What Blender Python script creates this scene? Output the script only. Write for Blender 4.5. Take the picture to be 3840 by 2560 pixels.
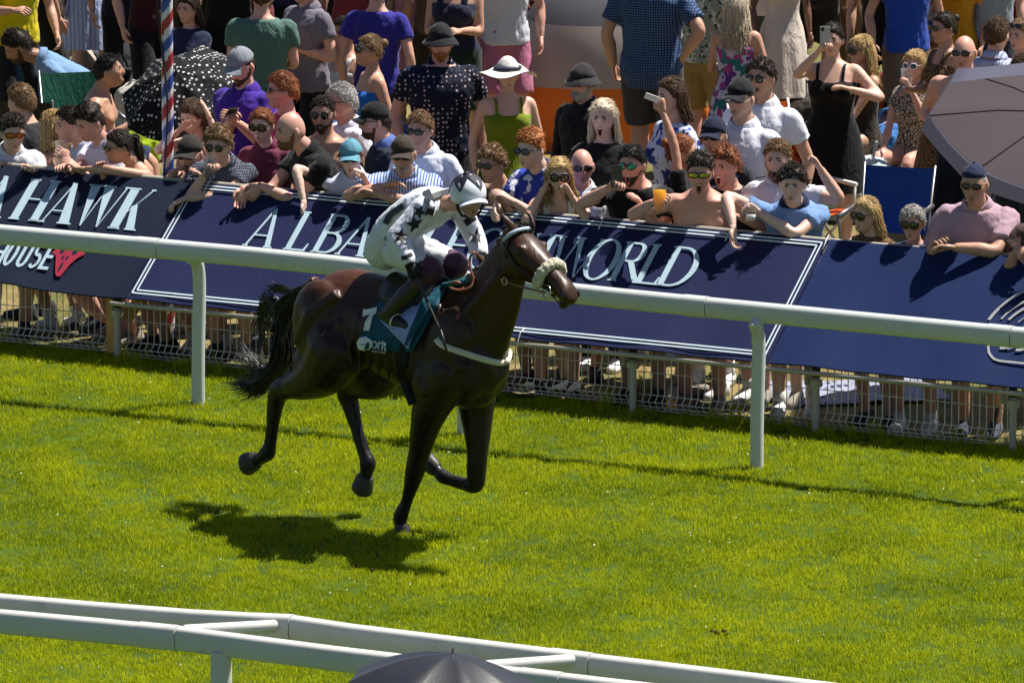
import bpy, bmesh, math, random
import numpy as np
from mathutils import Vector, Matrix, noise as mnoise
random.seed(11); RNG = np.random.default_rng(11)
for _o in list(bpy.data.objects): bpy.data.objects.remove(_o)
SC = bpy.context.scene; COL = SC.collection
rad = math.radians
# ------------------------------------------------------------ camera
PSI, ELV = rad(28.0), rad(10.8)
KD = 3840/2352.0                       # coordinates below are read off the photograph at 2352 px width
FPX = 345*60*KD
FW = np.array([-math.sin(PSI)*math.cos(ELV), math.cos(PSI)*math.cos(ELV), -math.sin(ELV)])
RT = np.array([math.cos(PSI), math.sin(PSI), 0.0]); UP = np.cross(RT, FW)
def ray(x, y):
    return FW + RT*((x*KD-1920)/FPX) + UP*((1280-y*KD)/FPX)
CAM = -60*ray(456, 930)
def at(x, y, Y):                       # world point seen at (x, y) that stands on the plane Y
    d = ray(x, y); return CAM + d*((Y-CAM[1])/d[1])
def atz(x, y, z=0.0):
    d = ray(x, y); return CAM + d*((z-CAM[2])/d[2])
cam_d = bpy.data.cameras.new('camera'); cam = bpy.data.objects.new('camera', cam_d); COL.objects.link(cam)
cam.matrix_world = Matrix(((RT[0],UP[0],-FW[0],CAM[0]),(RT[1],UP[1],-FW[1],CAM[1]),(RT[2],UP[2],-FW[2],CAM[2]),(0,0,0,1)))
cam_d.sensor_width = 36; cam_d.lens = 36*FPX/3840.0; cam_d.clip_start = 0.5; cam_d.clip_end = 3000
cam_d.dof.use_dof = True; cam_d.dof.focus_distance = 58.0; cam_d.dof.aperture_fstop = 22.0
SC.camera = cam
# ------------------------------------------------------------ sky and sun
SUN = Vector((0.315, 0.425, 1.0)).normalized()
sun_el = math.asin(SUN.z); sun_az = math.atan2(SUN.x, SUN.y)
w = bpy.data.worlds.new('World'); SC.world = w; w.use_nodes = True
nt = w.node_tree; bg = nt.nodes['Background']
sky = nt.nodes.new('ShaderNodeTexSky'); sky.sky_type = 'NISHITA'; sky.sun_disc = False
sky.sun_elevation = sun_el; sky.sun_rotation = sun_az; sky.air_density = .75; sky.dust_density = .5
nt.links.new(sky.outputs[0], bg.inputs[0]); bg.inputs[1].default_value = 0.05
sl = bpy.data.lights.new('sun', 'SUN'); sl.energy = 5.0; sl.angle = rad(0.53); sl.color = (1.0, 0.955, 0.87)
so = bpy.data.objects.new('sun', sl); COL.objects.link(so)
so.rotation_euler = (-SUN).to_track_quat('-Z', 'Y').to_euler(); so.location = (20, 30, 40)
SC.view_settings.view_transform = 'Standard'; SC.view_settings.look = 'None'
SC.view_settings.exposure = 0.84; SC.view_settings.gamma = 1.0
SC.render.engine = 'CYCLES'; SC.cycles.use_denoising = True
SC.cycles.use_adaptive_sampling = True; SC.cycles.adaptive_threshold = .02; SC.cycles.max_bounces = 5; SC.cycles.diffuse_bounces = 3; SC.cycles.glossy_bounces = 2; SC.cycles.transmission_bounces = 3; SC.cycles.transparent_max_bounces = 8
SC.cycles.sample_clamp_indirect = 6.0
GZ = -.15      # the crowd stands on ground a little lower than the track
# ------------------------------------------------------------ materials
MATS = {}
def srgb(h):
    if not isinstance(h, str): return tuple(h)
    h = h.lstrip('#'); c = [int(h[i:i+2], 16)/255 for i in (0, 2, 4)]
    return tuple(v/12.92 if v <= .04045 else ((v+.055)/1.055)**2.4 for v in c)
def mat(name, col, rough=.6, spec=.35, var=.12, vscale=14, bump=0, bscale=120, metal=0, sheen=0, sss=0, trans=0, coat=0, alpha=1, fold=0):
    if name in MATS: return MATS[name]
    m = bpy.data.materials.new(name); m.use_nodes = True; n = m.node_tree; b = n.nodes['Principled BSDF']
    c = srgb(col)
    b.inputs['Roughness'].default_value = rough; b.inputs['Specular IOR Level'].default_value = spec
    b.inputs['Metallic'].default_value = metal
    if sheen: b.inputs['Sheen Weight'].default_value = sheen
    if sss: b.inputs['Subsurface Weight'].default_value = sss; b.inputs['Subsurface Radius'].default_value = (.02,.008,.004); b.inputs['Subsurface Scale'].default_value = .5
    if trans: b.inputs['Transmission Weight'].default_value = trans; b.inputs['IOR'].default_value = 1.2
    if coat: b.inputs['Coat Weight'].default_value = coat
    if alpha < 1: b.inputs['Alpha'].default_value = alpha
    tc = n.nodes.new('ShaderNodeTexCoord'); ns = n.nodes.new('ShaderNodeTexNoise'); ns.inputs['Scale'].default_value = vscale; ns.inputs['Detail'].default_value = 5
    n.links.new(tc.outputs['Object'], ns.inputs['Vector'])
    mx = n.nodes.new('ShaderNodeMix'); mx.data_type = 'RGBA'
    mx.inputs[6].default_value = (*[v*(1-var) for v in c], 1); mx.inputs[7].default_value = (*[min(1, v*(1+var)) for v in c], 1)
    n.links.new(ns.outputs['Fac'], mx.inputs[0]); n.links.new(mx.outputs[2], b.inputs['Base Color'])
    if bump:
        n2 = n.nodes.new('ShaderNodeTexNoise'); n2.inputs['Scale'].default_value = bscale; n2.inputs['Detail'].default_value = 3
        n.links.new(tc.outputs['Object'], n2.inputs['Vector'])
        bp = n.nodes.new('ShaderNodeBump'); bp.inputs['Strength'].default_value = bump; bp.inputs['Distance'].default_value = .01
        n.links.new(n2.outputs['Fac'], bp.inputs['Height']); n.links.new(bp.outputs[0], b.inputs['Normal'])
    if fold:
        mp = n.nodes.new('ShaderNodeMapping'); mp.inputs['Scale'].default_value = (1.5, 1.5, .55); mp.inputs['Rotation'].default_value = (.25, .35, 0); n.links.new(tc.outputs['Object'], mp.inputs[0])
        n3 = n.nodes.new('ShaderNodeTexNoise'); n3.inputs['Scale'].default_value = 9; n3.inputs['Detail'].default_value = 3; n3.inputs['Distortion'].default_value = 1.6; n.links.new(mp.outputs[0], n3.inputs['Vector'])
        b3 = n.nodes.new('ShaderNodeBump'); b3.inputs['Strength'].default_value = fold; b3.inputs['Distance'].default_value = .05; n.links.new(n3.outputs['Fac'], b3.inputs['Height'])
        if bump: n.links.new(bp.outputs[0], b3.inputs['Normal'])
        n.links.new(b3.outputs[0], b.inputs['Normal'])
    MATS[name] = m; m['mix'] = mx.name; return m
def pattern(name, kind, cols, scale=20, rough=.8, dirn='Z', bump=0):
    """cloth with a woven or printed pattern, in object space"""
    if name in MATS: return MATS[name]
    m = mat(name, cols[0], rough, .2, .1, 18, bump, fold=.28)
    n = m.node_tree; b = n.nodes['Principled BSDF']; mx = n.nodes[m['mix']]
    tc = [k for k in n.nodes if k.type == 'TEX_COORD'][0]; base = mx.outputs[2]
    def ramp(src, lo, hi):
        r = n.nodes.new('ShaderNodeMapRange'); r.inputs[1].default_value = lo; r.inputs[2].default_value = hi; n.links.new(src, r.inputs[0]); return r.outputs[0]
    def over(a, col, fac):
        k = n.nodes.new('ShaderNodeMix'); k.data_type = 'RGBA'; n.links.new(a, k.inputs[6]); k.inputs[7].default_value = (*srgb(col), 1); n.links.new(fac, k.inputs[0]); return k.outputs[2]
    if kind == 'stripe' or kind == 'check':
        for i, d in enumerate([dirn] if kind == 'stripe' else ['Z', 'X']):
            wv = n.nodes.new('ShaderNodeTexWave'); wv.bands_direction = d; wv.inputs['Scale'].default_value = scale; wv.inputs['Distortion'].default_value = .6; wv.inputs['Detail Scale'].default_value = .4
            n.links.new(tc.outputs['Object'], wv.inputs['Vector']); base = over(base, cols[1], ramp(wv.outputs['Fac'], .62 if kind == 'check' else .45, .85 if kind == 'check' else .6))
    elif kind == 'dots':
        v = n.nodes.new('ShaderNodeTexVoronoi'); v.inputs['Scale'].default_value = scale; v.inputs['Randomness'].default_value = .35
        n.links.new(tc.outputs['Object'], v.inputs['Vector']); base = over(base, cols[1], ramp(v.outputs['Distance'], .30, .22))
    elif kind == 'leopard':
        v = n.nodes.new('ShaderNodeTexVoronoi'); v.feature = 'DISTANCE_TO_EDGE'; v.inputs['Scale'].default_value = scale
        n.links.new(tc.outputs['Object'], v.inputs['Vector']); base = over(base, cols[1], ramp(v.outputs['Distance'], .16, .08))
    elif kind == 'floral':
        for i, c in enumerate(cols[1:]):
            v = n.nodes.new('ShaderNodeTexNoise'); v.inputs['Scale'].default_value = scale; v.inputs['Detail'].default_value = 1.5
            mp = n.nodes.new('ShaderNodeMapping'); mp.inputs['Location'].default_value = (i*3.7, i*1.3, i*7.1); n.links.new(tc.outputs['Object'], mp.inputs[0])
            n.links.new(mp.outputs[0], v.inputs['Vector']); base = over(base, c, ramp(v.outputs['Fac'], .56, .60))
    elif kind == 'bands':                 # cols: base then (z_low, z_high, colour)
        sx = n.nodes.new('ShaderNodeSeparateXYZ'); n.links.new(tc.outputs['Object'], sx.inputs[0])
        for (z0, z1, c) in cols[1:]:
            a = ramp(sx.outputs[2], z0, z0+.004); d = ramp(sx.outputs[2], z1+.004, z1)
            k = n.nodes.new('ShaderNodeMath'); k.operation = 'MULTIPLY'; n.links.new(a, k.inputs[0]); n.links.new(d, k.inputs[1]); base = over(base, c, k.outputs[0])
    n.links.new(base, b.inputs['Base Color']); return m
# ------------------------------------------------------------ mesh helpers
class MB:
    def __init__(s): s.v = []; s.f = []; s.m = []; s.n = 0
    def add(s, v, f, mi=0):
        v = np.asarray(v, float).reshape(-1, 3); s.v.append(v); o = s.n
        s.f += [tuple(i+o for i in q) for q in f]; s.m += [mi]*len(f) if isinstance(mi, int) else list(mi); s.n += len(v); return s
    def box(s, c, size, mi=0, rot=None):
        x, y, z = [k/2 for k in size]
        v = np.array([(a*x, b*y, d*z) for a in (-1, 1) for b in (-1, 1) for d in (-1, 1)])
        if rot is not None: v = v @ np.array(rot).T
        return s.add(v+np.array(c), [(0,1,3,2),(4,6,7,5),(0,4,5,1),(2,3,7,6),(0,2,6,4),(1,5,7,3)], mi)
    def rings(s, R, mi=0, cap=True, closed=True):
        n = len(R[0]); v = np.concatenate([np.asarray(r, float) for r in R]); f = []
        for i in range(len(R)-1):
            for j in range(n if closed else n-1):
                k = (j+1) % n; f.append((i*n+j, i*n+k, (i+1)*n+k, (i+1)*n+j))
        if cap and closed: f.append(tuple(range(n-1, -1, -1))); f.append(tuple((len(R)-1)*n+j for j in range(n)))
        return s.add(v, f, mi)
    def tube(s, pts, rr, n=10, mi=0, cap=True, sq=(1, 1), ref=None, round_end=False):
        P = [np.array(p, float) for p in pts]; rr = [rr]*len(P) if np.isscalar(rr) else list(rr)
        if round_end:
            d0 = P[0]-P[1]; d0 /= np.linalg.norm(d0)+1e-9; d1 = P[-1]-P[-2]; d1 /= np.linalg.norm(d1)+1e-9
            P = [P[0]+d0*rr[0]*.85, P[0]+d0*rr[0]*.5]+P+[P[-1]+d1*rr[-1]*.5, P[-1]+d1*rr[-1]*.85]
            rr = [rr[0]*.45, rr[0]*.86]+rr+[rr[-1]*.86, rr[-1]*.45]
        R = []; u = None
        for i, p in enumerate(P):
            d = P[min(i+1, len(P)-1)]-P[max(i-1, 0)]; d = d/(np.linalg.norm(d)+1e-9)
            if u is None:
                u = np.array(ref if ref is not None else ((0, 0, 1) if abs(d[2]) < .9 else (1, 0, 0)), float)
            u = u-d*(u@d); u /= np.linalg.norm(u)+1e-9; t = np.cross(d, u)
            a = np.arange(n)*2*math.pi/n
            R.append(p+rr[i]*(np.outer(np.cos(a), u)*sq[0]+np.outer(np.sin(a), t)*sq[1]))
        return s.rings(R, mi, cap)
    def ball(s, c, r, n=12, m=8, mi=0, rot=None):
        r = np.array([r]*3 if np.isscalar(r) else r, float); V = []
        for i in range(m+1):
            p = math.pi*(i/m); p = min(max(p, .02), math.pi-.02)
            a = np.arange(n)*2*math.pi/n
            q = np.stack([math.sin(p)*np.cos(a), math.sin(p)*np.sin(a), np.full(n, math.cos(p))], 1)*r
            if rot is not None: q = q @ np.array(rot).T
            V.append(q+np.array(c))
        return s.rings(V[::-1], mi)
    def poly(s, pts, h0, h1, mi=0):      # 2-D polygon extruded along z
        n = len(pts); v = [(x, y, h0) for x, y in pts]+[(x, y, h1) for x, y in pts]
        ar = sum(pts[i][0]*pts[(i+1) % n][1]-pts[(i+1) % n][0]*pts[i][1] for i in range(n))
        o = list(range(n)) if ar > 0 else list(range(n-1, -1, -1))
        f = [tuple(k+n for k in o), tuple(o[::-1])]+[(o[i], o[(i+1) % n], o[(i+1) % n]+n, o[i]+n) for i in range(n)]
        return s.add(v, f, mi)
    def tubes(s, P, R, n=3, mi=0, flat=1.0):
        """many thin tapering strands at once: P (N, M, 3), R (N, M)"""
        N, M = P.shape[:2]
        if not N: return s
        D = np.gradient(P, axis=1); D /= np.linalg.norm(D, axis=-1, keepdims=True)+1e-9
        u = np.cross(D, np.array([.31, .52, .79])); u /= np.linalg.norm(u, axis=-1, keepdims=True)+1e-9; t = np.cross(D, u)
        a = np.arange(n)*2*math.pi/n
        V = P[:, :, None]+R[:, :, None, None]*(np.cos(a)[None, None, :, None]*u[:, :, None]+flat*np.sin(a)[None, None, :, None]*t[:, :, None])
        base = (np.arange(N)*M*n)[:, None, None]+(np.arange(M-1)*n)[None, :, None]; j = np.arange(n)[None, None, :]; k = (j+1) % n
        F = np.stack([base+j, base+k, base+n+k, base+n+j], -1).reshape(-1, 4)
        s.v.append(V.reshape(-1, 3)); s.f += [tuple(q) for q in (F+s.n).tolist()]; s.m += [mi]*len(F); s.n += N*M*n; return s
    def arr(s): return np.concatenate(s.v) if s.v else np.zeros((0, 3))
    def mesh(s, name, mats=(), smooth=True):
        me = bpy.data.meshes.new(name); me.from_pydata(s.arr().tolist(), [], s.f)
        for k in mats: me.materials.append(k)
        if len(mats) > 1: me.polygons.foreach_set('material_index', np.array(s.m, dtype=np.int32))
        if smooth: me.polygons.foreach_set('use_smooth', np.ones(len(s.f), dtype=bool))
        me.update(); return me
    def build(s, name, mats, parent=None, smooth=True, auto=0, **kw):
        me = s.mesh(name, mats if isinstance(mats, (list, tuple)) else [mats], smooth)
        return obj(name, me, parent, auto=auto, **kw)
def tag(o, label=None, cat=None, group=None, kind=None):
    if label: o['label'] = label
    if cat: o['category'] = cat
    if group: o['group'] = group
    if kind: o['kind'] = kind
    return o
def obj(name, me, parent=None, loc=None, auto=0, **kw):
    o = bpy.data.objects.new(name, me); COL.objects.link(o)
    if parent is not None: o.parent = parent
    if loc is not None: o.location = loc
    if auto and me is not None: me.set_sharp_from_angle(angle=rad(auto))
    return tag(o, **kw)
def empty(name, loc=(0, 0, 0), rz=0, **kw):
    o = obj(name, None, loc=loc, **kw); o.rotation_euler = (0, 0, rz); o.empty_display_size = .1; return o
JOBS = []      # meshes fused to one skin at the end: (object, voxel, smooth, extra mesh or None, wrinkle)
def fused(name, mb, mats, voxel, smooth=4, parent=None, extra=None, wrinkle=0, **kw):
    o = mb.build(name, mats, parent, **kw); JOBS.append((o, voxel, smooth, extra, wrinkle)); return o
def bake():
    texs = {}
    for (o, vox, sm, ex, wr) in JOBS:
        r = o.modifiers.new('r', 'REMESH'); r.mode = 'VOXEL'; r.voxel_size = vox; r.use_smooth_shade = True
        if sm: s = o.modifiers.new('s', 'SMOOTH'); s.factor = .5; s.iterations = sm
        if wr:
            k = wr[1]
            if k not in texs: texs[k] = bpy.data.textures.new('cloth', 'CLOUDS'); texs[k].noise_scale = k; texs[k].noise_depth = 2
            d = o.modifiers.new('d', 'DISPLACE'); d.texture = texs[k]; d.texture_coords = 'LOCAL'; d.strength = wr[0]; d.mid_level = .40
    dg = bpy.context.evaluated_depsgraph_get()
    for (o, vox, sm, ex, wr) in JOBS:
        me = bpy.data.meshes.new_from_object(o.evaluated_get(dg)); old = o.data; nm = old.name
        me.materials.clear()
        for k in old.materials: me.materials.append(k)
        bm = bmesh.new(); bm.from_mesh(me)
        if ex is not None: bm.from_mesh(ex)
        for f in bm.faces: f.smooth = True
        bm.to_mesh(me); bm.free()
        o.modifiers.clear(); o.data = me; me.name = nm
        if ex is not None: bpy.data.meshes.remove(ex)
        bpy.data.meshes.remove(old)
def smooth_path(pts, n):
    P = np.array(pts, float); m = len(P); out = []
    for t in np.linspace(0, m-1, n):
        i = min(int(t), m-2); u = t-i
        p0, p1, p2, p3 = P[max(i-1, 0)], P[i], P[i+1], P[min(i+2, m-1)]
        out.append(.5*(2*p1+(p2-p0)*u+(2*p0-5*p1+4*p2-p3)*u*u+(3*p1-p0-3*p2+p3)*u**3))
    return np.array(out)
# ============================================================ the setting
def grassy(name, cols, scale):
    m = mat(name, cols[0], .9, .15, .2, 30, .6, 90); n = m.node_tree; b = n.nodes['Principled BSDF']; mx = n.nodes[m['mix']]
    g = n.nodes.new('ShaderNodeNewGeometry'); ns = n.nodes.new('ShaderNodeTexNoise'); ns.inputs['Scale'].default_value = scale; ns.inputs['Detail'].default_value = 6
    n.links.new(g.outputs['Position'], ns.inputs['Vector'])
    r = n.nodes.new('ShaderNodeMapRange'); r.inputs[1].default_value = .38; r.inputs[2].default_value = .62; n.links.new(ns.outputs['Fac'], r.inputs[0])
    k = n.nodes.new('ShaderNodeMix'); k.data_type = 'RGBA'; n.links.new(r.outputs[0], k.inputs[0]); n.links.new(mx.outputs[2], k.inputs[6]); k.inputs[7].default_value = (*srgb(cols[1]), 1)
    n.links.new(k.outputs[2], b.inputs['Base Color']); return m
M_turf = grassy('turf_soil', [(.055, .095, .006), (.035, .065, .005)], 1.3)
M_dry = grassy('dry_lawn', [(.23, .17, .075), (.10, .105, .03)], 1.7)
MB().add([(-400, -90, 0), (400, -90, 0), (400, 1.34, 0), (-400, 1.34, 0)], [(0, 1, 2, 3)]).build('turf', M_turf, smooth=False, kind='structure')
MB().add([(-400, 1.34, 0), (400, 1.34, 0), (400, 1.62, GZ), (-400, 1.62, GZ), (400, 900, GZ), (-400, 900, GZ)], [(0, 1, 2, 3), (3, 2, 4, 5)]).build('trampled_lawn', M_dry, smooth=False, kind='structure')
def blade_mat(name, ca, cb, cc, tr=.55):
    m = bpy.data.materials.new(name); m.use_nodes = True; n = m.node_tree; L = n.links
    for k in list(n.nodes): n.nodes.remove(k)
    out = n.nodes.new('ShaderNodeOutputMaterial'); g = n.nodes.new('ShaderNodeNewGeometry'); oi = n.nodes.new('ShaderNodeObjectInfo')
    ns = n.nodes.new('ShaderNodeTexNoise'); ns.inputs['Scale'].default_value = .9; ns.inputs['Detail'].default_value = 5; ns.inputs['Roughness'].default_value = .65; L.new(g.outputs['Position'], ns.inputs['Vector'])
    r = n.nodes.new('ShaderNodeMapRange'); r.inputs[1].default_value = .36; r.inputs[2].default_value = .60; L.new(ns.outputs['Fac'], r.inputs[0])
    m1 = n.nodes.new('ShaderNodeMix'); m1.data_type = 'RGBA'; m1.inputs[6].default_value = (*ca, 1); m1.inputs[7].default_value = (*cb, 1); L.new(r.outputs[0], m1.inputs[0])
    p = n.nodes.new('ShaderNodeMath'); p.operation = 'POWER'; p.inputs[1].default_value = 3.0; L.new(g.outputs['Random Per Island'], p.inputs[0])
    m2 = n.nodes.new('ShaderNodeMix'); m2.data_type = 'RGBA'; L.new(m1.outputs[2], m2.inputs[6]); m2.inputs[7].default_value = (*cc, 1); L.new(p.outputs[0], m2.inputs[0])
    d = n.nodes.new('ShaderNodeBsdfDiffuse'); t = n.nodes.new('ShaderNodeBsdfTranslucent'); gl = n.nodes.new('ShaderNodeBsdfGlossy'); gl.inputs['Roughness'].default_value = .38
    L.new(m2.outputs[2], d.inputs[0]); L.new(m2.outputs[2], t.inputs[0]); gl.inputs[0].default_value = (.9, .95, .8, 1)
    a = n.nodes.new('ShaderNodeMixShader'); a.inputs[0].default_value = tr; L.new(d.outputs[0], a.inputs[1]); L.new(t.outputs[0], a.inputs[2])
    b = n.nodes.new('ShaderNodeMixShader'); b.inputs[0].default_value = .012; L.new(a.outputs[0], b.inputs[1]); L.new(gl.outputs[0], b.inputs[2])
    L.new(b.outputs[0], out.inputs[0]); return m
M_blade = blade_mat("grass_blade", (.145, .235, .002), (.40, .46, .003), (.54, .55, .03))  # last colour paints pale glints onto some of the blades
M_blade_dry = blade_mat('dry_grass_blade', (.20, .24, .05), (.40, .34, .14), (.5, .42, .2))
def tuft(seed, m, nb, spread, h, wd):
    r = random.Random(seed); b = MB()
    for i in range(nb):
        a = r.uniform(0, 6.28); q = spread*math.sqrt(r.random()); c = np.array([q*math.cos(a), q*math.sin(a), -.004])
        hh = h*r.uniform(.55, 1.25); ln = r.uniform(.1, .6)*hh; da = r.uniform(0, 6.28); dr = np.array([math.cos(da), math.sin(da), 0])
        fa = r.uniform(0, 6.28); s = np.array([math.cos(fa), math.sin(fa), 0])*wd*r.uniform(.6, 1.3)/2
        p1 = c+np.array([0, 0, hh*.6])+dr*ln*.3; p2 = c+np.array([0, 0, hh])+dr*ln
        b.add([c-s, c+s, p1-s*.75, p1+s*.75, p2], [(0, 1, 3, 2), (2, 3, 4)])
    me = b.mesh('grass_tuft', [m], False); return bpy.data.objects.new('grass_tuft', me)
def scatter(name, mb, m, tufts, dens, smin, smax, seed, label, cat, nscale=1.6):
    o = mb.build(name, m, smooth=False, label=label, cat=cat, kind='stuff')
    ng = bpy.data.node_groups.new(name, 'GeometryNodeTree'); ng.interface.new_socket('Geometry', in_out='INPUT', socket_type='NodeSocketGeometry'); ng.interface.new_socket('Geometry', in_out='OUTPUT', socket_type='NodeSocketGeometry')
    N = ng.nodes; L = ng.links; gi = N.new('NodeGroupInput'); go = N.new('NodeGroupOutput')
    dp = N.new('GeometryNodeDistributePointsOnFaces'); dp.inputs['Density'].default_value = dens; dp.inputs['Seed'].default_value = seed; L.new(gi.outputs[0], dp.inputs['Mesh'])
    jn = N.new('GeometryNodeJoinGeometry')
    for t in tufts:
        oi = N.new('GeometryNodeObjectInfo'); oi.inputs['Object'].default_value = t; oi.inputs['As Instance'].default_value = True; L.new(oi.outputs['Geometry'], jn.inputs[0])
    ip = N.new('GeometryNodeInstanceOnPoints'); L.new(dp.outputs['Points'], ip.inputs['Points']); L.new(jn.outputs[0], ip.inputs['Instance']); ip.inputs['Pick Instance'].default_value = True
    rv = N.new('FunctionNodeRandomValue'); rv.data_type = 'FLOAT_VECTOR'; rv.inputs[0].default_value = (-.12, -.12, 0); rv.inputs[1].default_value = (.12, .12, 6.28)
    L.new(rv.outputs[0], ip.inputs['Rotation'])
    ps = N.new('GeometryNodeInputPosition'); nz = N.new('ShaderNodeTexNoise'); nz.inputs['Scale'].default_value = nscale; nz.inputs['Detail'].default_value = 4; L.new(ps.outputs[0], nz.inputs['Vector'])
    mr = N.new('ShaderNodeMapRange'); mr.inputs[1].default_value = .35; mr.inputs[2].default_value = .65; mr.inputs[3].default_value = smin; mr.inputs[4].default_value = smax; L.new(nz.outputs['Fac'], mr.inputs[0])
    L.new(mr.outputs[0], ip.inputs['Scale']); L.new(ip.outputs[0], go.inputs[0])
    md = o.modifiers.new('scatter', 'NODES'); md.node_group = ng; return o
tA = [tuft(i, M_blade, 24, .058, .033, .0040) for i in range(9)]
cA, cB = atz(-260, 1680), atz(2600, 1680)
cC = at(2600, 900, 1.30); cC = atz(2600, 985); cD = atz(-260, 790)
def toY(p, Y, x): # slide along the image column to the line Y
    d = ray(x, 0); d = d.copy(); d[2] = 0; return p+d*((Y-p[1])/d[1])
cC = toY(atz(2600, 1200), 1.27, 2600); cD = toY(atz(-260, 1000), 1.27, -260)
q = MB(); q.add([(cA[0], cA[1], .002), (cB[0], cB[1], .002), (cC[0], cC[1], .002), (cD[0], cD[1], .002)], [(0, 1, 2, 3)])
scatter('turf_grass', q, M_turf, tA, 370, .72, 1.30, 3, 'bright green mown racing turf between the white rails', 'grass')
# white specks for daisies and painted glints, and small divots in the turf
b = MB(); g = np.random.default_rng(4); M_pet = mat('daisy_and_glint_white', (.72, .72, .68), .7)
for i in range(420):
    u, v = g.random(2); pA = cA*(1-u)+cB*u; pD = cD*(1-u)+cC*u; c = pA*(1-v)+pD*v; r0 = g.uniform(.003, .0058); h = g.uniform(.016, .03); a = g.uniform(0, 6.28)
    d = np.array([math.cos(a), math.sin(a), 0])*r0; e = np.array([-math.sin(a), math.cos(a), 0])*r0; t_ = np.array([g.normal(0, .3)*r0, g.normal(0, .3)*r0, 0]); o_ = np.array([c[0], c[1], h])
    b.add([o_-d-t_, o_-e*.9+np.array([0, 0, r0*.7]), o_+d+t_, o_+e*.9-np.array([0, 0, r0*.5])], [(0, 1, 2, 3)])
b.build('daisies', M_pet, smooth=False, label='tiny white daisies and painted glints dotted over the turf', cat='flowers', kind='stuff')
M_soil = mat('loose_soil', (.05, .03, .015), .95, .1, .4, 60, .6, 80); b = MB()
for x, y, n_ in ((1648, 1460, 6), (834, 1311, 2)):
    c = atz(x, y)
    for k in range(n_): q = c+np.array([g.normal(0, .05), g.normal(0, .05), .022]); b.ball(q, (g.uniform(.008, .022), g.uniform(.008, .02), g.uniform(.006, .016)), 6, 5)
b.build('divots', M_soil, label='small clods of kicked up soil on the turf', cat='soil', kind='stuff')
tB = [tuft(40+i, M_blade_dry, 12, .06, .045, .004) for i in range(4)]
q = MB(); q.add([(-6, 1.60, GZ+.003), (7, 1.60, GZ+.003), (5, 8.5, GZ+.003), (-8, 8.5, GZ+.003)], [(0, 1, 2, 3)])
scatter('dry_grass', q, M_dry, tB, 45, .4, 1.3, 5, 'thin dry yellow grass under the crowd behind the fence', 'grass')
tC = [tuft(60+i, M_blade, 30, .05, .12, .006) for i in range(3)]
q = MB()
for (x0, x1) in ((1.2, 2.6), (-2.6, -.2), (3.2, 6.0)):
    q.add([(x0, .95, .003), (x1, .95, .003), (x1, 1.42, .003), (x0, 1.42, .003)], [(0, 1, 2, 3)])
scatter('long_grass', q, M_turf, tC, 26, .3, 1.15, 8, 'longer uncut grass growing along the foot of the wire fence', 'grass', 3.5)
# ---- rails
M_white = mat('white_plastic', (.55, .58, .56), .32, .5, .05, 3, .03, 40)
M_white2 = mat('weathered_white', (.58, .57, .54), .4, .45, .12, 5, .05, 30)
for _m in (M_white, M_white2):
    _n = _m.node_tree; _b = _n.nodes['Principled BSDF']; _mx = _n.nodes[_m['mix']]; _tc = [k for k in _n.nodes if k.type == 'TEX_COORD'][0]
    _w = _n.nodes.new('ShaderNodeTexNoise'); _w.inputs['Scale'].default_value = 7; _w.inputs['Detail'].default_value = 8; _w.inputs['Roughness'].default_value = .75; _n.links.new(_tc.outputs['Object'], _w.inputs['Vector'])
    _r = _n.nodes.new('ShaderNodeMapRange'); _r.inputs[1].default_value = .56; _r.inputs[2].default_value = .74; _r.inputs[4].default_value = .45; _n.links.new(_w.outputs['Fac'], _r.inputs[0])
    _k = _n.nodes.new('ShaderNodeMix'); _k.data_type = 'RGBA'; _n.links.new(_r.outputs[0], _k.inputs[0]); _n.links.new(_mx.outputs[2], _k.inputs[6]); _k.inputs[7].default_value = (.30, .29, .24, 1); _n.links.new(_k.outputs[2], _b.inputs['Base Color'])
M_dark = mat('rail_joint', (.12, .12, .11), .6)
def oval(pts, ry, rz, n=18, pw=2.6):
    P = np.array(pts, float); R = []
    for i in range(len(P)):
        d = P[min(i+1, len(P)-1)]-P[max(i-1, 0)]; d /= np.linalg.norm(d); s = np.cross(d, (0, 0, 1)); s /= np.linalg.norm(s); u = np.cross(s, d)
        a = np.arange(n)*2*math.pi/n; ca, sa = np.cos(a), np.sin(a)
        cx = np.sign(ca)*np.abs(ca)**(2/pw); cy = np.sign(sa)*np.abs(sa)**(2/pw)
        R.append(P[i]+np.outer(cx*ry, s)+np.outer(cy*rz, u))
    return R
YR = -.12
def along(nodes, X):
    X = np.clip(X, nodes[0][0], nodes[-1][0]); return np.array([X]+[np.interp(X, [p[0] for p in nodes], [p[k] for p in nodes]) for k in (1, 2)])
far_nodes = [at(x, y, YR) for x, y in [(0, 514), (460, 555), (674, 573.6), (1320, 650), (1678, 685.5), (2352, 750)]]
far_nodes = [far_nodes[0]+(far_nodes[0]-far_nodes[1])*2]+far_nodes+[far_nodes[-1]+(far_nodes[-1]-far_nodes[-2])*3]
far_nodes = [p-np.array([0, 0, .072]) for p in far_nodes]
rail = empty('running_rail', (0, YR, 0), label='white plastic running rail on curved posts just behind the galloping horse', cat='rail')
def inv(o): o.matrix_parent_inverse = o.parent.matrix_world.inverted() if False else Matrix.Translation(-o.parent.location); return o
joints = [-8.0, -4.6] + [at(x/KD, 1000, YR)[0] for x in (604, 2653, 3795)] + [9.5, 14]
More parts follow.
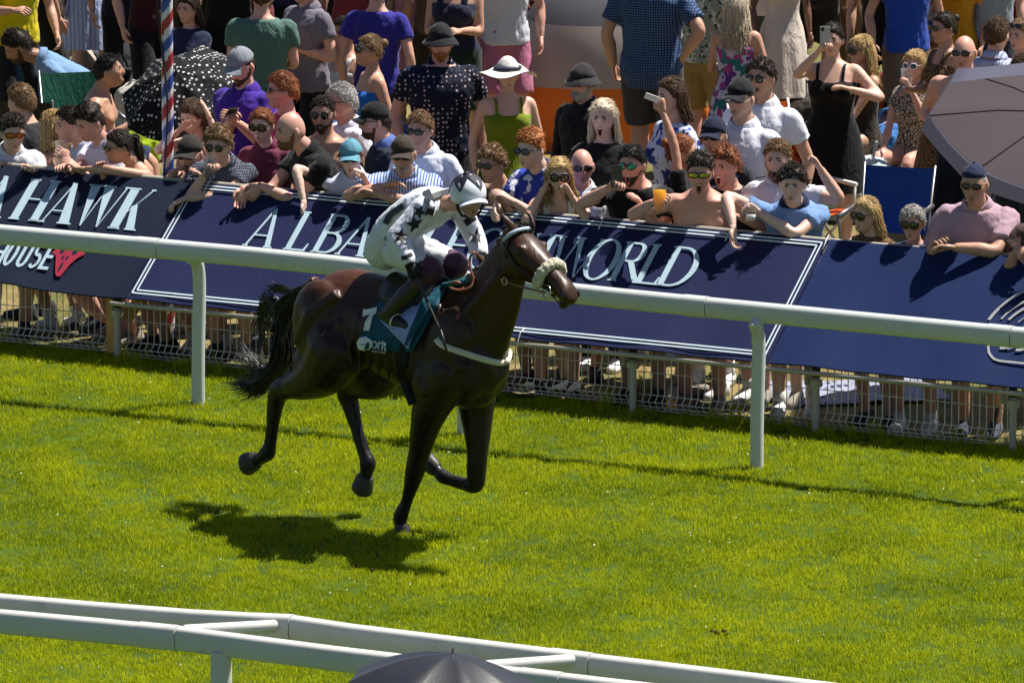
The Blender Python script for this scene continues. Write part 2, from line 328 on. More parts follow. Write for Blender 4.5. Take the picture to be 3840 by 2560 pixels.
for a, b in zip(joints[:-1], joints[1:]):
    xs = np.unique(np.clip(np.concatenate([np.linspace(a+.002, b-.002, 7)]), a, b))
    inv(MB().rings(oval([along(far_nodes, x) for x in xs], .052, .066)).build('rail_section', M_white, rail, auto=40))
    inv(MB().rings(oval([along(far_nodes, x) for x in (b-.17, b-.165, b-.004, b-.002)], .0555, .0695)).build('sleeve', M_white, rail, auto=40))
for k in range(-1, 5):
    bx = {0: (0, .0), 1: (2.06, -.10), 2: (4.22, -.14)}.get(k, (2.11*k, -.05)); t = along(far_nodes, bx[0]+.02); zt = t[2]-.055
    pth = [(bx[0], bx[1], -.02), (bx[0], bx[1], .3), (bx[0], bx[1]+.02, .7), (bx[0], bx[1]+.02, zt-.16), (bx[0], bx[1]+.005, zt-.07), (bx[0], bx[1]-.03, zt-.02), (bx[0], t[1]+.02, zt+.01)]
    inv(MB().tube(smooth_path(pth, 18), .044, 16).build('post', M_white, rail, auto=50))
def near_rail(name, nodes, label, Y, jx, posts):
    N = [at(x, y, Y) for x, y in nodes]; N = [N[0]+(N[0]-N[1])*1.5]+N; N = [p-np.array([0, 0, .066]) for p in N]
    o = empty(name, (0, Y, 0), label=label, cat='rail'); J = [N[0][0]]+[at(x, 1450, Y)[0] for x in jx]+[N[-1][0]]
    for a, b in zip(J[:-1], J[1:]):
        xs = np.linspace(a+.003, b-.003, 6); inv(MB().rings(oval([along(N, x) for x in xs], .045, .066, 18, 3.2)).build('rail_section', M_white2, o, auto=40))
        if b < J[-1]: inv(MB().rings(oval([along(N, x) for x in (b-.24, b-.235, b-.004, b-.002)], .049, .0695, 18, 3.2)).build('sleeve', M_white2, o, auto=40))
    for x in posts:
        p = along(N, at(x, 1540, Y)[0]); inv(MB().tube([(p[0], p[1]+.0, -.02), (p[0], p[1], p[2]-.04)], .058, 16).build('post', M_white2, o, auto=50))
    return o, N
nrB, NB_ = near_rail('crowd_rail', [(0, 1363), (308, 1390), (549, 1407), (670, 1412), (796, 1431), (1358, 1500), (1838, 1558), (2500, 1640)], 'rear white rail of the double rail at the bottom edge', -9.75, [672, 1359], [2250])
nrF, NF_ = near_rail('crowd_rail', [(0, 1399), (281, 1424.5), (416, 1438), (796, 1487), (1485, 1567), (2300, 1660)], 'front white rail of the double rail at the bottom edge, on a thick post', -10.2, [410, 1290], [508, 1700])
for (xa, ya, xb, yb) in ((428, 1447, 632, 1436), (1120, 1529, 1312, 1515)):
    a = at(xa, ya, -10.2+.02); b = at(xb, yb, -9.79)
    o = MB().tube([a-.0*(b-a), b], .033, 14, round_end=True).build('cross_bar', M_white2, nrF, auto=50); inv(o)
# ---- wire fence
M_wire = mat('galvanised_wire', (.70, .69, .66), .5, .5, .15, 20)
M_post = mat('grey_post', (.40, .385, .35), .5, .4, .15, 6, .1, 50)
M_strap = mat('black_rubber', (.025, .025, .028), .6, .3)
M_wood = mat('raw_timber', (.50, .27, .09), .7, .25, .3, 9, .15, 60)
M_rust = mat('old_pipe', (.36, .33, .28), .5, .4, .3, 7, .1, 40)
YF = 1.2
posts_x = [-5.4, -4.03, -2.66, -1.29, .03, 1.35, 2.67, 4.02, 5.44, 6.8]

def wire_x(z):
    y = 0
    for a, b in ((.05, .13), (.43, .51), (.84, .92)):
        if a < z < b: y = -.045*(1-abs((z-(a+b)/2)/((b-a)/2)))
    return y
for i, (xa, xb) in enumerate(zip(posts_x[:-1], posts_x[1:])):
    dip = RNG.uniform(-.015, .02)
    fo = empty('mesh_fence_panel', (xa, YF, 0), cat='fence', group='wire mesh fence panels under the boards',
               label='wire mesh fence panel ' + ['outside the left edge', 'far left, under the first capitals', 'under the bold capitals', 'under the red skull and the board joint', 'behind the horse tail', 'behind the horse belly', 'just right of the horse chest', 'under the word ending in D', 'below the two low seated women', 'at the right edge under the emblem'][i])
    b = MB(); zz = [.015, .05, .09, .13, .28, .43, .47, .51, .56]
    for x in np.arange(.05, xb-xa-.02, .05):
        b.tube([(x, wire_x(z), z+dip) for z in zz], .0038, 4)
    b.build('vertical_wires', M_wire, fo, kind='stuff')
    b = MB()
    for z in (.03, .05, .09, .13, .28, .43, .47, .51): b.tube([(.01, wire_x(z)-.005, z+dip), (xb-xa-.01, wire_x(z)-.005, z+dip)], .0036, 4)
    b.build('horizontal_wires', M_wire, fo, kind='stuff')
for i, x in enumerate(posts_x):
    fo = empty('fence_post', (x, YF-.07, 0), cat='post', group='fence posts', label='pale grey tubular fence post ' + ['outside the left edge', 'beyond the left edge', 'at the left edge', 'beside the timber post', 'behind the horse tail', 'behind the horse hind legs', 'right of the horse chest', 'right of the white rail post', 'below the emblem', 'outside the right edge'][i])
    MB().tube([(0, 0, -.02), (0, 0, .55)], .024, 14).build('post', M_post, fo, auto=50)
    MB().tube([(0, 0, .30), (0, 0, .345)], .042, 14).build('clamp', M_post, fo, auto=50)
    MB().tube([(0, 0, .36), (0, 0, .46)], .029, 14).build('strap', M_strap, fo, auto=50)
    MB().tube([(-.09, .05, .30), (-.085, .05, .54)], .020, 10).build('brace', M_rust, fo, auto=50)
o = MB().box((-1.345, YF-.03, .30), (.075, .06, .52), 0).build('timber_post', M_wood, smooth=False, label='short raw timber post beside the fence under the dark board', cat='post')
o = MB().box(at(318, 685, 1.25)+np.array([0, 0, -.02]), (.07, .05, .30), 0, Matrix.Rotation(rad(35), 3, 'Y')).build('timber_strut', M_wood, smooth=False, label='slanting raw timber strut behind the fence under the dark board', cat='post')
# ---- advertising boards
BB0 = np.array([0, 1.0, .48]); BB1 = np.array([0, 1.9, 1.14]); BV = BB1-BB0; BL = np.linalg.norm(BV); BV /= BL; BN = np.cross((1, 0, 0), BV); BN = BN if BN[1] < 0 else -BN
def bpt(u, v, h=0): return np.array([u, 0, 0])+BB0+BV*v+BN*h
BMAT = Matrix(((1, BV[0], BN[0], 0), (0, BV[1], BN[1], 0), (0, BV[2], BN[2], 0), (0, 0, 0, 1)))
def fabric(name, c): return mat(name, c, .65, .15, .12, 4, .12, 260, fold=.05)
M_b1 = fabric('board_black_navy', (.007, .012, .030)); M_b2 = fabric('board_indigo', (.011, .015, .058)); M_b3 = fabric('board_blue', (.007, .018, .075))
M_let = mat('pale_blue_print', (.36, .48, .55), .6, .3, .05); M_line = mat('white_print', (.62, .72, .78), .6, .3, .05); M_red = mat('red_print', (.28, .015, .04), .6, .3, .1); M_grey = mat('grey_print', (.33, .33, .33), .6, .3, .1)
TH = .012
def board(u0, u1, v0, v1, m, label, sag):
    o = obj('advertising_board', None, loc=tuple(BB0), label=label, cat='board'); o.rotation_euler = BMAT.to_euler()
    nu = int((u1-u0)/.08); nv = 8; T = []; Bk = []
    f = lambda u, v: .005*math.sin(u*5.1+v*3)+.004*math.sin(u*11.3)*(1-v)
    for i in range(nu+1):
        u = u0+(u1-u0)*i/nu
        for j in range(nv+1):
            v = v0+(v1-v0)*j/nv
            if j == 0: v += sag(u)
            T.append((u, v, f(u, v)))
    T = np.array(T); V = np.concatenate([T, T-np.array([0, 0, TH])]); n0 = len(T); F = []
    ix = lambda i, j: i*(nv+1)+j
    for i in range(nu):
        for j in range(nv):
            F.append((ix(i, j), ix(i+1, j), ix(i+1, j+1), ix(i, j+1))); F.append(tuple(k+n0 for k in (ix(i, j), ix(i, j+1), ix(i+1, j+1), ix(i+1, j))))
    for i in range(nu):
        F.append((ix(i, 0), ix(i, 0)+n0, ix(i+1, 0)+n0, ix(i+1, 0))); F.append((ix(i, nv), ix(i+1, nv), ix(i+1, nv)+n0, ix(i, nv)+n0))
    for j in range(nv):
        F.append((ix(0, j), ix(0, j+1), ix(0, j+1)+n0, ix(0, j)+n0)); F.append((ix(nu, j), ix(nu, j)+n0, ix(nu, j+1)+n0, ix(nu, j+1)))
    MB().add(V, F).build('panel', m, o, auto=40)
    return o
PR = .0115    # print stands this far proud of the panel (it bellies by up to 9 mm)
class Glyph:
    def __init__(s, tk, tn, sf, wd=1.0): s.tk, s.tn, s.sf, s.wd = tk, tn, sf, wd
    def bar(s, x0, y0, x1, y1, w): return [(x0-w/2, y0), (x0+w/2, y0), (x1+w/2, y1), (x1-w/2, y1)]
    def hb(s, x0, x1, y, t): return [(x0, y-t/2), (x1, y-t/2), (x1, y+t/2), (x0, y+t/2)]
    def arc(s, cx, cy, rx, ry, a0, a1, tx, ty, n=14):
        A = [rad(a0+(a1-a0)*i/n) for i in range(n+1)]
        o = [(cx+rx*math.cos(a), cy+ry*math.sin(a)) for a in A]; i_ = [(cx+(rx-tx)*math.cos(a), cy+(ry-ty)*math.sin(a)) for a in A]
        return [[o[k], o[k+1], i_[k+1], i_[k]] for k in range(n)]
    def ser(s, x, y, w): return [] if not s.sf else [[(x-w/2-s.sf, y if y < .5 else y-.035), (x+w/2+s.sf, y if y < .5 else y-.035), (x+w/2+s.sf, y+.035 if y < .5 else y), (x-w/2-s.sf, y+.035 if y < .5 else y)]]
    def get(s, ch):
        T, t, S = s.tk, s.tn, s.sf; P = []; b, h = s.bar, s.hb
        if ch == 'A': W = .46+T; P = [b(t/2+.02, 0, W/2-T*.1, 1, t), b(W-T/2, 0, W/2-T*.1+.01, 1, T*.92) if True else 0, h(W*.22, W*.72, .30, t*.8)]; P[1] = [(W-T, 0), (W, 0), (W/2+.02, 1), (W/2-T*.35, 1)]; P += s.ser(t/2+.02, 0, t)+s.ser(W-T/2, 0, T)
        elif ch == 'H': W = .42+T*2 if T > .2 else .44+T; P = [b(T/2, 0, T/2, 1, T), b(W-T/2, 0, W-T/2, 1, T), h(T, W-T, .52, t)]; P += s.ser(T/2, 0, T)+s.ser(T/2, 1, T)+s.ser(W-T/2, 0, T)+s.ser(W-T/2, 1, T)
        elif ch == 'I': W = T; P = [b(T/2, 0, T/2, 1, T)]+s.ser(T/2, 0, T)+s.ser(T/2, 1, T)
        elif ch == 'L': W = .42; P = [b(T/2, 0, T/2, 1, T), h(T, W, t/2, t)]+s.ser(T/2, 1, T)+s.ser(T/2, 0, T); P += [[(W-.05, t), (W, t), (W+.02, .2), (W-.01, .2)]] if S else []
        elif ch == 'T': W = .52; P = [b(W/2, 0, W/2, 1-t, T), h(0, W, 1-t/2, t)]+s.ser(W/2, 0, T)
        elif ch == 'E': W = .44; P = [b(T/2, 0, T/2, 1, T), h(T, W, t/2, t), h(T, W*.85, .52, t), h(T, W*.97, 1-t/2, t)]+s.ser(T/2, 1, T)+s.ser(T/2, 0, T)
        elif ch in 'OQ': W = .66 if S else .46; P = s.arc(W/2, .5, W/2, .53 if S else .5, 0, 360, T, t, 32); P += [[(W*.55, .04), (W*.7, .04), (W*1.05, -.2), (W*.85, -.2)]] if ch == 'Q' else []
        elif ch == 'D': W = .62; P = [b(T/2, 0, T/2, 1, T)]+s.arc(W*.36, .5, W*.64, .5, -90, 90, T, t, 20)+[h(T, W*.36, t/2, t), h(T, W*.36, 1-t/2, t)]+s.ser(T/2, 1, T)+s.ser(T/2, 0, T)
        elif ch in 'BR': W = .50; P = [b(T/2, 0, T/2, 1, T)]+s.arc(W*.5, .75, W*.42, .25, -90, 90, T*.95, t, 12)+[h(T, W*.5, 1-t/2, t), h(T, W*.5, .5+t/2, t)]+s.ser(T/2, 1, T)+s.ser(T/2, 0, T)
        elif ch == 'S': W = .42; P = s.arc(W/2, .74, W/2, .26, 35, 270, T*.8, t, 14)+s.arc(W/2, .26+t*.4, W/2, .26+t*.4, -145, 90, T*.8, t, 14)
        elif ch == 'U': W = .56 if S else .44; P = [b(T/2, .28, T/2, 1, T), b(W-t/2, .28, W-t/2, 1, t)]+s.arc(W/2, .28, W/2, .28, 180, 360, (T+t)/2, t, 14)+s.ser(T/2, 1, T)+s.ser(W-t/2, 1, t)
        elif ch == 'W': W = .86+T*.4; P = [[(0, 1), (T, 1), (W*.30+t*.3, 0), (W*.30-t*.4, 0)], [(W*.5-t, 1), (W*.5, 1), (W*.30+t*.4, 0), (W*.30, 0)], [(W*.5-T*.5, 1), (W*.5+T*.5, 1), (W*.74+t*.3, 0), (W*.74-t*.4, 0)], [(W-t, 1), (W, 1), (W*.74+t*.4, 0), (W*.74, 0)]]+s.ser(T/2, 1, T)+s.ser(W*.5, 1, T)+s.ser(W-t/2, 1, t*.6)
        elif ch == 'K': W = .50+T; P = [b(T/2, 0, T/2, 1, T), [(T, .40), (T, .40+t*1.4), (W-.02, 1), (W-.02-t*1.6, 1)], [(W-T, 0), (W, 0), (W*.52+T*.2, .62), (W*.52-T*.35, .56)]]+s.ser(T/2, 1, T)+s.ser(T/2, 0, T)+s.ser(W-T/2, 0, T)+s.ser(W-.06, 1, t)
        elif ch == 'M': W = .9; P = [b(t/2, 0, t/2, 1, t), [(0, 1), (T, 1), (W*.5, 0), (W*.42, 0)], [(W*.46, 0), (W*.5, 0), (W-T, 1), (W-T-t, 1)], b(W-T/2, 0, W-T/2, 1, T)]
        if ch == 'B': P += s.arc(W*.5, .27, W*.5, .27, -90, 90, T*.95, t, 12)+[h(T, W*.5, t/2, t)]
        if ch == 'R': P += [[(W-T*.2, 0), (W+T*.9, 0), (W*.62, .5), (W*.38, .5)]]
        return [[(x*s.wd, y) for x, y in p] for p in P], W*s.wd
def write(parent, text, us, v, size, G, m):
    for ch, u in zip(text, us):
        if ch == ' ': continue
        P, W = G.get(ch); b = MB()
        for k, p in enumerate(P): b.poly([(u+x*size, v+y*size) for x, y in p], PR-.004, PR+.0004*(k % 4))
        b.build('letter', m, parent, smooth=False)
def autos(text, u, size, G, gap, space=.3):
    r = []
    for ch in text:
        r.append(u)
        u += (G.get(ch)[1]*size+gap) if ch != ' ' else space*size
    return r
b1 = board(-5.6, -1.135, -.02, 1.085, M_b1, 'black navy board with bold slanted serif capitals and a red skull', lambda u: -.03*math.sin((u+5)*2.2)+.02)
b2 = board(-1.125, 3.735, -.03, 1.10, M_b2, 'long indigo board with pale blue capitals inside a double white border', lambda u: .0)
b3 = board(3.745, 8.4, -.03, 1.11, M_b3, 'plain royal blue board with part of a grey oval emblem', lambda u: .0)
GH = Glyph(.30, .035, .045); sz = .395
for ch, u in zip('TOMAHAWK', [-3.72, -3.42, -3.12, -2.66, -2.345, -2.10, -1.87, -1.55]):
    write(b1, ch, [u], .585, sz, Glyph(.26 if ch in 'AHWKM' else .24, .035, .045, {'H': .60, 'A': .80, 'W': .78, 'K': .66}.get(ch, .7)), M_let)
GS = Glyph(.125, .115, 0); 
for ch, u in zip('STEAKHOUSE', [-2.88+.1*k for k in range(5)]+[-2.325, -2.215, -2.105, -2.005, -1.915]): write(b1, ch, [u], .15, .236, Glyph(.13, .12, 0, .78), M_let)
# red skull
b = MB(); sk = [(-1.86, .43), (-1.845, .36), (-1.875, .315), (-1.83, .29), (-1.80, .22), (-1.76, .13), (-1.735, .10), (-1.705, .105), (-1.70, .14), (-1.685, .22), (-1.66, .28), (-1.615, .33), (-1.65, .36), (-1.64, .43)]
b.poly(sk, PR-.004, PR); b.poly([(-1.86, .432), (-1.98, .47), (-1.96, .50), (-1.83, .47), (-1.67, .47), (-1.54, .50), (-1.52, .47), (-1.64, .432)], PR-.004, PR+.0006); b.build('skull_emblem', M_red, b1, smooth=False)
b = MB()
for cx, cy, r1, r2 in ((-1.80, .335, .018, .026), (-1.70, .335, .018, .026), (-1.768, .275, .010, .02), (-1.735, .275, .010, .02), (-1.745, .19, .009, .05)): b.poly([(cx+r1*math.cos(a), cy+r2*math.sin(a)) for a in np.linspace(0, 6.28, 13)[:-1]], PR-.002, PR+.0016)
b.build('skull_sockets', M_b1, b1, smooth=False)
GA = Glyph(.115, .045, .032); sz = .365; v0 = .545
write(b2, 'AL', [-.475, -.150], v0, sz, GA, M_let)
write(b2, 'BASTI', [.062, .245, .462, .625, .835], v0, sz, GA, M_let)
write(b2, 'EQUI', [1.03, 1.205, 1.46, 1.745], v0, sz, GA, M_let)
write(b2, 'WORLD', [1.815, 2.085, 2.330, 2.525, 2.688], v0, sz, GA, M_let)
def strip(parent, pts, w, m, name='border_line', k=0):
    b = MB(); P = np.array(pts, float); n = len(P); lft = []; rgt = []
    for i in range(n):
        d = P[min(i+1, n-1)]-P[max(i-1, 0)]; d /= np.linalg.norm(d); q = np.array([-d[1], d[0]])*(w if np.isscalar(w) else w[i])/2; lft.append(P[i]+q); rgt.append(P[i]-q)
    for i in range(n-1): b.poly([tuple(rgt[i]), tuple(rgt[i+1]), tuple(lft[i+1]), tuple(lft[i])], PR-.004, PR+.0005*(k+(i % 2)))
    b.build(name, m, parent, smooth=False)
for (a, bb, c, d, k) in ((-1.100, 3.705, .020, 1.065, 0), (-1.072, 3.678, .048, 1.035, 2)):
    strip(b2, [(a, c), (bb, c)], .010, M_line, k=k); strip(b2, [(a, d), (bb, d)], .010, M_line, k=k); strip(b2, [(a, c), (a, d)], .008, M_line, k=k+1); strip(b2, [(bb, c), (bb, d)], .008, M_line, k=k+1)
arc = lambda cx, cy, rx, ry, a0, a1, n=26: [(cx+rx*math.cos(rad(a0+(a1-a0)*i/n)), cy+ry*math.sin(rad(a0+(a1-a0)*i/n))) for i in range(n+1)]
strip(b3, arc(5.75, .42, .63, .58, 170, 20), .022, M_grey, 'emblem_arc'); strip(b3, arc(5.77, .40, .58, .50, 164, 20), .014, M_grey, 'emblem_arc', 1); strip(b3, arc(5.79, .40, .55, .44, 162, 20), .018, M_grey, 'emblem_arc', 2); strip(b3, arc(5.80, .40, .49, .36, 160, 30), .007, M_grey, 'emblem_arc', 1)
strip(b3, [(5.17, .42), (5.195, .351), (5.218, .28), (5.24, .235), (5.268, .206), (5.30, .182), (5.34, .173), (5.5, .172), (6.2, .172)], .016, M_grey, 'emblem_outline')
strip(b3, [(5.30, .283), (5.335, .288), (5.352, .30), (5.36, .35), (5.37, .42), (5.40, .50)], [.02, .022, .014, .013, .012, .010], M_grey, 'emblem_script', 1)
strip(b3, [(5.34, .286), (5.364, .284), (5.40, .31), (5.43, .356), (5.45, .43)], .009, M_grey, 'emblem_script', 2); strip(b3, [(5.415, .281), (5.45, .285), (5.49, .31), (5.52, .38)], [.02, .022, .012, .008], M_grey, 'emblem_script', 1)
# pipes that carry the boards
def pipe(name, pts, r, m, label): return MB().tube(pts, r, 12).build(name, m, auto=50, label=label, cat='pipe')
xs = np.linspace(-1.25, 8, 24)
pipe('scaffold_pipe', [bpt(x, -.055, -.035) for x in xs], .017, M_rust, 'weathered scaffold pipe along the lower edge of the navy boards')
pipe('scaffold_pipe', [bpt(x, 1.115, -.03)+np.array([0, .01, .002*math.sin(x*3)]) for x in np.linspace(-5.6, 8, 40)], .024, M_rust, 'pale rusty handrail pipe along the top of the boards under the elbows')
M_tie = mat('cable_tie', (.7, .72, .75), .4)
for u in (1.9,): MB().tube([bpt(u+.012, .05, .014), bpt(u, .0, .016), bpt(u-.005, -.05, -.01), bpt(u, -.085, -.035)], .0035, 6).build('cable_tie', M_tie, label='white cable tie on the lower pipe, %s' % {-.9: 'left end of the navy board', .9: 'hidden behind the horse', 1.9: 'below the horse muzzle', 2.62: 'mid board', 3.66: 'right border corner', 3.80: 'at the plain board'}[u], cat='tie')
for u in (-1.0, 1.55, 2.05, 3.0, 3.72): MB().tube([bpt(u+.02, .99, .018), bpt(u+.01, 1.08, .016), bpt(u, 1.145, .0), bpt(u, 1.15, -.05)], .0035, 6).build('cable_tie', M_tie, label='white cable tie over the handrail pipe, %s' % {-1.0: 'by the drinker', 1.55: 'by the jockey cap', 2.05: 'below the beer', 3.0: 'by the dangling hand', 3.72: 'at the board joint'}[u], cat='tie')
# ============================================================ the horse
from mathutils.bvhtree import BVHTree
HYAW = rad(-14.0); HF = np.array([math.cos(HYAW), math.sin(HYAW), 0]); HL = np.array([-math.sin(HYAW), math.cos(HYAW), 0])
HM = atz(920, 1225) + .10*HL; HM[2] = 0          # ground point under the horse's middle plane
def zpx(zx, zy): return (zx/1.045+820)/KD, (zy/1.045+600)/KD
def tol(p): q = np.asarray(p)-HM; return np.array([q@HF, q@HL, q[2]])
def hl(zx, zy, wd=0):                              # traced point -> horse space, wd metres to the near side of its middle plane
    d = ray(*zpx(zx, zy)); t = ((HM-wd*HL-CAM)@HL)/(d@HL); return tol(CAM+d*t)
def ring_x(x, zt, zb, hw, pinch=.0, n=28, mid=.46, low=.0):
    zc = zb+(zt-zb)*mid; a = np.arange(n)*2*math.pi/n; c, s = np.cos(a), np.sin(a)
    z = np.where(s > 0, zc+(zt-zc)*s, zc+(zc-zb)*s); y = hw*c*(1-pinch*np.maximum(s, 0)**2-low*np.maximum(-s, 0)**2)
    return np.stack([np.full(n, x), y, z], 1)
HB = MB()
secs = [(-.86, 1.33, 1.14, .08, 0), (-.82, 1.42, 1.05, .17, 0), (-.74, 1.51, .99, .24, .05), (-.62, 1.575, .97, .275, .12), (-.48, 1.605, .98, .285, .15), (-.32, 1.595, .985, .275, .12), (-.15, 1.575, .93, .285, .08), (.02, 1.56, .885, .295, .05), (.18, 1.575, .86, .285, .15), (.32, 1.60, .85, .255, .35), (.46, 1.56, .86, .225, .35), (.58, 1.47, .89, .20, .2), (.68, 1.36, .95, .165, 0), (.74, 1.25, 1.03, .10, 0)]
HB.rings([ring_x(s[0], s[1]-.004, s[2]+.02, s[3]*.93, s[4]) for s in secs])
# neck
crest = [hl(890, 485), hl(975, 455), hl(1050, 375), hl(1105, 300), hl(1140, 262)]
under = [hl(1100, 810), hl(1135, 700), hl(1170, 600), hl(1186, 520), hl(1205, 450)]
hwn = [.175, .135, .10, .08, .078]; R = []
crest = smooth_path(crest, 13); under = smooth_path(under, 13); hwn = np.interp(np.linspace(0, 4, 13), range(5), hwn)
for c_, u_, hw in zip(crest, under, hwn):
    m_ = (c_*.5+u_*.5); ax = (c_-u_)/2; a = np.arange(24)*2*math.pi/24; s = np.sin(a); co = np.cos(a)
    R.append(m_+np.outer(s, ax)+np.outer(co*hw*(1-.45*np.maximum(s, 0)**2-.1*np.maximum(-s, 0)**2), (0, 1, 0)))
HB.rings(R)
# head frame
HDY = rad(-19)-HYAW; a_, b_ = .52, .31; ln_ = math.hypot(a_, b_)
HA = np.array([a_*math.cos(HDY), a_*math.sin(HDY), -b_])/ln_; HS = np.array([-math.sin(HDY), math.cos(HDY), 0]); HN = np.cross(HA, HS)
POLL = hl(1146, 258)+np.array([.02, 0, -.02]); HK = .99
def hd(s, lat, n): return POLL+HA*s*HK+HS*lat*HK*1.08+HN*n*HK
prof = [(-.03, .015, -.10, .055), (.02, .03, -.15, .078), (.09, .048, -.20, .095), (.16, .056, -.225, .104), (.22, .052, -.222, .104), (.29, .045, -.195, .09), (.36, .038, -.155, .074), (.43, .032, -.125, .063), (.50, .028, -.11, .058), (.555, .022, -.112, .062), (.60, .006, -.108, .062), (.635, -.02, -.10, .052), (.655, -.045, -.085, .032)]
sp = np.array(prof); ts = np.linspace(0, len(prof)-1, 30); sp = smooth_path(prof, 30); R = []
for s_, nt_, nb_, hw in sp:
    a = np.arange(24)*2*math.pi/24; c, s = np.cos(a), np.sin(a); nc = nt_*.62+nb_*.38
    nn = np.where(s > 0, nc+(nt_-nc)*np.abs(s)**.8, nc-(nc-nb_)*np.abs(s)); ll = np.sign(c)*np.abs(c)**.8*hw*(1-.45*np.maximum(-s, 0)**1.5-.22*np.maximum(s, 0)**2)
    R.append(np.array([hd(s_, l_, n_) for l_, n_ in zip(ll, nn)]))
HB.rings(R)
for sg in (-1, 1):
    HB.ball(hd(.185, sg*.092, .012), (.034, .022, .024), 10, 8)                     # brow over the eye
    HB.ball(hd(.17, sg*.062, -.14), (.085, .04, .075), 10, 8)                       # cheek
    HB.tube([hd(.25, sg*.075, -.02), hd(.36, sg*.058, -.03), hd(.46, sg*.048, -.05)], [.02, .016, .012], 8)
    HB.ball(hd(.592, sg*.046, -.035), (.034, .024, .032), 10, 8)                    # nostril wing
HB.ball(hd(.60, 0, -.125), (.035, .035, .024), 10, 8); HB.ball(hd(.50, 0, -.115), (.04, .04, .02), 10, 8)
# ears
def ear(base, tip, bend, open_dir):
    P = smooth_path([base-(tip-base)*.12, base, base*.5+tip*.5+bend, tip], 10); r = np.interp(np.linspace(0, 1, 10), [0, .15, .45, .8, 1], [.030, .036, .036, .018, .004])
    HB.tube(P, r, 10, ref=open_dir, sq=(.55, 1))
ear(hl(1158, 275, .055), hl(1098, 200, .085), np.array([0, -.012, .012]), HA)
ear(hl(1232, 262, -.055), hl(1192, 202, -.06), np.array([0.01, .01, .02]), HA)
def limb(pts, rr, n=14, k=3, sq=(1, 1), ref=None):
    P = smooth_path(pts, (len(pts)-1)*k+1); r = np.interp(np.linspace(0, len(pts)-1, len(P)), range(len(pts)), rr); HB.tube(P, r, n, sq=sq, ref=ref, round_end=True)
# shoulders, haunches and chest
for sg in (-1, 1):
    y = .17*sg
    HB.ball((.45, y, 1.22), (.19, .10, .30), 14, 10, rot=Matrix.Rotation(rad(24), 3, 'Y'))
    HB.ball((.34, sg*.19, 1.02), (.15, .09, .18), 14, 10); HB.ball((.58, sg*.10, 1.08), (.12, .10, .16), 14, 10)
    HB.ball((-.58, sg*.165, 1.24), (.25, .135, .30), 14, 10, rot=Matrix.Rotation(rad(-14), 3, 'Y'))
HB.ball((.52, 0, .95), (.14, .16, .11), 14, 10)
HB.ball(hl(425, 790, .17), (.15, .11, .18), 14, 10); HB.ball(hl(360, 800, .16), (.13, .10, .15), 14, 10); HB.ball(hl(600, 800, -.14), (.13, .10, .13), 14, 10)
for sg in (-1, 1):
    for k in range(6): HB.tube([(-.22+.075*k, sg*.235, 1.38-.01*k), (-.26+.075*k, sg*.285, 1.18), (-.25+.075*k, sg*.255, 1.0)], [.012, .020, .010], 8)      # ribs
    HB.tube([(.36, sg*.15, 1.50), (.50, sg*.205, 1.30), (.62, sg*.20, 1.12)], [.03, .06, .05], 10)            # shoulder ridge
    HB.tube([(.50, sg*.17, 1.02), (.36, sg*.225, .98), (.24, sg*.21, 1.02)], [.06, .07, .04], 10)             # triceps
    HB.tube([(.55, sg*.14, 1.42), (.72, sg*.11, 1.60), (.84, sg*.08, 1.76)], [.05, .045, .03], 10)            # neck muscle
    HB.tube([(-.42, sg*.21, 1.48), (-.60, sg*.26, 1.32), (-.74, sg*.22, 1.12)], [.04, .06, .05], 10)          # haunch
    HB.tube([(-.36, sg*.24, 1.32), (-.40, sg*.25, 1.12), (-.42, sg*.22, .98)], [.04, .06, .05], 10)
yn, yf = .135, -.135
RF = [hl(905, 830, .16), hl(835, 960, .15), hl(805, 1060, .12), hl(785, 1150, .105), hl(766, 1232, .10), hl(750, 1290, .10), hl(735, 1340, .10), hl(712, 1398, .10), hl(712, 1432, .10), hl(720, 1450, .10)]
limb(RF, [.15, .120, .090, .068, .062, .044, .036, .050, .037, .044], ref=(1, 0, 0), sq=(1.06, .9))
LF = [hl(1010, 850, -.14), hl(1010, 960, -.14), hl(1014, 1060, -.13), hl(1014, 1150, -.12), hl(1010, 1225, -.12), hl(1005, 1272, -.12), hl(965, 1270, -.12), hl(915, 1255, -.12), hl(880, 1240, -.12), hl(858, 1218, -.12), hl(848, 1205, -.12)]
limb(LF, [.14, .115, .088, .066, .062, .056, .042, .037, .048, .037, .042])
RH = [hl(470, 740, .17), hl(420, 820, .16), hl(345, 868, .15), hl(285, 885, .14), hl(240, 905, .135), hl(222, 960, .135), hl(212, 1040, .135), hl(202, 1110, .135), hl(192, 1145, .135), hl(165, 1168, .135), hl(140, 1180, .135)]
limb(RH, [.21, .17, .118, .084, .072, .054, .041, .040, .055, .040, .048])
LH = [hl(640, 800, -.15), hl(610, 850, -.15), hl(560, 872, -.15), hl(520, 885, -.145), hl(503, 915, -.14), hl(518, 965, -.14), hl(540, 1050, -.14), hl(568, 1140, -.14), hl(585, 1188, -.14), hl(578, 1228, -.14), hl(572, 1250, -.14)]
limb(LH, [.17, .15, .108, .078, .070, .054, .041, .040, .055, .040, .048])
HB.tube([hl(245, 870, .135), hl(228, 895, .135), hl(222, 930, .135)], [.03, .034, .028], 8, round_end=True)
HB.tube([hl(478, 885, -.14), hl(488, 905, -.14), hl(502, 940, -.14)], [.028, .034, .03], 8, round_end=True)
HB.tube([hl(385, 478), hl(360, 490), hl(335, 500)], [.05, .04, .03], 10)
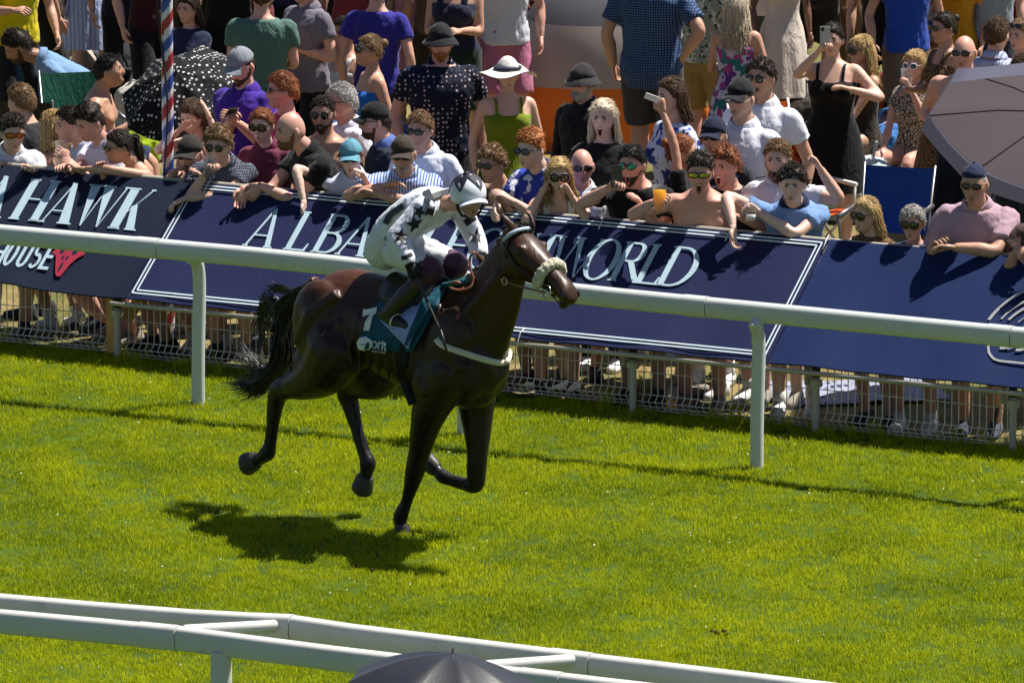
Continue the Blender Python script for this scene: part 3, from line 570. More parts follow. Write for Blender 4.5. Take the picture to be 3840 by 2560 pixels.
def coat():
    m = mat('dark_bay_coat', (.030, .0125, .0065), .48, .20, .45, 5, .10, 55, fold=.16); n = m.node_tree; b = n.nodes['Principled BSDF']; mx = n.nodes[m['mix']]
    tc = [k for k in n.nodes if k.type == 'TEX_COORD'][0]; sx = n.nodes.new('ShaderNodeSeparateXYZ'); n.links.new(tc.outputs['Object'], sx.inputs[0])
    r = n.nodes.new('ShaderNodeMapRange'); r.inputs[1].default_value = .62; r.inputs[2].default_value = 1.45; n.links.new(sx.outputs[2], r.inputs[0])
    k = n.nodes.new('ShaderNodeMix'); k.data_type = 'RGBA'; k.inputs[6].default_value = (.006, .0055, .006, 1); n.links.new(mx.outputs[2], k.inputs[7]); n.links.new(r.outputs[0], k.inputs[0])
    ns = n.nodes.new('ShaderNodeTexNoise'); ns.inputs['Scale'].default_value = 2.6; n.links.new(tc.outputs['Object'], ns.inputs['Vector'])
    r2 = n.nodes.new('ShaderNodeMapRange'); r2.inputs[1].default_value = 1.42; r2.inputs[2].default_value = 1.62; n.links.new(sx.outputs[2], r2.inputs[0])
    mu = n.nodes.new('ShaderNodeMath'); mu.operation = 'MULTIPLY'; r3 = n.nodes.new('ShaderNodeMapRange'); r3.inputs[1].default_value = .55; r3.inputs[2].default_value = .10; r3.inputs[3].default_value = .25; n.links.new(sx.outputs[0], r3.inputs[0]); m3 = n.nodes.new('ShaderNodeMath'); m3.operation = 'MULTIPLY'; n.links.new(r2.outputs[0], m3.inputs[0]); n.links.new(r3.outputs[0], m3.inputs[1]); n.links.new(m3.outputs[0], mu.inputs[0]); n.links.new(ns.outputs['Fac'], mu.inputs[1])
    k2 = n.nodes.new('ShaderNodeMix'); k2.data_type = 'RGBA'; n.links.new(k.outputs[2], k2.inputs[6]); k2.inputs[7].default_value = (.11, .034, .014, 1); n.links.new(mu.outputs[0], k2.inputs[0])
    n.links.new(k2.outputs[2], b.inputs['Base Color']); b.inputs['Sheen Weight'].default_value = .0; b.inputs['Coat Weight'].default_value = .22; b.inputs['Coat Roughness'].default_value = .28; return m
M_steel = mat('polished_steel', (.6, .58, .5), .25, .5, .05, metal=1.0); M_coat = coat(); M_hoof = mat('hoof_horn', (.035, .032, .028), .5, .4, .3, 30); M_eye = mat('wet_black', (.004, .003, .003), .08, .6, 0); M_black = mat('matt_black', (.008, .008, .009), .7, .3)
horse = fused('horse', HB, [M_coat], .0125, 7, wrinkle=(.005, .10), label='dark bay racehorse galloping right with a white sheepskin noseband and braided mane', cat='horse')
horse.location = HM; horse.rotation_euler = (0, 0, HYAW)
HBVH = BVHTree.FromPolygons([tuple(v) for v in HB.arr()], HB.f)
CL = tol(CAM)
def hit(zx, zy, off=.012, miss=0.0):
    d = ray(*zpx(zx, zy)); d = np.array([d@HF, d@HL, d[2]]); d /= np.linalg.norm(d)
    p, nrm, i, t = HBVH.ray_cast(Vector(CL), Vector(d))
    if p is None: return hl(zx, zy, miss)
    return np.array(p)-d*off
hp = lambda name, mb, m, **k: mb.build(name, m, horse, **k)
def hoof(c, ax, fw_, r0=.046, r1=.064, ln=.085):
    ax = np.array(ax, float); ax /= np.linalg.norm(ax); b = MB(); P = [c-ax*.025, c-ax*.005, c+ax*ln*.30, c+ax*ln*.65, c+ax*ln*.90, c+ax*(ln+.004)]
    b.tube(P, [r0*.95, r0*1.12, r0*1.05+.5*(r1-r0), r1*.99, r1*.94, r1*.72], 18, ref=fw_, sq=(1.10, .94)); o = hp('hoof', b, M_hoof, auto=60)
    q = MB(); f0 = np.array(fw_, float); f0 -= ax*(f0@ax); f0 /= np.linalg.norm(f0); t0 = np.cross(ax, f0); e0 = c+ax*(ln+.006); q.tube([e0+(f0*math.cos(t)*1.10+t0*math.sin(t)*.94)*r1*.62 for t in np.linspace(-2.4, 2.4, 22)], .007, 6); q.build('horseshoe', M_steel, o); return o
hoof(hl(718, 1440, .10), (.15, 0, -1), (1, 0, 0), .042, .058, .07)
hoof(LF[-1]+np.array([-.01, 0, .0]), hl(822, 1180, -.12)-hl(860, 1215, -.12), (0, 0, 1), .044, .056, .08)
hoof(RH[-1], hl(92, 1196, .135)-hl(140, 1178, .135), (0, 0, -1), .050, .068, .095)
hoof(LH[-1], hl(556, 1320, -.14)-hl(574, 1250, -.14), (-1, 0, 0), .050, .068, .095)
for sg in (-1, 1):
    b = MB(); b.ball(hd(.193, sg*.100, -.010), (.021, .017, .019), 12, 8); hp('eye', b, M_eye)
    b = MB(); b.ball(hd(.614, sg*(.062 if sg < 0 else .054), -.034), (.020, .012, .023), 10, 8, rot=Matrix.Rotation(.5*sg, 3, 'Z')); hp('nostril', b, M_eye)
for sg in (-1, 1):
    b = MB(); b.tube([hd(.645, sg*.030, -.088), hd(.60, sg*.056, -.090), hd(.54, sg*.058, -.090), hd(.50, sg*.060, -.088)], [.004, .005, .005, .003], 6); hp('lip_line', b, M_eye)
# the hairs of the tail
M_hair = mat('black_horse_hair', (.007, .007, .008), .38, .5, .3, 40)
b = MB(); r = random.Random(5)
A = [hl(352, 490), hl(300, 505), hl(245, 560), hl(226, 650), hl(232, 740), hl(222, 810)]
Bq = [hl(352, 490), hl(320, 520), hl(285, 600), hl(268, 700), hl(262, 790), hl(215, 850)]
ends = [hl(60, 890), hl(90, 930), hl(60, 860), hl(110, 905), hl(150, 880), hl(100, 760), hl(90, 730), hl(110, 800), hl(140, 920), hl(50, 880)]
for i in range(520):
    u = r.random(); pts = [A[k]*(1-u)+Bq[k]*u+np.array([0, r.gauss(0, .035)*(k/5+.2), 0])+np.array([r.gauss(0, .008), 0, r.gauss(0, .008)])*k/3 for k in range(6)]
    e = ends[r.randrange(len(ends))]+np.array([r.gauss(0, .04), r.gauss(0, .04), r.gauss(0, .025)]); q = r.random()
    if q < .16: pts = pts[:3]+[hl(190+r.gauss(0, 18), 560+r.gauss(0, 25)), hl(170+r.gauss(0, 20), 690+r.gauss(0, 60))]
    elif q < .22: pts = pts[:2]+[hl(245, 508+r.gauss(0, 8)), hl(205+r.gauss(0, 15), 500+r.gauss(0, 12))]
    else:
        md = pts[-1]*.5+e*.5+np.array([0, 0, -.035]); pts = pts+[md, e]
    P = smooth_path(pts, 15); w0 = r.uniform(.0035, .007); b.tube(P, np.interp(np.linspace(0, 1, 15), [0, .5, .85, 1], [w0, w0, w0*.5, w0*.1]), 3)
hp('tail', b, M_hair)
b = MB(); bo = MB()
path = smooth_path([hl(1122, 285), hl(1103, 318), hl(1075, 360), hl(1048, 395), hl(1020, 430), hl(985, 462), hl(965, 480)], 15)
for i, p in enumerate(path):
    bb = MB(); t_ = np.array([.012, 0, .016]); j = np.array([r.gauss(0, .004), r.gauss(0, .008), r.gauss(0, .004)])
    bb.ball(p+t_+j, (.020, .018, .021), 10, 7); bb.ball(p+t_*2.0+j*2, (.013, .012, .014), 8, 6); hp('mane_braid', bb, M_hair)
b = MB()
for i in range(90):
    p = hd(r.uniform(.0, .07), r.gauss(0, .022), .035); e = p+HA*r.uniform(.02, .06)+np.array([r.gauss(0, .015), r.gauss(0, .02), r.uniform(.0, .045)]); b.tube([p, p*.5+e*.5+np.array([0, 0, .014]), e], [.004, .003, .0008], 3)
hp('forelock', b, M_hair)
# ---- tack (rests on the horse, so things of their own)
def tk(name, mb, m, label, cat, **k):
    o = mb.build(name, m, label=label, cat=cat, **k); o.location = HM; o.rotation_euler = (0, 0, HYAW); return o
def strap(b, pts, wd, th=.004, off=.008, mi=0, n=26):
    """band through traced points, laid on the coat"""
    P = smooth_path([hit(x, y, off) for x, y in pts], n); band(b, P, wd, th, mi)
def band(b, P, wd, th=.004, mi=0):
    vd = np.array([FW@HF, FW@HL, FW[2]]); R = []
    for i in range(len(P)):
        d = P[min(i+1, len(P)-1)]-P[max(i-1, 0)]; d /= np.linalg.norm(d)+1e-9; s = np.cross(d, vd); s /= np.linalg.norm(s)+1e-9; k = np.cross(d, s)
        R.append([P[i]+s*wd/2+k*th, P[i]+s*wd/2-k*th, P[i]-s*wd/2-k*th, P[i]-s*wd/2+k*th])
    b.rings(R, mi)
M_leather = mat('dark_leather', (.012, .009, .008), .4, .5, .2); M_tan = mat('tan_leather', (.22, .075, .035), .45, .5, .25, 20); M_steel = mat('polished_steel', (.6, .58, .5), .25, .5, .05, metal=1.0)
M_fleece = mat('sheepskin', (.62, .57, .44), .95, .1, .2, 30, 1.0, 180); M_brow = mat('pale_blue_band', (.40, .48, .62), .5, .4, .1); M_webb = mat('white_webbing', (.55, .52, .42), .6, .3, .15, 30, .2, 300)
def headring(s0, n0s, pts, wd, m, th=.006):
    P = np.array([hd(*p) for p in pts]); return P
def around(s_top, s_bot, k=1.06, n=40, half=None):
    """ring round the head: leans from s_top on the face to s_bot under the jaw"""
    out = []
    for i in range(n):
        a = 2*math.pi*i/n; s_ = s_top+(s_bot-s_top)*(1-math.sin(a))/2
        nt_, nb_, hw = [np.interp(s_, sp[:, 0], sp[:, j]) for j in (1, 2, 3)]; nc = nt_*.62+nb_*.38; c, s = math.cos(a), math.sin(a)
        nn = nc+(nt_-nc)*abs(s)**.8 if s > 0 else nc-(nc-nb_)*abs(s); ll = math.copysign(abs(c)**.8, c)*hw*(1-.45*max(-s, 0)**1.5-.22*max(s, 0)**2)
        out.append(hd(s_, ll*k+math.copysign(.004, ll), nn+(.006 if s > 0 else -.006)))
    return np.array(out)
def loop(b, P, wd, th=.003):
    n = len(P); c = P.mean(0); R = []
    for i in range(n):
        o_ = P[i]-c; d = P[(i+1) % n]-P[i-1]; d /= np.linalg.norm(d); o_ = o_-d*(o_@d); o_ /= np.linalg.norm(o_); s = np.cross(d, o_)
        R.append([P[i]+s*wd/2+o_*th, P[i]-s*wd/2+o_*th, P[i]-s*wd/2-o_*th, P[i]+s*wd/2-o_*th])
    R.append(R[0]); b.rings(R, cap=False)
bridle = empty('bridle', tuple(HM), HYAW, label='dark leather race bridle with pale blue browband and steel bit rings', cat='bridle')
tp = lambda name, mb, m: mb.build(name, m, bridle)
b = MB(); loop(b, around(.02, .16, 1.06), .022); tp('headpiece', b, M_leather)
b = MB(); br = [hd(.045, .098, -.03), hd(.065, .090, .025), hd(.075, .055, .058), hd(.08, 0, .068), hd(.075, -.055, .058), hd(.065, -.090, .025), hd(.045, -.098, -.03)]; b.tube(smooth_path(br, 24), .0125, 8); tp('browband', b, M_brow)
for sg in (-1, 1):
    b = MB(); P = smooth_path([hd(.05, sg*.098, -.05), hd(.2, sg*.110, -.085), hd(.35, sg*.086, -.09), hd(.475, sg*.070, -.082)], 14); b.tube(P, .008, 6); tp('cheek_strap', b, M_leather)
    c0 = hd(.50, sg*.074, -.088); b = MB(); b.tube([c0+.044*(math.cos(t)*HA+math.sin(t)*HN)+HS*sg*.01*math.cos(t) for t in np.linspace(0, 2*math.pi, 25)], .0042, 6, cap=False); tp('bit_ring', b, M_steel)
b = MB(); b.tube([hd(.50, -.085, -.085), hd(.515, 0, -.088), hd(.50, .085, -.085)], .008, 8); tp('bit', b, M_steel)
b = MB(); P = around(.42, .45, 1.05, 40); loop(b, P, .016); tp('noseband_strap', b, M_leather)
b = MB(); P = np.array([hd(.415, -.078, -.10), hd(.410, -.085, -.055), hd(.405, -.072, -.005), hd(.40, -.040, .032), hd(.398, 0, .045), hd(.40, .040, .032), hd(.405, .072, -.005), hd(.410, .085, -.055), hd(.415, .078, -.10)])
P = smooth_path(P, 40); R0 = .034; b.tube(P, [R0*(.72 if i in (0, 39) else 1)*(1+.10*math.sin(i*2.1)) for i in range(40)], 14, round_end=True)
fl = fused('sheepskin_noseband', b, [M_fleece], .007, 1, wrinkle=(.014, .015), label='fluffy cream sheepskin noseband across the horse face', cat='noseband'); fl.location = HM; fl.rotation_euler = (0, 0, HYAW)
# breast girth
b = MB(); strap(b, [(852, 700), (868, 720), (900, 735), (960, 756), (1030, 778), (1085, 792), (1120, 794)], .038, .003, .016)
P = [hit(1120, 794, .016), hl(1134, 785, -.05), hl(1139, 750, -.14), np.array([.55, .25, 1.18]), np.array([.3, .29, 1.2])]; band(b, smooth_path(P, 12), .034, .003)
tk('breast_girth', b, M_webb, 'narrow white webbing breast strap across the horse chest', 'strap')
# saddle cloth: patch of traced outline laid on the flank
def patch(b, tl, tr, br_, bl, nu=14, nv=14, off=.016, wav=0, mi=0, far=False):
    G = []
    for j in range(nv+1):
        v = j/nv
        for i in range(nu+1):
            u = i/nu; x = (tl[0]*(1-u)+tr[0]*u)*(1-v)+(bl[0]*(1-u)+br_[0]*u)*v; y = (tl[1]*(1-u)+tr[1]*u)*(1-v)+(bl[1]*(1-u)+br_[1]*u)*v
            p = hit(x, y, off+wav*(1+math.sin(u*9+v*4))*v); G.append(p)
    G = np.array(G); K = np.array([FW@HF, FW@HL, FW[2]])*.006; n0 = len(G); V = np.concatenate([G, G+K]); ix = lambda i, j: j*(nu+1)+i; F = []
    for j in range(nv):
        for i in range(nu): F += [(ix(i, j), ix(i, j+1), ix(i+1, j+1), ix(i+1, j)), tuple(k+n0 for k in (ix(i, j), ix(i+1, j), ix(i+1, j+1), ix(i, j+1)))]
    for i in range(nu): F += [(ix(i, 0), ix(i+1, 0), ix(i+1, 0)+n0, ix(i, 0)+n0), (ix(i, nv), ix(i, nv)+n0, ix(i+1, nv)+n0, ix(i+1, nv))]
    for j in range(nv): F += [(ix(0, j), ix(0, j)+n0, ix(0, j+1)+n0, ix(0, j+1)), (ix(nu, j), ix(nu, j+1), ix(nu, j+1)+n0, ix(nu, j)+n0)]
    b.add(V, F, mi)
    if far: V2 = V.copy(); V2[:, 1] *= -1; b.add(V2, [tuple(reversed(f)) for f in F], mi)
M_teal = mat('teal_cloth', (.008, .07, .11), .75, .25, .2, 12, .15, 200); M_navy = mat('dark_navy_pad', (.010, .011, .018), .7, .3, .2, 12); M_lilac = mat('lilac_lining', (.25, .32, .62), .7, .3, .1, 12, .1, 200); M_tealp = mat('bright_teal_pad', (.01, .10, .14), .6, .3, .2)
cloth = empty('saddle_cloth', tuple(HM), HYAW, label='teal number cloth with a white seven hanging on the horse flank', cat='saddle cloth')
b = MB(); patch(b, (655, 492), (905, 482), (760, 752), (532, 738), 18, 16, .018, .006, far=True); b.build('cloth', M_teal, cloth)
b = MB(); patch(b, (680, 585), (810, 560), (742, 742), (632, 628), 12, 12, .050, .018); b.build('folded_lining', M_lilac, cloth)
b = MB(); patch(b, (800, 540), (850, 530), (745, 728), (725, 725), 8, 12, .055, .010); b.build('folded_edge', M_teal, cloth)
def decal(name, polys, m, off):
    b = MB()
    for k, p in enumerate(polys):
        q = [hit(x, y, off+.0008*k) for x, y in p]; n = len(q); b.add(q, [tuple(range(n))]); 
    return b.build(name, m, cloth, smooth=False)
M_num = mat('white_number', (.66, .70, .72), .6, .3, .05)
decal('numeral', [[(568, 588), (620, 575), (617, 600), (566, 610)], [(617, 600), (606, 597), (600, 625), (590, 668), (567, 668), (574, 632), (592, 606)], [(566, 583), (572, 582), (574, 612), (564, 612)]], M_num, .034)
decal('emblem', [[(540, 715), (552, 696), (577, 690), (598, 705), (604, 722), (592, 742), (568, 750), (548, 742)]], M_num, .032)
decal('emblem_mark', [[(550, 722), (562, 712), (572, 718), (586, 714), (598, 726), (584, 728), (574, 724), (560, 730)]], M_teal, .036)
def ringp(cx, cy, rx, ry, t): return [[(cx+rx*math.cos(a), cy+ry*math.sin(a)), (cx+rx*math.cos(a+.52), cy+ry*math.sin(a+.52)), (cx+(rx-t)*math.cos(a+.52), cy+(ry-t)*math.sin(a+.52)), (cx+(rx-t)*math.cos(a), cy+(ry-t)*math.sin(a))] for a in np.arange(0, 6.28, .5236)]
decal('lettering', ringp(609, 724, 12, 15, 4.5)+[[(624, 712), (629, 712), (628, 742), (622, 741)], [(629, 717), (637, 712), (637, 717), (629, 723)], [(640, 708), (645, 709), (642, 745), (637, 744)], [(645, 714), (656, 716), (655, 729), (644, 728)], [(646, 730), (651, 730), (657, 748), (651, 748)]]+[[(600+k*7, 746+k*.9), (604+k*7, 746.5+k*.9), (604+k*7, 751+k*.9), (600+k*7, 750.5+k*.9)] for k in range(8)], M_num, .034)
sad = empty('race_saddle', tuple(HM), HYAW, label='small dark race saddle over a teal pad under the jockey', cat='saddle')
b = MB(); R = []
for x, zt, hw in ((-.13, 1.625, .17), (-.05, 1.61, .20), (.08, 1.61, .20), (.20, 1.63, .18), (.26, 1.65, .12)):
    a = np.linspace(-1.2, 1.2, 13); R.append([(x, hw*math.sin(t)*1.1, zt-.22*(1-math.cos(t))) for t in a]+[(x, hw*math.sin(t)*1.0, zt-.22*(1-math.cos(t))-.02) for t in a[::-1]])
b.rings(R); b.build('seat', M_leather, sad)
b = MB(); b.tube(smooth_path([hit(880, 492, .03), hit(915, 487, .04), hl(960, 476, .06), hl(985, 470, .0)], 12), [.02]*12, 8); b.build('pad', M_tealp, sad)
b = MB(); strap(b, [(742, 640), (735, 720), (728, 800), (735, 870), (765, 955)], .07, .004, .014); b.build('girth', M_black, sad)
b = MB(); b.tube(smooth_path([hit(905, 488, .04), hl(930, 478, .1), hl(960, 490, .06), hl(945, 508, .1), hit(912, 505, .03)], 16), .009, 8); b.build('rein_end_loop', M_tan, sad)
# ============================================================ people: one generator, every figure its own pose, dress and face
def smooth01(x): x = np.clip(x, 0, 1); return x*x*(3-2*x)
NA, NR = 40, 30
_t = np.linspace(-1, 1, NA+1)[:-1]; TH_ = np.sign(_t)*np.abs(_t)**1.35*math.pi
_ph = np.linspace(.03, math.pi-.03, NR); 
TG, PG = np.meshgrid(TH_, _ph); HG = np.cos(PG)
def head_verts(fem=0, mouth=0, wide=1.0):
    th, h = TG, HG; s = np.sin(PG)
    x = np.sin(th)*s*.077*wide; y = -np.cos(th)*s*.097; z = h*.118
    jaw = smooth01((-.05-h)/.95); front = np.cos(th)
    x = x*(1-.30*jaw*(1.08 if fem else .95)); y = np.where(front > 0, y*(1-.02*jaw), y*(1-.42*smooth01((-.25-h)/.7)))
    low = (h < -.5)&(front > .3); y = y-np.where(front > 0, .026*smooth01((-.35-h)/.4)*np.maximum(front, 0)**.7, 0)
    def g(t0, w, h0, hw): return np.exp(-((np.abs(th)-t0)/w)**2-((h-h0)/hw)**2)
    n = .026*np.exp(-(th/.15)**2)*np.interp(h, [-.42, -.36, -.24, -.1, .1, .25], [0, .35, 1.0, .6, .28, 0])
    r = n-.010*g(.36, .17, .09, .10)+.004*g(.33, .25, .23, .07)+.004*g(.75, .3, -.12, .14)+.007*g(0, .3, -.86, .12)+.004*g(0, .26, -.52, .10)+.004*g(.14, .08, -.33, .05)
    if mouth: r = r-.026*np.exp(-(th/.25)**4-((h+.59)/.14)**4); z = z-.018*mouth*smooth01((-.5-h)/.25)*np.maximum(front, 0)
    else: r = r-.004*np.exp(-(th/.24)**4-((h+.555)/.025)**2)
    L = np.sqrt(x*x+y*y+z*z)+1e-9; return np.stack([x*(1+r/L), y*(1+r/L), z*(1+r*.35/L)], -1).reshape(-1, 3)
def head_faces():
    F = []
    for i in range(NR-1):
        for j in range(NA): k = (j+1) % NA; F.append((i*NA+j, (i+1)*NA+j, (i+1)*NA+k, i*NA+k))
    F.append(tuple(range(NA))); F.append(tuple((NR-1)*NA+j for j in range(NA-1, -1, -1))); return F
HEADF = head_faces()
def head_mats(mouth, fem):
    M = []
    for f in HEADF[:-2]:
        i, j = f[0]//NA, f[0] % NA; th = (TH_[j]+TH_[(j+1) % NA])/2 if j < NA-1 else 3.0; h = (HG[i, 0]+HG[i+1, 0])/2; m = 0; a = abs(th)
        if mouth and (a/.27)**2+((h+.60)/.16)**2 < 1: m = 4 if -.53 < h < -.47 else 2
        elif (a/(.36 if mouth else .27))**2+((h+.58)/(.24 if mouth else .085))**2 < 1: m = 1
        elif .17 < a < .50 and .195 < h+.06*a < .25: m = 3
        if m == 0 and not fem and h < -.30 and a < 1.35 and h > -.99: m = 6
        elif m == 0 and (((a-.55)/.25)**2+((h+.15)/.14)**2 < 1 or (a < .14 and -.3 < h < -.12)): m = 7
        M.append(m)
    return M+[0, 0]
def hair_h(th, front=.52, temple=.12, back=-.55):
    a = np.abs(th); return np.interp(a, [0, .55, .95, 1.25, 1.55, 1.9, math.pi], [front, front-.02, front-.2, temple, temple-.05, -.30, back])
def shell(b, V, thick, hline, seed, rough=.0, scale=18, soft=.16, mi=0, upto=None):
    V = V.reshape(NR, NA, 3); fac = smooth01((HG-hline)/soft)
    if upto is not None: fac = fac*smooth01((upto-HG)/.1)
    N = V/np.linalg.norm(V, axis=-1, keepdims=True); W = V.copy()
    for i in range(NR):
        for j in range(NA):
            f = fac[i, j]; nz = mnoise.noise(Vector(V[i, j])*scale+Vector((seed*3.1, 0, seed))) if rough and f > 0 else 0
            W[i, j] = V[i, j]+N[i, j]*(thick*f*(1+rough*nz)-.006*(1-f))
    b.add(W.reshape(-1, 3), HEADF, mi); return fac
def strands(b, V, fac, n, seed, length, lift, wd, down=0.0, wave=0, thick=.012, curl=0, part=0, flow='back'):
    """fine locks laid over the scalp; down > 0 lets them hang"""
    g = np.random.default_rng(seed); V = V.reshape(NR, NA, 3); c = np.argwhere(fac[1:-1] > .5)
    if not len(c): return
    c = c[g.integers(0, len(c), n)]; p = V[c[:, 0]+1, c[:, 1]]; p = p+g.normal(0, .003, p.shape); nn = p/np.linalg.norm(p, axis=1, keepdims=True); p = p+nn*thick*.85
    if down:
        zf = -down*g.uniform(.78, 1.08, n); out = np.stack([nn[:, 0], nn[:, 1]*.8, np.zeros(n)], 1); out /= np.linalg.norm(out, axis=1, keepdims=True)+1e-6
        fr = out[:, 1] < -.25; sx = np.where(np.abs(out[:, 0]) < .05, g.choice([-1, 1], n), np.sign(out[:, 0])); out[fr] = np.stack([sx*.92, np.full(n, .05), np.zeros(n)], 1)[fr]
        rr_ = g.uniform(.080, .108, n)[:, None]; cl = np.repeat(g.normal(0, 1, (n//6+1, 1, 3)), 6, 0)[:n, 0]
        K = [p, np.concatenate([out[:, :1]*.088, out[:, 1:2]*.10+.012, np.full((n, 1), .035)], 1), np.concatenate([out[:, :1]*rr_, out[:, 1:2]*rr_*1.1+.015, np.full((n, 1), -.06)], 1)]
        for k in range(1, 6): q = np.concatenate([out[:, :1]*rr_*(1+.03*k), out[:, 1:2]*rr_+.02+.006*k, (-.06+(zf+.06)*k/5)[:, None]], 1); q[:, :2] += wave*(.017*cl[:, :2]*math.sin(k*2.2+1)+g.normal(0, .006, (n, 2))); K.append(q)
        K = np.stack(K, 1); W = np.stack([smooth_path(K[i], 15) for i in range(n)]) if n < 0 else catmull(K, 15); b.tubes(W, wd*np.interp(np.linspace(0, 1, 15), [0, .15, .75, 1], [.5, 1, .9, .15])[None]*g.uniform(.6, 1.2, (n, 1)), 3)
    else:
        t = np.stack([nn[:, 0]*.6, np.full(n, .9 if flow == 'back' else -1.0), np.full(n, -.35)], 1)+g.normal(0, .4, (n, 3)); t -= nn*(t*nn).sum(1, keepdims=True); t /= np.linalg.norm(t, axis=1, keepdims=True)+1e-6
        L = length*g.uniform(.6, 1.2, (n, 1)); e = p+t*L+nn*lift*g.uniform(.0, 1.2, (n, 1)); e[:, 2:] -= L*.12; m_ = (p+e)/2+nn*lift*.5+g.normal(0, curl+1e-6, (n, 3))
        W = catmull(np.stack([p-nn*.004, m_, e], 1), 6); b.tubes(W, wd*np.array([.8, 1, 1, .9, .6, .15])[None]*g.uniform(.6, 1.2, (n, 1)), 3)
def catmull(K, m):
    N, q = K.shape[:2]; T = np.linspace(0, q-1, m); i = np.minimum(T.astype(int), q-2); u = (T-i)[None, :, None]
    p0, p1, p2, p3 = K[:, np.maximum(i-1, 0)], K[:, i], K[:, i+1], K[:, np.minimum(i+2, q-1)]
    return .5*(2*p1+(p2-p0)*u+(2*p0-5*p1+4*p2-p3)*u*u+(3*p1-p0-3*p2+p3)*u**3)
def basis(d, up):
    d = np.array(d, float); d /= np.linalg.norm(d)+1e-9; n = np.array(up, float); n -= d*(n@d); n /= np.linalg.norm(n)+1e-9; return d, n, np.cross(d, n)
def hand(b, wrist, d, palm, side, pose='relax', s=1.0, mi=0):
    """palm, four unequal fingers with two bends and a thumb from the side of the palm"""
    d, n, t = basis(d, palm); t = t*side
    P = lambda f, l, u: wrist+(d*f+t*l+n*u)*s
    b.rings([[P(f, w_*c, h_*q) for c, q in ((1, .35), (.6, 1), (-.6, 1), (-1, .35), (-1, -.35), (-.6, -1), (.6, -1), (1, -.35))] for f, w_, h_ in ((-.015, .024, .018), (.015, .029, .016), (.05, .040, .015), (.085, .041, .0135), (.096, .037, .010))], mi)
    cu = {'relax': (.35, .5, .35), 'fist': (1.5, 1.7, 1.2), 'grip': (.75, .95, .7), 'flat': (.08, .12, .1), 'point': (.1, .1, .1)}[pose]
    for k, (l, fl) in enumerate(((.031, .072), (.0105, .080), (-.0105, .075), (-.031, .058))):
        a = 0; p = P(.088, l, 0); pts = [p-d*.012*s]; c3 = cu if not (pose == 'point' and k) else (1.3, 1.5, 1.0)
        pts.append(p)
        for q, fr in enumerate((.45, .31, .24)):
            a += c3[q]*(1+.12*k); p = p+(d*math.cos(a)+n*math.sin(a)+t*(l*1.3 if pose == 'flat' else l*.3))*fl*fr*s; pts.append(p)
        b.tube(pts, [.0095*s, .0095*s, .0088*s, .008*s, .0055*s], 6, mi)
    th = [P(.02, .026, .004), P(.045, .05, .010), P(.070, .055 if pose not in ('grip', 'fist') else .045, .022 if pose != 'flat' else .008), P(.092, .05 if pose not in ('grip', 'fist') else .02, .03 if pose != 'flat' else .01)]
    b.tube(th, [.013*s, .0115*s, .010*s, .006*s], 6, mi)
def ik(S, T, l1, l2, hint):
    v = T-S; D = np.linalg.norm(v); mx = (l1+l2)*.995
    if D > mx: T = S+v/D*mx; v = T-S; D = mx
    D = max(D, abs(l1-l2)+.02); a = (l1*l1-l2*l2+D*D)/(2*D); h = math.sqrt(max(l1*l1-a*a, 0)); d = v/(np.linalg.norm(v)+1e-9)
    k = np.array(hint, float); k -= d*(k@d); k /= np.linalg.norm(k)+1e-9; return S+d*a+k*h, S+d*D
def skinmat(i, v=0):
    c = [(.66, .43, .35), (.60, .37, .28), (.58, .31, .24), (.48, .265, .18), (.33, .17, .105), (.13, .062, .036)][i]
    c = tuple(a_*b_ for a_, b_ in zip(c, ((1, 1, 1), (.86, .84, .86), (1.04, .86, .84))[v]))
    return mat('skin_%d_%d' % (i, v), c, .48, .35, .16, 9, .08, 160, sss=.0)
M_lips = [mat('lips_%d' % i, c, .4, .4, .1) for i, c in enumerate([(.36, .12, .10), (.27, .10, .075)])]
M_mouth = mat('mouth_inside', (.035, .006, .006), .5); M_brows = mat('brow_and_lash', (.10, .052, .032), .7); M_iris = mat('eye_dark', (.018, .012, .009), .25, .5); M_teeth = mat('teeth', (.7, .66, .58), .4)
def hairmat(c):
    nm = 'hair_%s' % c; col = {'black': (.010, .008, .007), 'dark': (.022, .013, .008), 'brown': (.065, .034, .017), 'light': (.16, .09, .042), 'blonde': (.42, .28, .12), 'platinum': (.62, .52, .38), 'ginger': (.33, .115, .03), 'red': (.20, .065, .022), 'grey': (.33, .31, .29), 'white': (.55, .53, .5)}[c]
    return mat(nm, col, .55, .22, .45, 60, .4, 90)
M_lens = mat('dark_lens', (.008, .007, .007), .08, .7, 0, coat=.3)
def cloth(c, nm=None): return mat(nm or 'cloth_%s' % (c if isinstance(c, str) else '_'.join('%.2f' % k for k in c)), c, .85, .2, .10, 22, .12, 240, sheen=.1, fold=.28)
def sections(fem, w_):
    if fem: return [(.80, .135, .105, 0), (.88, .172, .118, .005), (.95, .172, .115, .005), (1.03, .145, .10, 0), (1.10, .128, .092, -.002), (1.18, .135, .098, -.005), (1.26, .150, .118, -.018), (1.32, .155, .112, -.014), (1.39, .155, .092, .0), (1.44, .120, .075, .008), (1.48, .065, .058, .008)]
    return [(.80, .125, .105, 0), (.88, .160, .116, .005), (.96, .160, .112, .0), (1.05, .148, .106, -.004), (1.13, .150, .108, -.006), (1.22, .165, .116, -.008), (1.31, .180, .122, -.008), (1.38, .180, .110, .0), (1.44, .140, .085, .008), (1.49, .072, .064, .010)]
def torso_ring(z, hw, hd_, yc, infl, n=20):
    a = np.arange(n)*2*math.pi/n; c, s = np.cos(a), np.sin(a); cx = np.sign(c)*np.abs(c)**.82; sy = np.sign(s)*np.abs(s)**.9
    return np.stack([cx*(hw+infl), sy*(hd_+infl)+yc, np.full(n, z)], 1)
PEOPLE = []; HANDS = {}
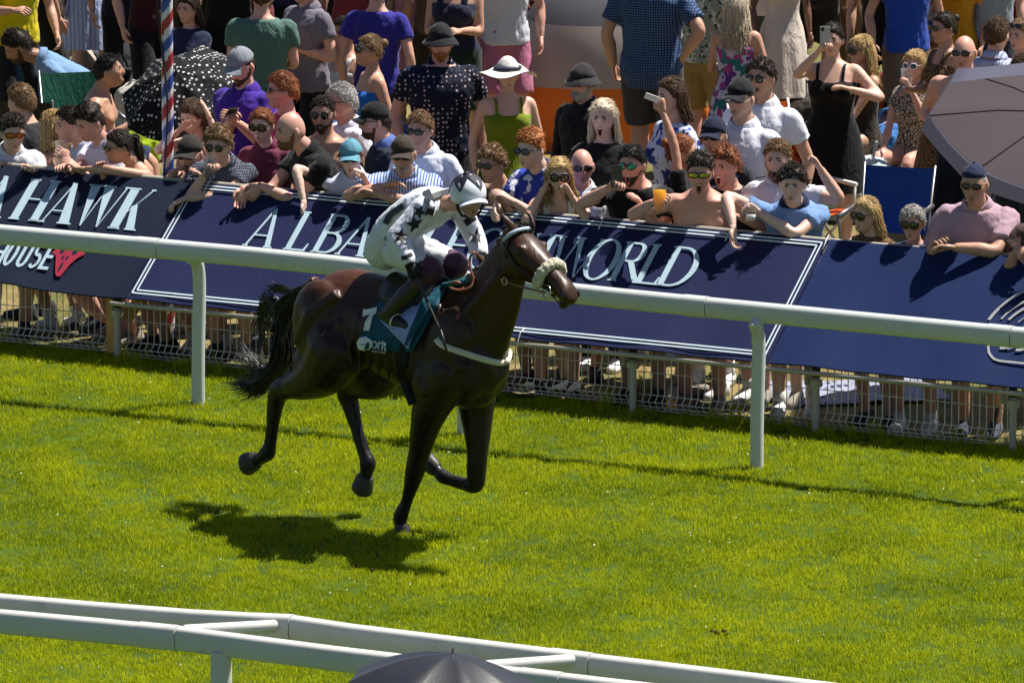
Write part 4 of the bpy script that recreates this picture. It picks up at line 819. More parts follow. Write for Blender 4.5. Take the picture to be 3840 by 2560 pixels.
def person(label, x, y, Y=None, a=0, H=None, fem=0, skin=1, w=1.0, lean=0, side=0, hy=0, hpit=0, hroll=0, hair='short', hc='brown', top='tee', tc='#888888', bot='shorts', bc='#22252c', A0='down', A1='down', e0=None, e1=None, h0='relax', h1='relax', gl=None, hat=None, hatc='#222222', mouth=0, beard=None, sleeve=.55, shoes=None, vox=.016, group='spectators in the crowd', collar=None, sit=False, hem=None, knee=.5, droop0=0, droop1=0, stance=.11, legs=True, glc=None, foot=0, badge=None):
    if H is None: H = 1.66 if fem else 1.78
    k = H/1.75; sd = len(PEOPLE)+3; r = random.Random(sd); rz = PSI+rad(a)
    la = rad(lean); sr = rad(side)
    def bend(p, drop=0):
        p = np.array(p, float); q = p.reshape(-1, 3).copy(); z0 = .92*k; f = smooth01((q[:, 2]-z0)/(.42*k)); ang = la*f
        dy, dz = q[:, 1], q[:, 2]-z0; cy, sy_ = np.cos(ang), np.sin(ang)
        # rotating the part above the hips forward about the hips
        ny = dy*cy-dz*sy_; nz = dy*sy_*1.0+dz*cy; up_ = q[:, 2] > z0; q[:, 1] = np.where(up_, ny, q[:, 1]); q[:, 2] = np.where(up_, z0+nz, q[:, 2])
        q[:, 0] += np.where(up_, (q[:, 2]-z0)*math.tan(sr), 0); q[:, 2] -= drop; return q.reshape(p.shape)
    neck0 = np.array([0, .012, 1.46])*k; hc_up = np.array([0, -.022, 1.635])*k
    hcl = bend(hc_up); rise = la*.55; hcl = hcl+np.array([0, -.05*math.sin(la), .02*math.sin(la)])
    drop = 0.0
    if sit: Y = None
    if Y is not None and Y < 2.3: Y -= .12
    if sit: zs_ = hcl[2]-.47*k; wp = atz(x, y, zs_+GZ); wp[2] -= GZ; drop = .47*k
    elif Y is None: wp = atz(x, y, hcl[2]+GZ); wp[2] -= GZ
    else:
        wp = at(x, y, Y); wp[2] -= GZ; drop = hcl[2]-wp[2]
        if drop < 0:
            s_ = wp[2]/hcl[2]; 
            if s_ > 1.0: return person(label, x, y, Y+(.12 if Y < 2.18 else 0), a, H*s_*1.0005, fem, skin, w, lean, side, hy, hpit, hroll, hair, hc, top, tc, bot, bc, A0, A1, e0, e1, h0, h1, gl, hat, hatc, mouth, beard, sleeve, shoes, vox, group, collar, sit, hem, knee, droop0, droop1, stance, legs, glc, foot)
    drop = max(drop, 0); hcl = hcl-np.array([0, 0, drop])
    c_, s_ = math.cos(rz), math.sin(rz); Rz = np.array([[c_, -s_, 0], [s_, c_, 0], [0, 0, 1]])
    root = wp-Rz@hcl; root[2] = GZ
    loc = lambda p: Rz.T@(np.asarray(p)-root)
    PEOPLE.append((label, H, drop, root)); hy_w = (root+Rz@hcl)[1]
    if shoes is None: shoes = r.choice(['#dddddd', '#2a2a2e', '#8a8378', '#15161a', '#c9c9c9', '#6a4a34', '#3c4250'])
    body = MB(); extra = MB(); SE = [(z*k, hw*w*k, hd_*w*k, yc*k) for z, hw, hd_, yc in sections(fem, w)]
    cl_ = top in ('tee', 'shirt', 'polo'); R_ = [bend(torso_ring(*s_0, -.012 if cl_ and s_0[0] < 1.46*k else 0), drop) for s_0 in SE]; body.rings(R_)
    body.tube([bend(neck0-np.array([0, 0, .04*k]), drop), bend(neck0+np.array([0, -.006, .05])*k, drop), hcl+np.array([0, .02, -.05*k])], [.062*k*(.86 if fem else 1.0)]*2+[.055*k*(.86 if fem else 1)], 14)
    if fem:
        for sg in (-1, 1): body.ball(bend(np.array([sg*.075, -.085, 1.27])*k*np.array([w, w, 1]), drop), .068*k*w-(.010 if cl_ else 0), 10, 8)
    if top is None:
        for sg in (-1, 1):
            body.ball(bend(np.array([sg*.080*w, -.098*w, 1.315])*k, drop), (.082*k, .034*k, .052*k), 12, 8); body.ball(bend(np.array([sg*.045*w, -.105*w, 1.13])*k, drop), (.035*k, .014*k, .10*k), 10, 8)
            body.tube([bend(np.array([sg*.02, -.075, 1.435])*k, drop), bend(np.array([sg*.10, -.062, 1.452])*k, drop), bend(np.array([sg*.17, -.02, 1.44])*k, drop)], [.012*k, .014*k, .016*k], 8)
    shx = (.158 if fem else .188)*k*(1+(w-1)*.7); arms = []
    l1, l2 = .285*k, .255*k
    for sg, A, eh, hp_, dr in ((-1, A0, e0, h0, droop0), (1, A1, e1, h1, droop1)):
        S = bend(np.array([sg*shx, .005, 1.405*k]), drop)
        pre = {'down': (sg*(shx+.075), -.03, .90*k), 'hip': (sg*(shx+.02), .02, 1.0*k), 'chest': (sg*.10*k, -.27, 1.16*k), 'fold': (-sg*.10*k, -.22, 1.20*k), 'back': (sg*.1, .15, .95*k), 'lap': (sg*.12, -.34, .98*k), 'side': (sg*(shx+.10), -.12, .94*k)}
        if isinstance(A, str): T = bend(np.array(pre[A]), drop) if A in ('hip', 'chest', 'fold', 'lap') else np.array(pre[A])+np.array([S[0]-sg*shx, S[1], -drop if drop < .5 else -drop*.7])
        else: T = loc(at(A[0], A[1], A[2] if abs(A[2]) > 1.2 else hy_w+A[2]))
        hint = {'hip': (sg, .6, 0)}.get(A if isinstance(A, str) else '', (sg*.45, .45, -1)) if eh is None else eh
        E, Wp = ik(S, T, l1, l2, hint); arms.append((S, E, Wp))
        fat = w**.7*k*(.86 if fem else 1.0); ca = .84 if cl_ else 1.0; cb_ = .90 if cl_ else 1.0
        body.tube(smooth_path([S+np.array([-sg*.035, 0, .0]), S, S*.5+E*.5, E, E*.6+Wp*.4, Wp], 16), np.interp(np.linspace(0, 5, 16), range(6), [.060*fat*ca, .055*fat*ca, .047*fat*cb_, .038*fat, .042*fat, .026*fat]), 12, round_end=True)
        fd = Wp-E; fd /= np.linalg.norm(fd); HANDS.setdefault(label, {})[sg] = root+Rz@(Wp+fd*.075*k); hd2 = fd*(1-dr)+np.array([0, -.15, -1])*dr
        pn = np.array([-sg*.6, -.35, -.5]) if hp_ not in ('grip',) else np.array([-sg*.9, -.5, .15]); hand(extra, Wp+fd*.004, hd2, pn, -sg, hp_, k*(.9 if fem else 1.0))
    # legs
    LG = []
    for sg in (-1, 1):
        hip = np.array([sg*.088*k*w, .005, .90*k-drop]); fy = -.52 if (sit or drop > .38) else -.02-foot; ft = np.array([sg*(stance+.03*(drop > .2)), fy, .075*k])
        Kn, An = ik(hip, ft, .43*k, .415*k, (sg*.12, -1, .15)); LG.append((hip, Kn, An)); fw = w**.6*k*(1.0 if fem else 1.02)
        if legs:
            body.tube(smooth_path([hip, hip*.5+Kn*.5, Kn, Kn*.65+An*.35, An, An-np.array([0, 0, .03])], 16), np.interp(np.linspace(0, 5, 16), range(6), [.092*fw, .075*fw, .055*fw, .056*fw, .036*fw, .034*fw]), 12, round_end=True)
    # head
    hrot = Matrix.Rotation(rad(hy), 3, 'Z') @ Matrix.Rotation(rad(hpit)+la*.25, 3, 'X') @ Matrix.Rotation(rad(hroll), 3, 'Y'); hr = np.array(hrot); hs = k**.5*(.96 if fem else 1.0)*1.03
    HV0 = head_verts(fem, mouth, .98 if fem else 1.0); tf = lambda V: (V*hs)@hr.T+hcl
    extra.add(tf(HV0), HEADF, head_mats(mouth, fem))
    for sg in (-1, 1): q = MB().ball((sg*.077, .008, -.005), (.012, .020, .032), 8, 6); extra.add(tf(q.arr()), q.f)
    if gl is None or gl == 'up':
        for sg in (-1, 1): q = MB().ball((sg*.031, -.084, .010), (.011, .008, .0052), 8, 6); extra.add(tf(q.arr()), q.f, 5)
    sk = skinmat(skin); s6, s7 = skinmat(skin, 1), skinmat(skin, 2); ex = extra.mesh('hands_and_head', [sk, M_lips[0 if skin < 3 else 1], M_mouth, M_brows, M_teeth, M_iris, s6, s7])
    root_o = fused('person', body, [sk, M_lips[0 if skin < 3 else 1], M_mouth, M_brows, M_teeth, M_iris, s6, s7], vox, 3, extra=ex, label=label, cat='person', group=group)
    root_o.location = root; root_o.rotation_euler = (0, 0, rz)
    def part(name, mb, m): return mb.build(name, m, root_o)
    def hpart(name, mb, m, auto=0):
        q = MB(); q.add(tf(mb.arr()), mb.f, mb.m); return q.build(name, m, root_o, auto=auto)
    # hair
    if hair and hair != 'bald':
        b = MB(); hm = hairmat(hc); cov = (HG < .22) if hat else (HG < 2)
        if hat and hair in ('quiff', 'curly'): hair = 'short'
        if hair in ('short', 'crop', 'side'):
            t_ = {'short': .015, 'crop': .006, 'side': .020}[hair]*(.6 if hat else 1); f = shell(b, HV0, t_, hair_h(TG), sd, .5, 24)
            strands(b, HV0, f*cov, 420 if not hat else 150, sd, .030, .006, .0024, thick=t_); strands(b, HV0, f*(HG > .4)*cov, 260, sd+1, .028, .010, .0024, thick=t_, flow='fwd')
        elif hair == 'quiff':
            hl_ = hair_h(TG); f = shell(b, HV0, .008, hl_, sd, .3, 30); f2 = shell(b, HV0, .028, np.maximum(hl_, .42+0*TG), sd, .6, 22); strands(b, HV0, f*(HG < .45), 160, sd, .02, .003, .0022, thick=.008); strands(b, HV0, f2, 520, sd, .026, .010, .0025, thick=.026, curl=.006, flow='fwd')
        elif hair == 'curly':
            f = shell(b, HV0, .022, hair_h(TG, .48), sd, .8, 28); strands(b, HV0, f, 900, sd, .016, .010, .0026, thick=.021, curl=.009)
        elif hair in ('tied', 'pony'):
            f = shell(b, HV0, .012, hair_h(TG, .5, .05, -.5), sd, .25, 24); strands(b, HV0, f*cov, 420, sd, .05, .002, .0023, thick=.012)
            if hair == 'tied': b.ball((0, .112, .07), (.036, .034, .036), 10, 8); strands(b, HV0, f*(HG > .2)*cov, 40, sd+5, .03, .02, .0014, thick=.012)
            else:
                K = np.array([[0, .10, .06], [0, .145, .035], [0, .16, -.06], [0, .15, -.17]])[None]+RNG.normal(0, 1, (150, 4, 3))*np.array([.004, .010, .016, .02])[None, :, None]; b.tubes(catmull(K, 10), np.tile(.0035*np.array([.6, 1, 1, 1, 1, 1, 1, .9, .6, .2]), (150, 1)), 3)
        elif hair in ('long', 'wavy', 'bob', 'curls'):
            dn = {'long': .33, 'wavy': .34, 'bob': .17, 'curls': .30}[hair]; wv = {'long': .25, 'wavy': .8, 'bob': .2, 'curls': 1.5}[hair]
            f = shell(b, HV0, .016 if not hat else .010, hair_h(TG, .50, -.05, -.75), sd, .3, 24); strands(b, HV0, f*(HG > -.2), 520, sd, .1, .01, .0040 if hair != 'curls' else .0048, down=dn, wave=wv); strands(b, HV0, f*(HG > .2)*cov, 320, sd+2, .06, .003, .0024, thick=.016)
        hpart('hair', b, hm)
    if beard:
        b = MB(); hb = np.interp(np.abs(TG), [0, .5, 1.1, 1.35], [-.36, -.46, -.44, .02]); V = HV0.reshape(NR, NA, 3); fac = smooth01((hb-HG)/.08)*smooth01((1.5-np.abs(TG))/.15)*(1-np.exp(-(TG/(.34 if mouth else .24))**4-((HG+.60)/(.21 if mouth else .07))**4))
        if beard == 'tache': fac = fac*smooth01((HG+.56)/.05)*smooth01((.42-np.abs(TG))/.1)
        if beard == 'goatee': fac = fac*smooth01((.42-np.abs(TG))/.1)
        N_ = V/np.linalg.norm(V, axis=-1, keepdims=True); t_ = {'stubble': .002, 'full': .007, 'long': .014, 'tache': .006, 'goatee': .006}[beard]
        b.add((V+N_*(t_*fac-.004*(1-fac))[..., None]).reshape(-1, 3), HEADF); strands(b, HV0, fac, 260 if beard != 'stubble' else 60, sd+9, .010, .004, .0016, thick=t_, flow='fwd'); hpart('beard', b, hairmat('grey' if beard == 'long' else {'black': 'dark', 'dark': 'brown', 'blonde': 'light', 'platinum': 'light', 'brown': 'brown'}.get(hc, hc)))
    # glasses
    if gl:
        b = MB(); gz, up_ = (.012, 0) if gl != 'up' else (.085, 1); yy = -.103 if gl != 'up' else -.082; sh = {'round': (.023, .024), 'aviator': (.027, .022), 'big': (.031, .027), 'shield': (.036, .018), 'heart': (.026, .023)}.get(gl, (.028, .0185))
        rx = Matrix.Rotation(rad(-35 if up_ else 0), 3, 'X')
        for sg in (-1, 1):
            R_ = np.array(Matrix.Rotation(rad(13*sg), 3, 'Z') @ rx)
            b.ball((sg*.034, yy+.004, gz), (sh[0], .006, sh[1]), 14, 8, 0, R_); q = [np.array((sg*.034, yy+.001, gz))+R_@np.array([(sh[0]+.001)*math.copysign(abs(math.cos(t))**.8, math.cos(t)), -.001, (sh[1]+.001)*math.copysign(abs(math.sin(t))**.8, math.sin(t))]) for t in np.linspace(0, 2*math.pi, 17)]
            b.tube(q, .0026 if gl not in ('heart', 'big') else .0042, 5, 1, cap=False); b.tube([(sg*.062, yy+.012, gz+.006), (sg*.080, -.045, gz+.006), (sg*.081, .012, gz+.0)], .0028, 5, 1)
        b.tube([(-.010, yy-.003, gz+.006), (0, yy-.005, gz+.009), (.010, yy-.003, gz+.006)], .0028, 5, 1)
        lm = {None: M_lens}.get(glc) or mat('lens_%s' % glc, {'green': (.02, .30, .22), 'orange': (.45, .12, .01), 'yellow': (.42, .40, .05), 'mirror': (.45, .48, .52), 'blue': (.012, .03, .09), 'clear': (.25, .2, .17), 'brown': (.018, .008, .005)}[glc], .12, .8, .3, 30, metal=.6 if glc in ('green', 'orange', 'yellow', 'mirror') else 0)
        fm = mat('frame_white', (.75, .74, .76), .4) if gl == 'heart' else mat('frame_gold', (.12, .075, .03), .4, metal=.6) if glc == 'brown' else mat('frame_black', (.01, .01, .011), .35, .5)
        hpart('sunglasses' if glc != 'clear' else 'glasses', b, [lm, fm])
    # hats
    if hat:
        b = MB(); tcap = {'cap': .016, 'backcap': .014, 'sun': .02, 'bucket': .018, 'visor': .015}[hat]; hl_ = .27+.05*np.cos(TG) if hat != 'backcap' else .36+.10*np.cos(TG); cm = cloth(hatc, 'hat_'+str(hatc)); Vc = HV0.copy(); Vc[:, 2] *= 1.04
        shell(b, Vc, tcap, hl_, sd, .0, 10, .10); hz_ = .118*.30
        if hat in ('cap', 'backcap'):
            sgn = 1 if hat == 'cap' else -1; rows = []
            for q in range(7):
                u = q/6; rows.append([(.072*math.sin(t)*(1+.10*u), -sgn*(.075+.035*math.cos(t)*0+.085*u*math.cos(t)**.7 if True else 0)*1.0 if abs(t) < 1.5 else 0, hz_+.012-.020*u-.028*(math.sin(t)**2)*(.4+.6*u)) for t in np.linspace(-1.25, 1.25, 13)])
            up_r = [np.array(q) for q in rows]; lowr = [np.array(q)-np.array([0, 0, .005]) for q in rows]
            b.rings(up_r, closed=False); b.rings(lowr[::-1], closed=False); b.ball((0, 0, .139), .009, 8, 6)
        else:
            wdb = {'sun': .135, 'bucket': .042, 'visor': .03}[hat]; drp = {'sun': .02, 'bucket': .045, 'visor': .02}[hat]; rr = []
            for q in range(6):
                u = q/5; rr.append([((.084+wdb*u)*math.sin(t), -(.100+wdb*u)*math.cos(t), hz_+.006-drp*u**1.3+(.028*math.sin(3*t+sd)+.02*math.cos(2*t))*u*u*(1 if hat == 'sun' else .15)) for t in np.linspace(0, 2*math.pi, 33)[:-1]])
            b.rings([np.array(q) for q in rr], cap=False); b.rings([np.array(q)-np.array([0, 0, .006]) for q in rr[::-1]], cap=False)
        ho = hpart({'sun': 'sun_hat', 'bucket': 'bucket_hat'}.get(hat, 'cap'), b, cm)
        if hat == 'sun':
            b = MB(); b.tube([((.097)*math.sin(t), -.115*math.cos(t), hz_+.022) for t in np.linspace(0, 2*math.pi, 33)], .011, 6, cap=False); hpart('hat_band', b, cloth('#1a1d30'))
    # clothes
    tm = tc if not isinstance(tc, (str, tuple)) else cloth(tc); bm_ = bc if not isinstance(bc, (str, tuple)) else cloth(bc)
    def torso(b, z0, z1, infl, flare=0):
        zs = [s0[0] for s0 in SE]; Z = [z0]+[z for z in zs if z0+.01 < z < z1-.01]+[z1]; rr = []
        for z in Z:
            hw, hd_, yc = [np.interp(z, zs, [s0[q] for s0 in SE]) for q in (1, 2, 3)]; fl = flare*max(0, (1.0*k-z)/(1.0*k-z0+1e-6)) if z < 1.0*k else 0
            rr.append(bend(torso_ring(z, hw, hd_, yc, infl+fl), drop))
        b.rings(rr)
        if fem and z1 > 1.26*k:
            for sg in (-1, 1): b.ball(bend(np.array([sg*.075, -.085, 1.27])*k*np.array([w, w, 1]), drop), .068*k*w+infl*.8, 10, 8)
    def sleeves(b, ln, infl, loose=0):
        for (S, E, Wp), sg in zip(arms, (-1, 1)):
            P = [S+np.array([-sg*.06, 0, .008]), S+np.array([-sg*.006, 0, -.004]), S*.5+E*.5, E, E*.5+Wp*.5, Wp]; cut = ln; fat = w**.7*k*(.86 if fem else 1.0)
            q = smooth_path(P, 26); r_ = np.interp(np.linspace(0, 5, 26), range(6), [.048*fat, .052*fat, .050*fat, .044*fat, .043*fat, .030*fat])
            n_ = int(np.interp(cut, [0, 1, 2], [5, 15, 25]))+1; b.tube(q[:n_], r_[:n_]+infl+loose*np.linspace(0, 1, n_), 14)
    hz0 = .86*k if hem is None else hem*k
    if top in ('tee', 'shirt', 'polo'):
        b = MB(); torso(b, hz0, 1.475*k, .012 if top == 'tee' else .014, .012); sleeves(b, sleeve, .004, .010 if sleeve < 1 else .004)
        fused({'tee': 't_shirt', 'polo': 'polo_shirt', 'shirt': 'shirt'}[top], b, [tm], vox*.95, 2, root_o, wrinkle=(.018, .05))
        if top != 'tee':
            b = MB(); ce = bend(neck0+np.array([0, -.006, .040])*k, drop); ax = hcl-ce; ax /= np.linalg.norm(ax); e1_ = np.array([1., 0, 0]); e2_ = np.cross(ax, e1_); rr = []
            for q, (hh, rr0) in enumerate(((-.022, .088), (.0, .080), (.026, .070), (.022, .078), (-.004, .094), (-.026, .102))): rr.append([ce+ax*(hh-.030*max(0, math.cos(t))**3)*k+(e1_*math.sin(t)*rr0-e2_*math.cos(t)*rr0*.94)*k*(.9 if fem else 1) for t in np.linspace(0, 2*math.pi, 25)[:-1]])
            b.rings([np.array(q) for q in rr], cap=False); part('collar', b, (collar if not isinstance(collar, str) else cloth(collar)) if collar else tm)
    elif top in ('strap', 'strapless', 'tank'):
        zt = 1.335*k if top != 'tank' else 1.36*k; b = MB(); torso(b, hz0, zt, .010); fused('top', b, [tm], vox*.95, 2, root_o, wrinkle=(.010, .07))
        if top != 'strapless':
            for sg in (-1, 1):
                b = MB(); wd_ = .011 if top == 'strap' else .026; F0 = bend(np.array([sg*.085*w, -.115*w, 1.32])*k, drop); F1 = bend(np.array([sg*.088*w, -.045, 1.452])*k, drop)+np.array([0, 0, .006]); F2 = bend(np.array([sg*.080*w, .098*w, 1.34])*k, drop)
                b.tube(smooth_path([F0, (F0+F1)/2+np.array([0, -.014, .008]), F1, (F1+F2)/2+np.array([0, .03, .02]), F2], 12), wd_*k, 8, sq=(.35, 1), ref=(0, 1, 0)); part('strap', b, tm)
    if badge:
        b = MB(); cc = bend(np.array([0, -.165*w, 1.235])*k, drop); b.tube([cc+np.array([.06*math.sin(t), 0, .05*math.cos(t)])*k for t in np.linspace(0, 2*math.pi, 25)], .006, 6, cap=False); b.ball(cc, (.028, .008, .024), 10, 6); b.tube([cc+np.array([-.05, 0, -.075])*k, cc+np.array([.05, 0, -.075])*k], .005, 6); part('chest_print', b, cloth(badge))
    if top == 'dress' or bot == 'dress' or bot == 'skirt':
        z0 = knee*k; b = MB(); nn = 40; rr = []; zt = (1.06 if bot == 'skirt' else 1.02)*k
        for q in range(10):
            u = q/9; z = zt+(z0-zt)*u; hw = np.interp(z, [s0[0] for s0 in SE], [s0[1] for s0 in SE])+.014 if z > .82*k else 0; hd_ = np.interp(z, [s0[0] for s0 in SE], [s0[2] for s0 in SE])+.014 if z > .82*k else 0
            fl = (.17*w+.11*u*(zt-z0)/.5)*k; fd_ = (.125*w+.10*u*(zt-z0)/.5)*k; hw = max(hw, fl if u > .15 else 0); hd_ = max(hd_, fd_ if u > .15 else 0)
            rr.append(np.array([((hw+.012*u*math.sin(9*t+sd))*math.sin(t), (hd_+.014*u*math.sin(11*t+sd*2))*-math.cos(t), z-drop) for t in np.linspace(0, 2*math.pi, nn+1)[:-1]]))
        if drop > .38:
            for q in rr: q[:, 1] -= np.clip((.9*k-drop-q[:, 2])*1.5, 0, .3)
        b.rings(rr, cap=False); part('skirt', b, bm_)
    if bot in ('shorts', 'trousers', 'long'):
        b = MB(); torso(b, .80*k, (.99 if top else 1.0)*k, .012); cut = {'shorts': .95, 'trousers': 2.0, 'long': 1.3}[bot]
        for hip, Kn, An in LG:
            q = smooth_path([hip, hip*.5+Kn*.5, Kn, Kn*.5+An*.5, An], 21); n_ = int(round(cut*10))+1; fw = w**.6*k; r_ = np.interp(np.linspace(0, 4, 21), range(5), [.098*fw, .086*fw, .072*fw, .066*fw, .058*fw]) if bot != 'shorts' else np.interp(np.linspace(0, 4, 21), range(5), [.100*fw, .098*fw, .094*fw, .09*fw, .09*fw]); b.tube(q[:n_], r_[:n_], 14)
        fused('shorts' if bot == 'shorts' else 'trousers', b, [bm_], vox*1.15, 2, root_o, wrinkle=(.014, .09))
    if shoes and legs:
        for hip, Kn, An in LG:
            b = MB(); f0 = An[:2]; b.rings([[(f0[0]+xx*wd_*c, f0[1]+yy, zz*q+.004) for c, q in ((1, 0), (1, .55), (.7, .95), (0, 1.05), (-.7, .95), (-1, .55), (-1, 0))] for yy, wd_, zz, xx in ((.075, .03, .07, 1), (.05, .040, .105, 1), (0, .043, .11, 1), (-.07, .045, .075, 1), (-.13, .048, .055, 1), (-.18, .040, .045, 1), (-.205, .022, .035, 1))]); part('shoe', b, cloth(shoes))
            if shoes in ('#dddddd', '#e8e8e8', '#c9c9c9'): q = MB(); q.tube([An+(Kn-An)*-.08, An+(Kn-An)*.22], [.042*k, .046*k], 12); part('sock', q, cloth('#d8d6d0'))
    return root_o
# ============================================================ the jockey, crouched over the withers
JB = MB(); JX = MB()
pel = hl(672, 338); spn = [pel, hl(700, 285), hl(745, 232), hl(815, 190), hl(872, 172)]
sp_ = smooth_path(spn, 9); hw_ = np.interp(np.linspace(0, 1, 9), [0, .2, .45, .75, .9, 1], [.165, .16, .14, .165, .15, .07]); hh_ = np.interp(np.linspace(0, 1, 9), [0, .2, .45, .75, .9, 1], [.13, .125, .105, .115, .095, .06])
def spine_rings(infl, i0, i1):
    R = []
    for i in range(i0, i1):
        d = sp_[min(i+1, 8)]-sp_[max(i-1, 0)]; d /= np.linalg.norm(d); u = np.cross(d, (0, 1, 0)); u /= np.linalg.norm(u); a = np.arange(20)*2*math.pi/20
        R.append(sp_[i]+np.outer(np.cos(a)*(hw_[i]+infl), (0, 1, 0))+np.outer(np.sin(a)*(hh_[i]+infl), u))
    return R
JB.rings(spine_rings(-.016, 0, 8)); JB.ball(pel+np.array([-.03, 0, -.02]), (.105, .135, .105), 14, 10)
hcj = hl(980, 150); JB.tube([sp_[7], sp_[8], hcj+np.array([-.03, 0, -.03])], [.06, .055, .05], 12)
sN, sFr = hl(803, 188, .17), hl(948, 192, -.17)
eN, wN = hl(700, 302, .31), hl(744, 400, .34); eF, wF = hl(1003, 300, -.24), hl(1026, 368, -.15)
hipN, kN, aN = hl(690, 352, .10), hl(836, 432, .17), hl(668, 600, .27); hipF, kF, aF = hl(745, 335, -.10), hl(930, 408, -.20), hl(815, 560, -.29)
def armp(S, E, W): return smooth_path([S, S*.5+E*.5, E, E*.5+W*.5, W], 15)
for S, E, W in ((sN, eN, wN), (sFr, eF, wF)): JB.tube(armp(S, E, W), np.interp(np.linspace(0, 1, 15), [0, .25, .5, .75, 1], [.048, .038, .034, .034, .026]), 12, round_end=True)
for h_, k_, a_2 in ((hipN, kN, aN), (hipF, kF, aF)): JB.tube(smooth_path([h_, h_*.5+k_*.5, k_, k_*.6+a_2*.4, a_2], 17), np.interp(np.linspace(0, 1, 17), [0, .25, .5, .7, 1], [.080, .068, .050, .048, .034]), 12, round_end=True)
hrj = np.array(Matrix.Rotation(rad(90-34), 3, 'Z') @ Matrix.Rotation(rad(2), 3, 'X') @ Matrix.Rotation(rad(-6), 3, 'Y')); HVj = head_verts(0, 0); tfj = lambda V: V@hrj.T+hcj
JX.add(tfj(HVj), HEADF, head_mats(0, 0))
skj = skinmat(3)
jockey = fused('person', JB, [skj, M_lips[1], M_mouth, M_brows, M_teeth, M_iris, skinmat(3, 1), skinmat(3, 2)], .013, 4, extra=JX.mesh('jockey_head', [skj, M_lips[1], M_mouth, M_brows, M_teeth, M_iris, skinmat(3, 1), skinmat(3, 2)]), label='jockey in white silks with black stars crouched on the galloping horse', cat='jockey')
jockey.location = HM; jockey.rotation_euler = (0, 0, HYAW)
jp = lambda name, mb, m, **k: mb.build(name, m, jockey, **k)
M_silk = mat('white_silk', (.66, .67, .76), .55, .35, .06, 10, .10, 60, sheen=.2, fold=.22); M_breech = mat('white_breeches', (.64, .66, .70), .6, .3, .06, 10, .1, 60, fold=.18); M_blk = mat('black_satin', (.010, .011, .018), .55, .35); M_maroon = mat('maroon_boot_top', (.055, .012, .04), .5, .4, .2)
JS = MB(); JS.rings(spine_rings(.022, 2, 9))
def sl(b, S, E, W, i, n=14): q = armp(S, E, W); r_ = np.interp(np.linspace(0, 1, 15), [0, .25, .5, .75, 1], [.062, .052, .05, .046, .032])+i; b.tube(q[:n], r_[:n], 14, round_end=True)
sl(JS, sN, eN, wN, .016); sl(JS, sFr, eF, wF, .016); JS.tube([sp_[7]+np.array([0, -.14, 0]), sp_[7], sp_[7]+np.array([0, .14, 0])], [.09, .10, .09], 12)
fused('silks', JS, [M_silk], .012, 2, jockey, wrinkle=(.012, .05))
JT = MB(); JT.rings(spine_rings(.012, 0, 4)); JT.ball(pel+np.array([-.03, 0, -.02]), (.128, .160, .128), 14, 10)
for h_, k_, a_2 in ((hipN, kN, aN), (hipF, kF, aF)): q = smooth_path([h_, h_*.5+k_*.5, k_], 9); JT.tube(q, np.interp(np.linspace(0, 1, 9), [0, .5, 1], [.104, .088, .068]), 14)
fused('breeches', JT, [M_breech], .013, 2, jockey, wrinkle=(.02, .06))
for h_, k_, a_2 in ((hipN, kN, aN), (hipF, kF, aF)):
    d = h_-k_; d /= np.linalg.norm(d); e_ = a_2-k_; e_ /= np.linalg.norm(e_)
    b = MB(); b.tube(smooth_path([k_+d*.075, k_+d*.02, k_+e_*.02+(-d-e_)*.012, k_+e_*.07, k_+e_*.13], 12), np.interp(np.linspace(0, 1, 12), [0, .3, .5, 1], [.078, .08, .078, .066]), 14, round_end=True); jp('boot_top', b, M_maroon)
    b = MB(); b.tube(smooth_path([k_+e_*.10, k_*.5+a_2*.5, a_2, a_2+e_*.03], 12), np.interp(np.linspace(0, 1, 12), [0, .4, .8, 1], [.064, .066, .045, .042]), 14); toe = a_2+np.array([.05, 0, -.06]); b.tube([a_2+np.array([-.05, 0, -.01]), a_2+np.array([.03, 0, -.035]), toe+np.array([.09, 0, .0])], [.038, .042, .028], 12, round_end=True); jp('boot', b, M_leather)
    b = MB(); c0 = toe+np.array([.03, 0, -.01]); b.tube([c0+np.array([.02*math.sin(t), .055*math.sin(t), .055*math.cos(t)+.02]) for t in np.linspace(0, 2*math.pi, 21)], .006, 6, cap=False); jp('stirrup', b, M_steel)
for W, E, pn, sd_ in ((wN, eN, (0, .5, -.6), 1), (wF, eF, (0, -.5, -.6), -1)):
    d = W-E; d /= np.linalg.norm(d); d = d*.6+np.array([.45, 0, -.45]); d /= np.linalg.norm(d)
    b = MB(); hand(b, W+d*.01, d, pn, sd_, 'grip', 1.0); b.tube([W-d*.02, W+d*.03], [.031, .034], 12); jp('glove', b, M_black)
JBV = BVHTree.FromPolygons([tuple(v) for v in JS.arr()], JS.f); JBT = BVHTree.FromPolygons([tuple(v) for v in JT.arr()], JT.f)
def jhit(zx, zy, off=.016, bv=JBV):
    d = ray(*zpx(zx, zy)); d = np.array([d@HF, d@HL, d[2]]); d /= np.linalg.norm(d); p, nrm, i, t = bv.ray_cast(Vector(CL), Vector(d))
    return None if p is None else np.array(p)-d*off
def jband(name, pts, wd, bv=JBV, m=None, off=.028):
    P = smooth_path([(x, y, 0) for x, y in pts], 22); b = MB(); L = []; R = []
    for i, p in enumerate(P):
        d = P[min(i+1, 21)]-P[max(i-1, 0)]; d /= np.linalg.norm(d); q = np.array([-d[1], d[0], 0])*wd/2
        l_, r_ = jhit(*(p+q)[:2], off, bv), jhit(*(p-q)[:2], off, bv)
        if l_ is None or r_ is None: continue
        L.append(l_); R.append(r_)
    if len(L) < 2: return
    n = len(L); v = L+R; b.add(v, [(i, i+1, n+i+1, n+i) for i in range(n-1)]); jp(name, b, m or M_blk)
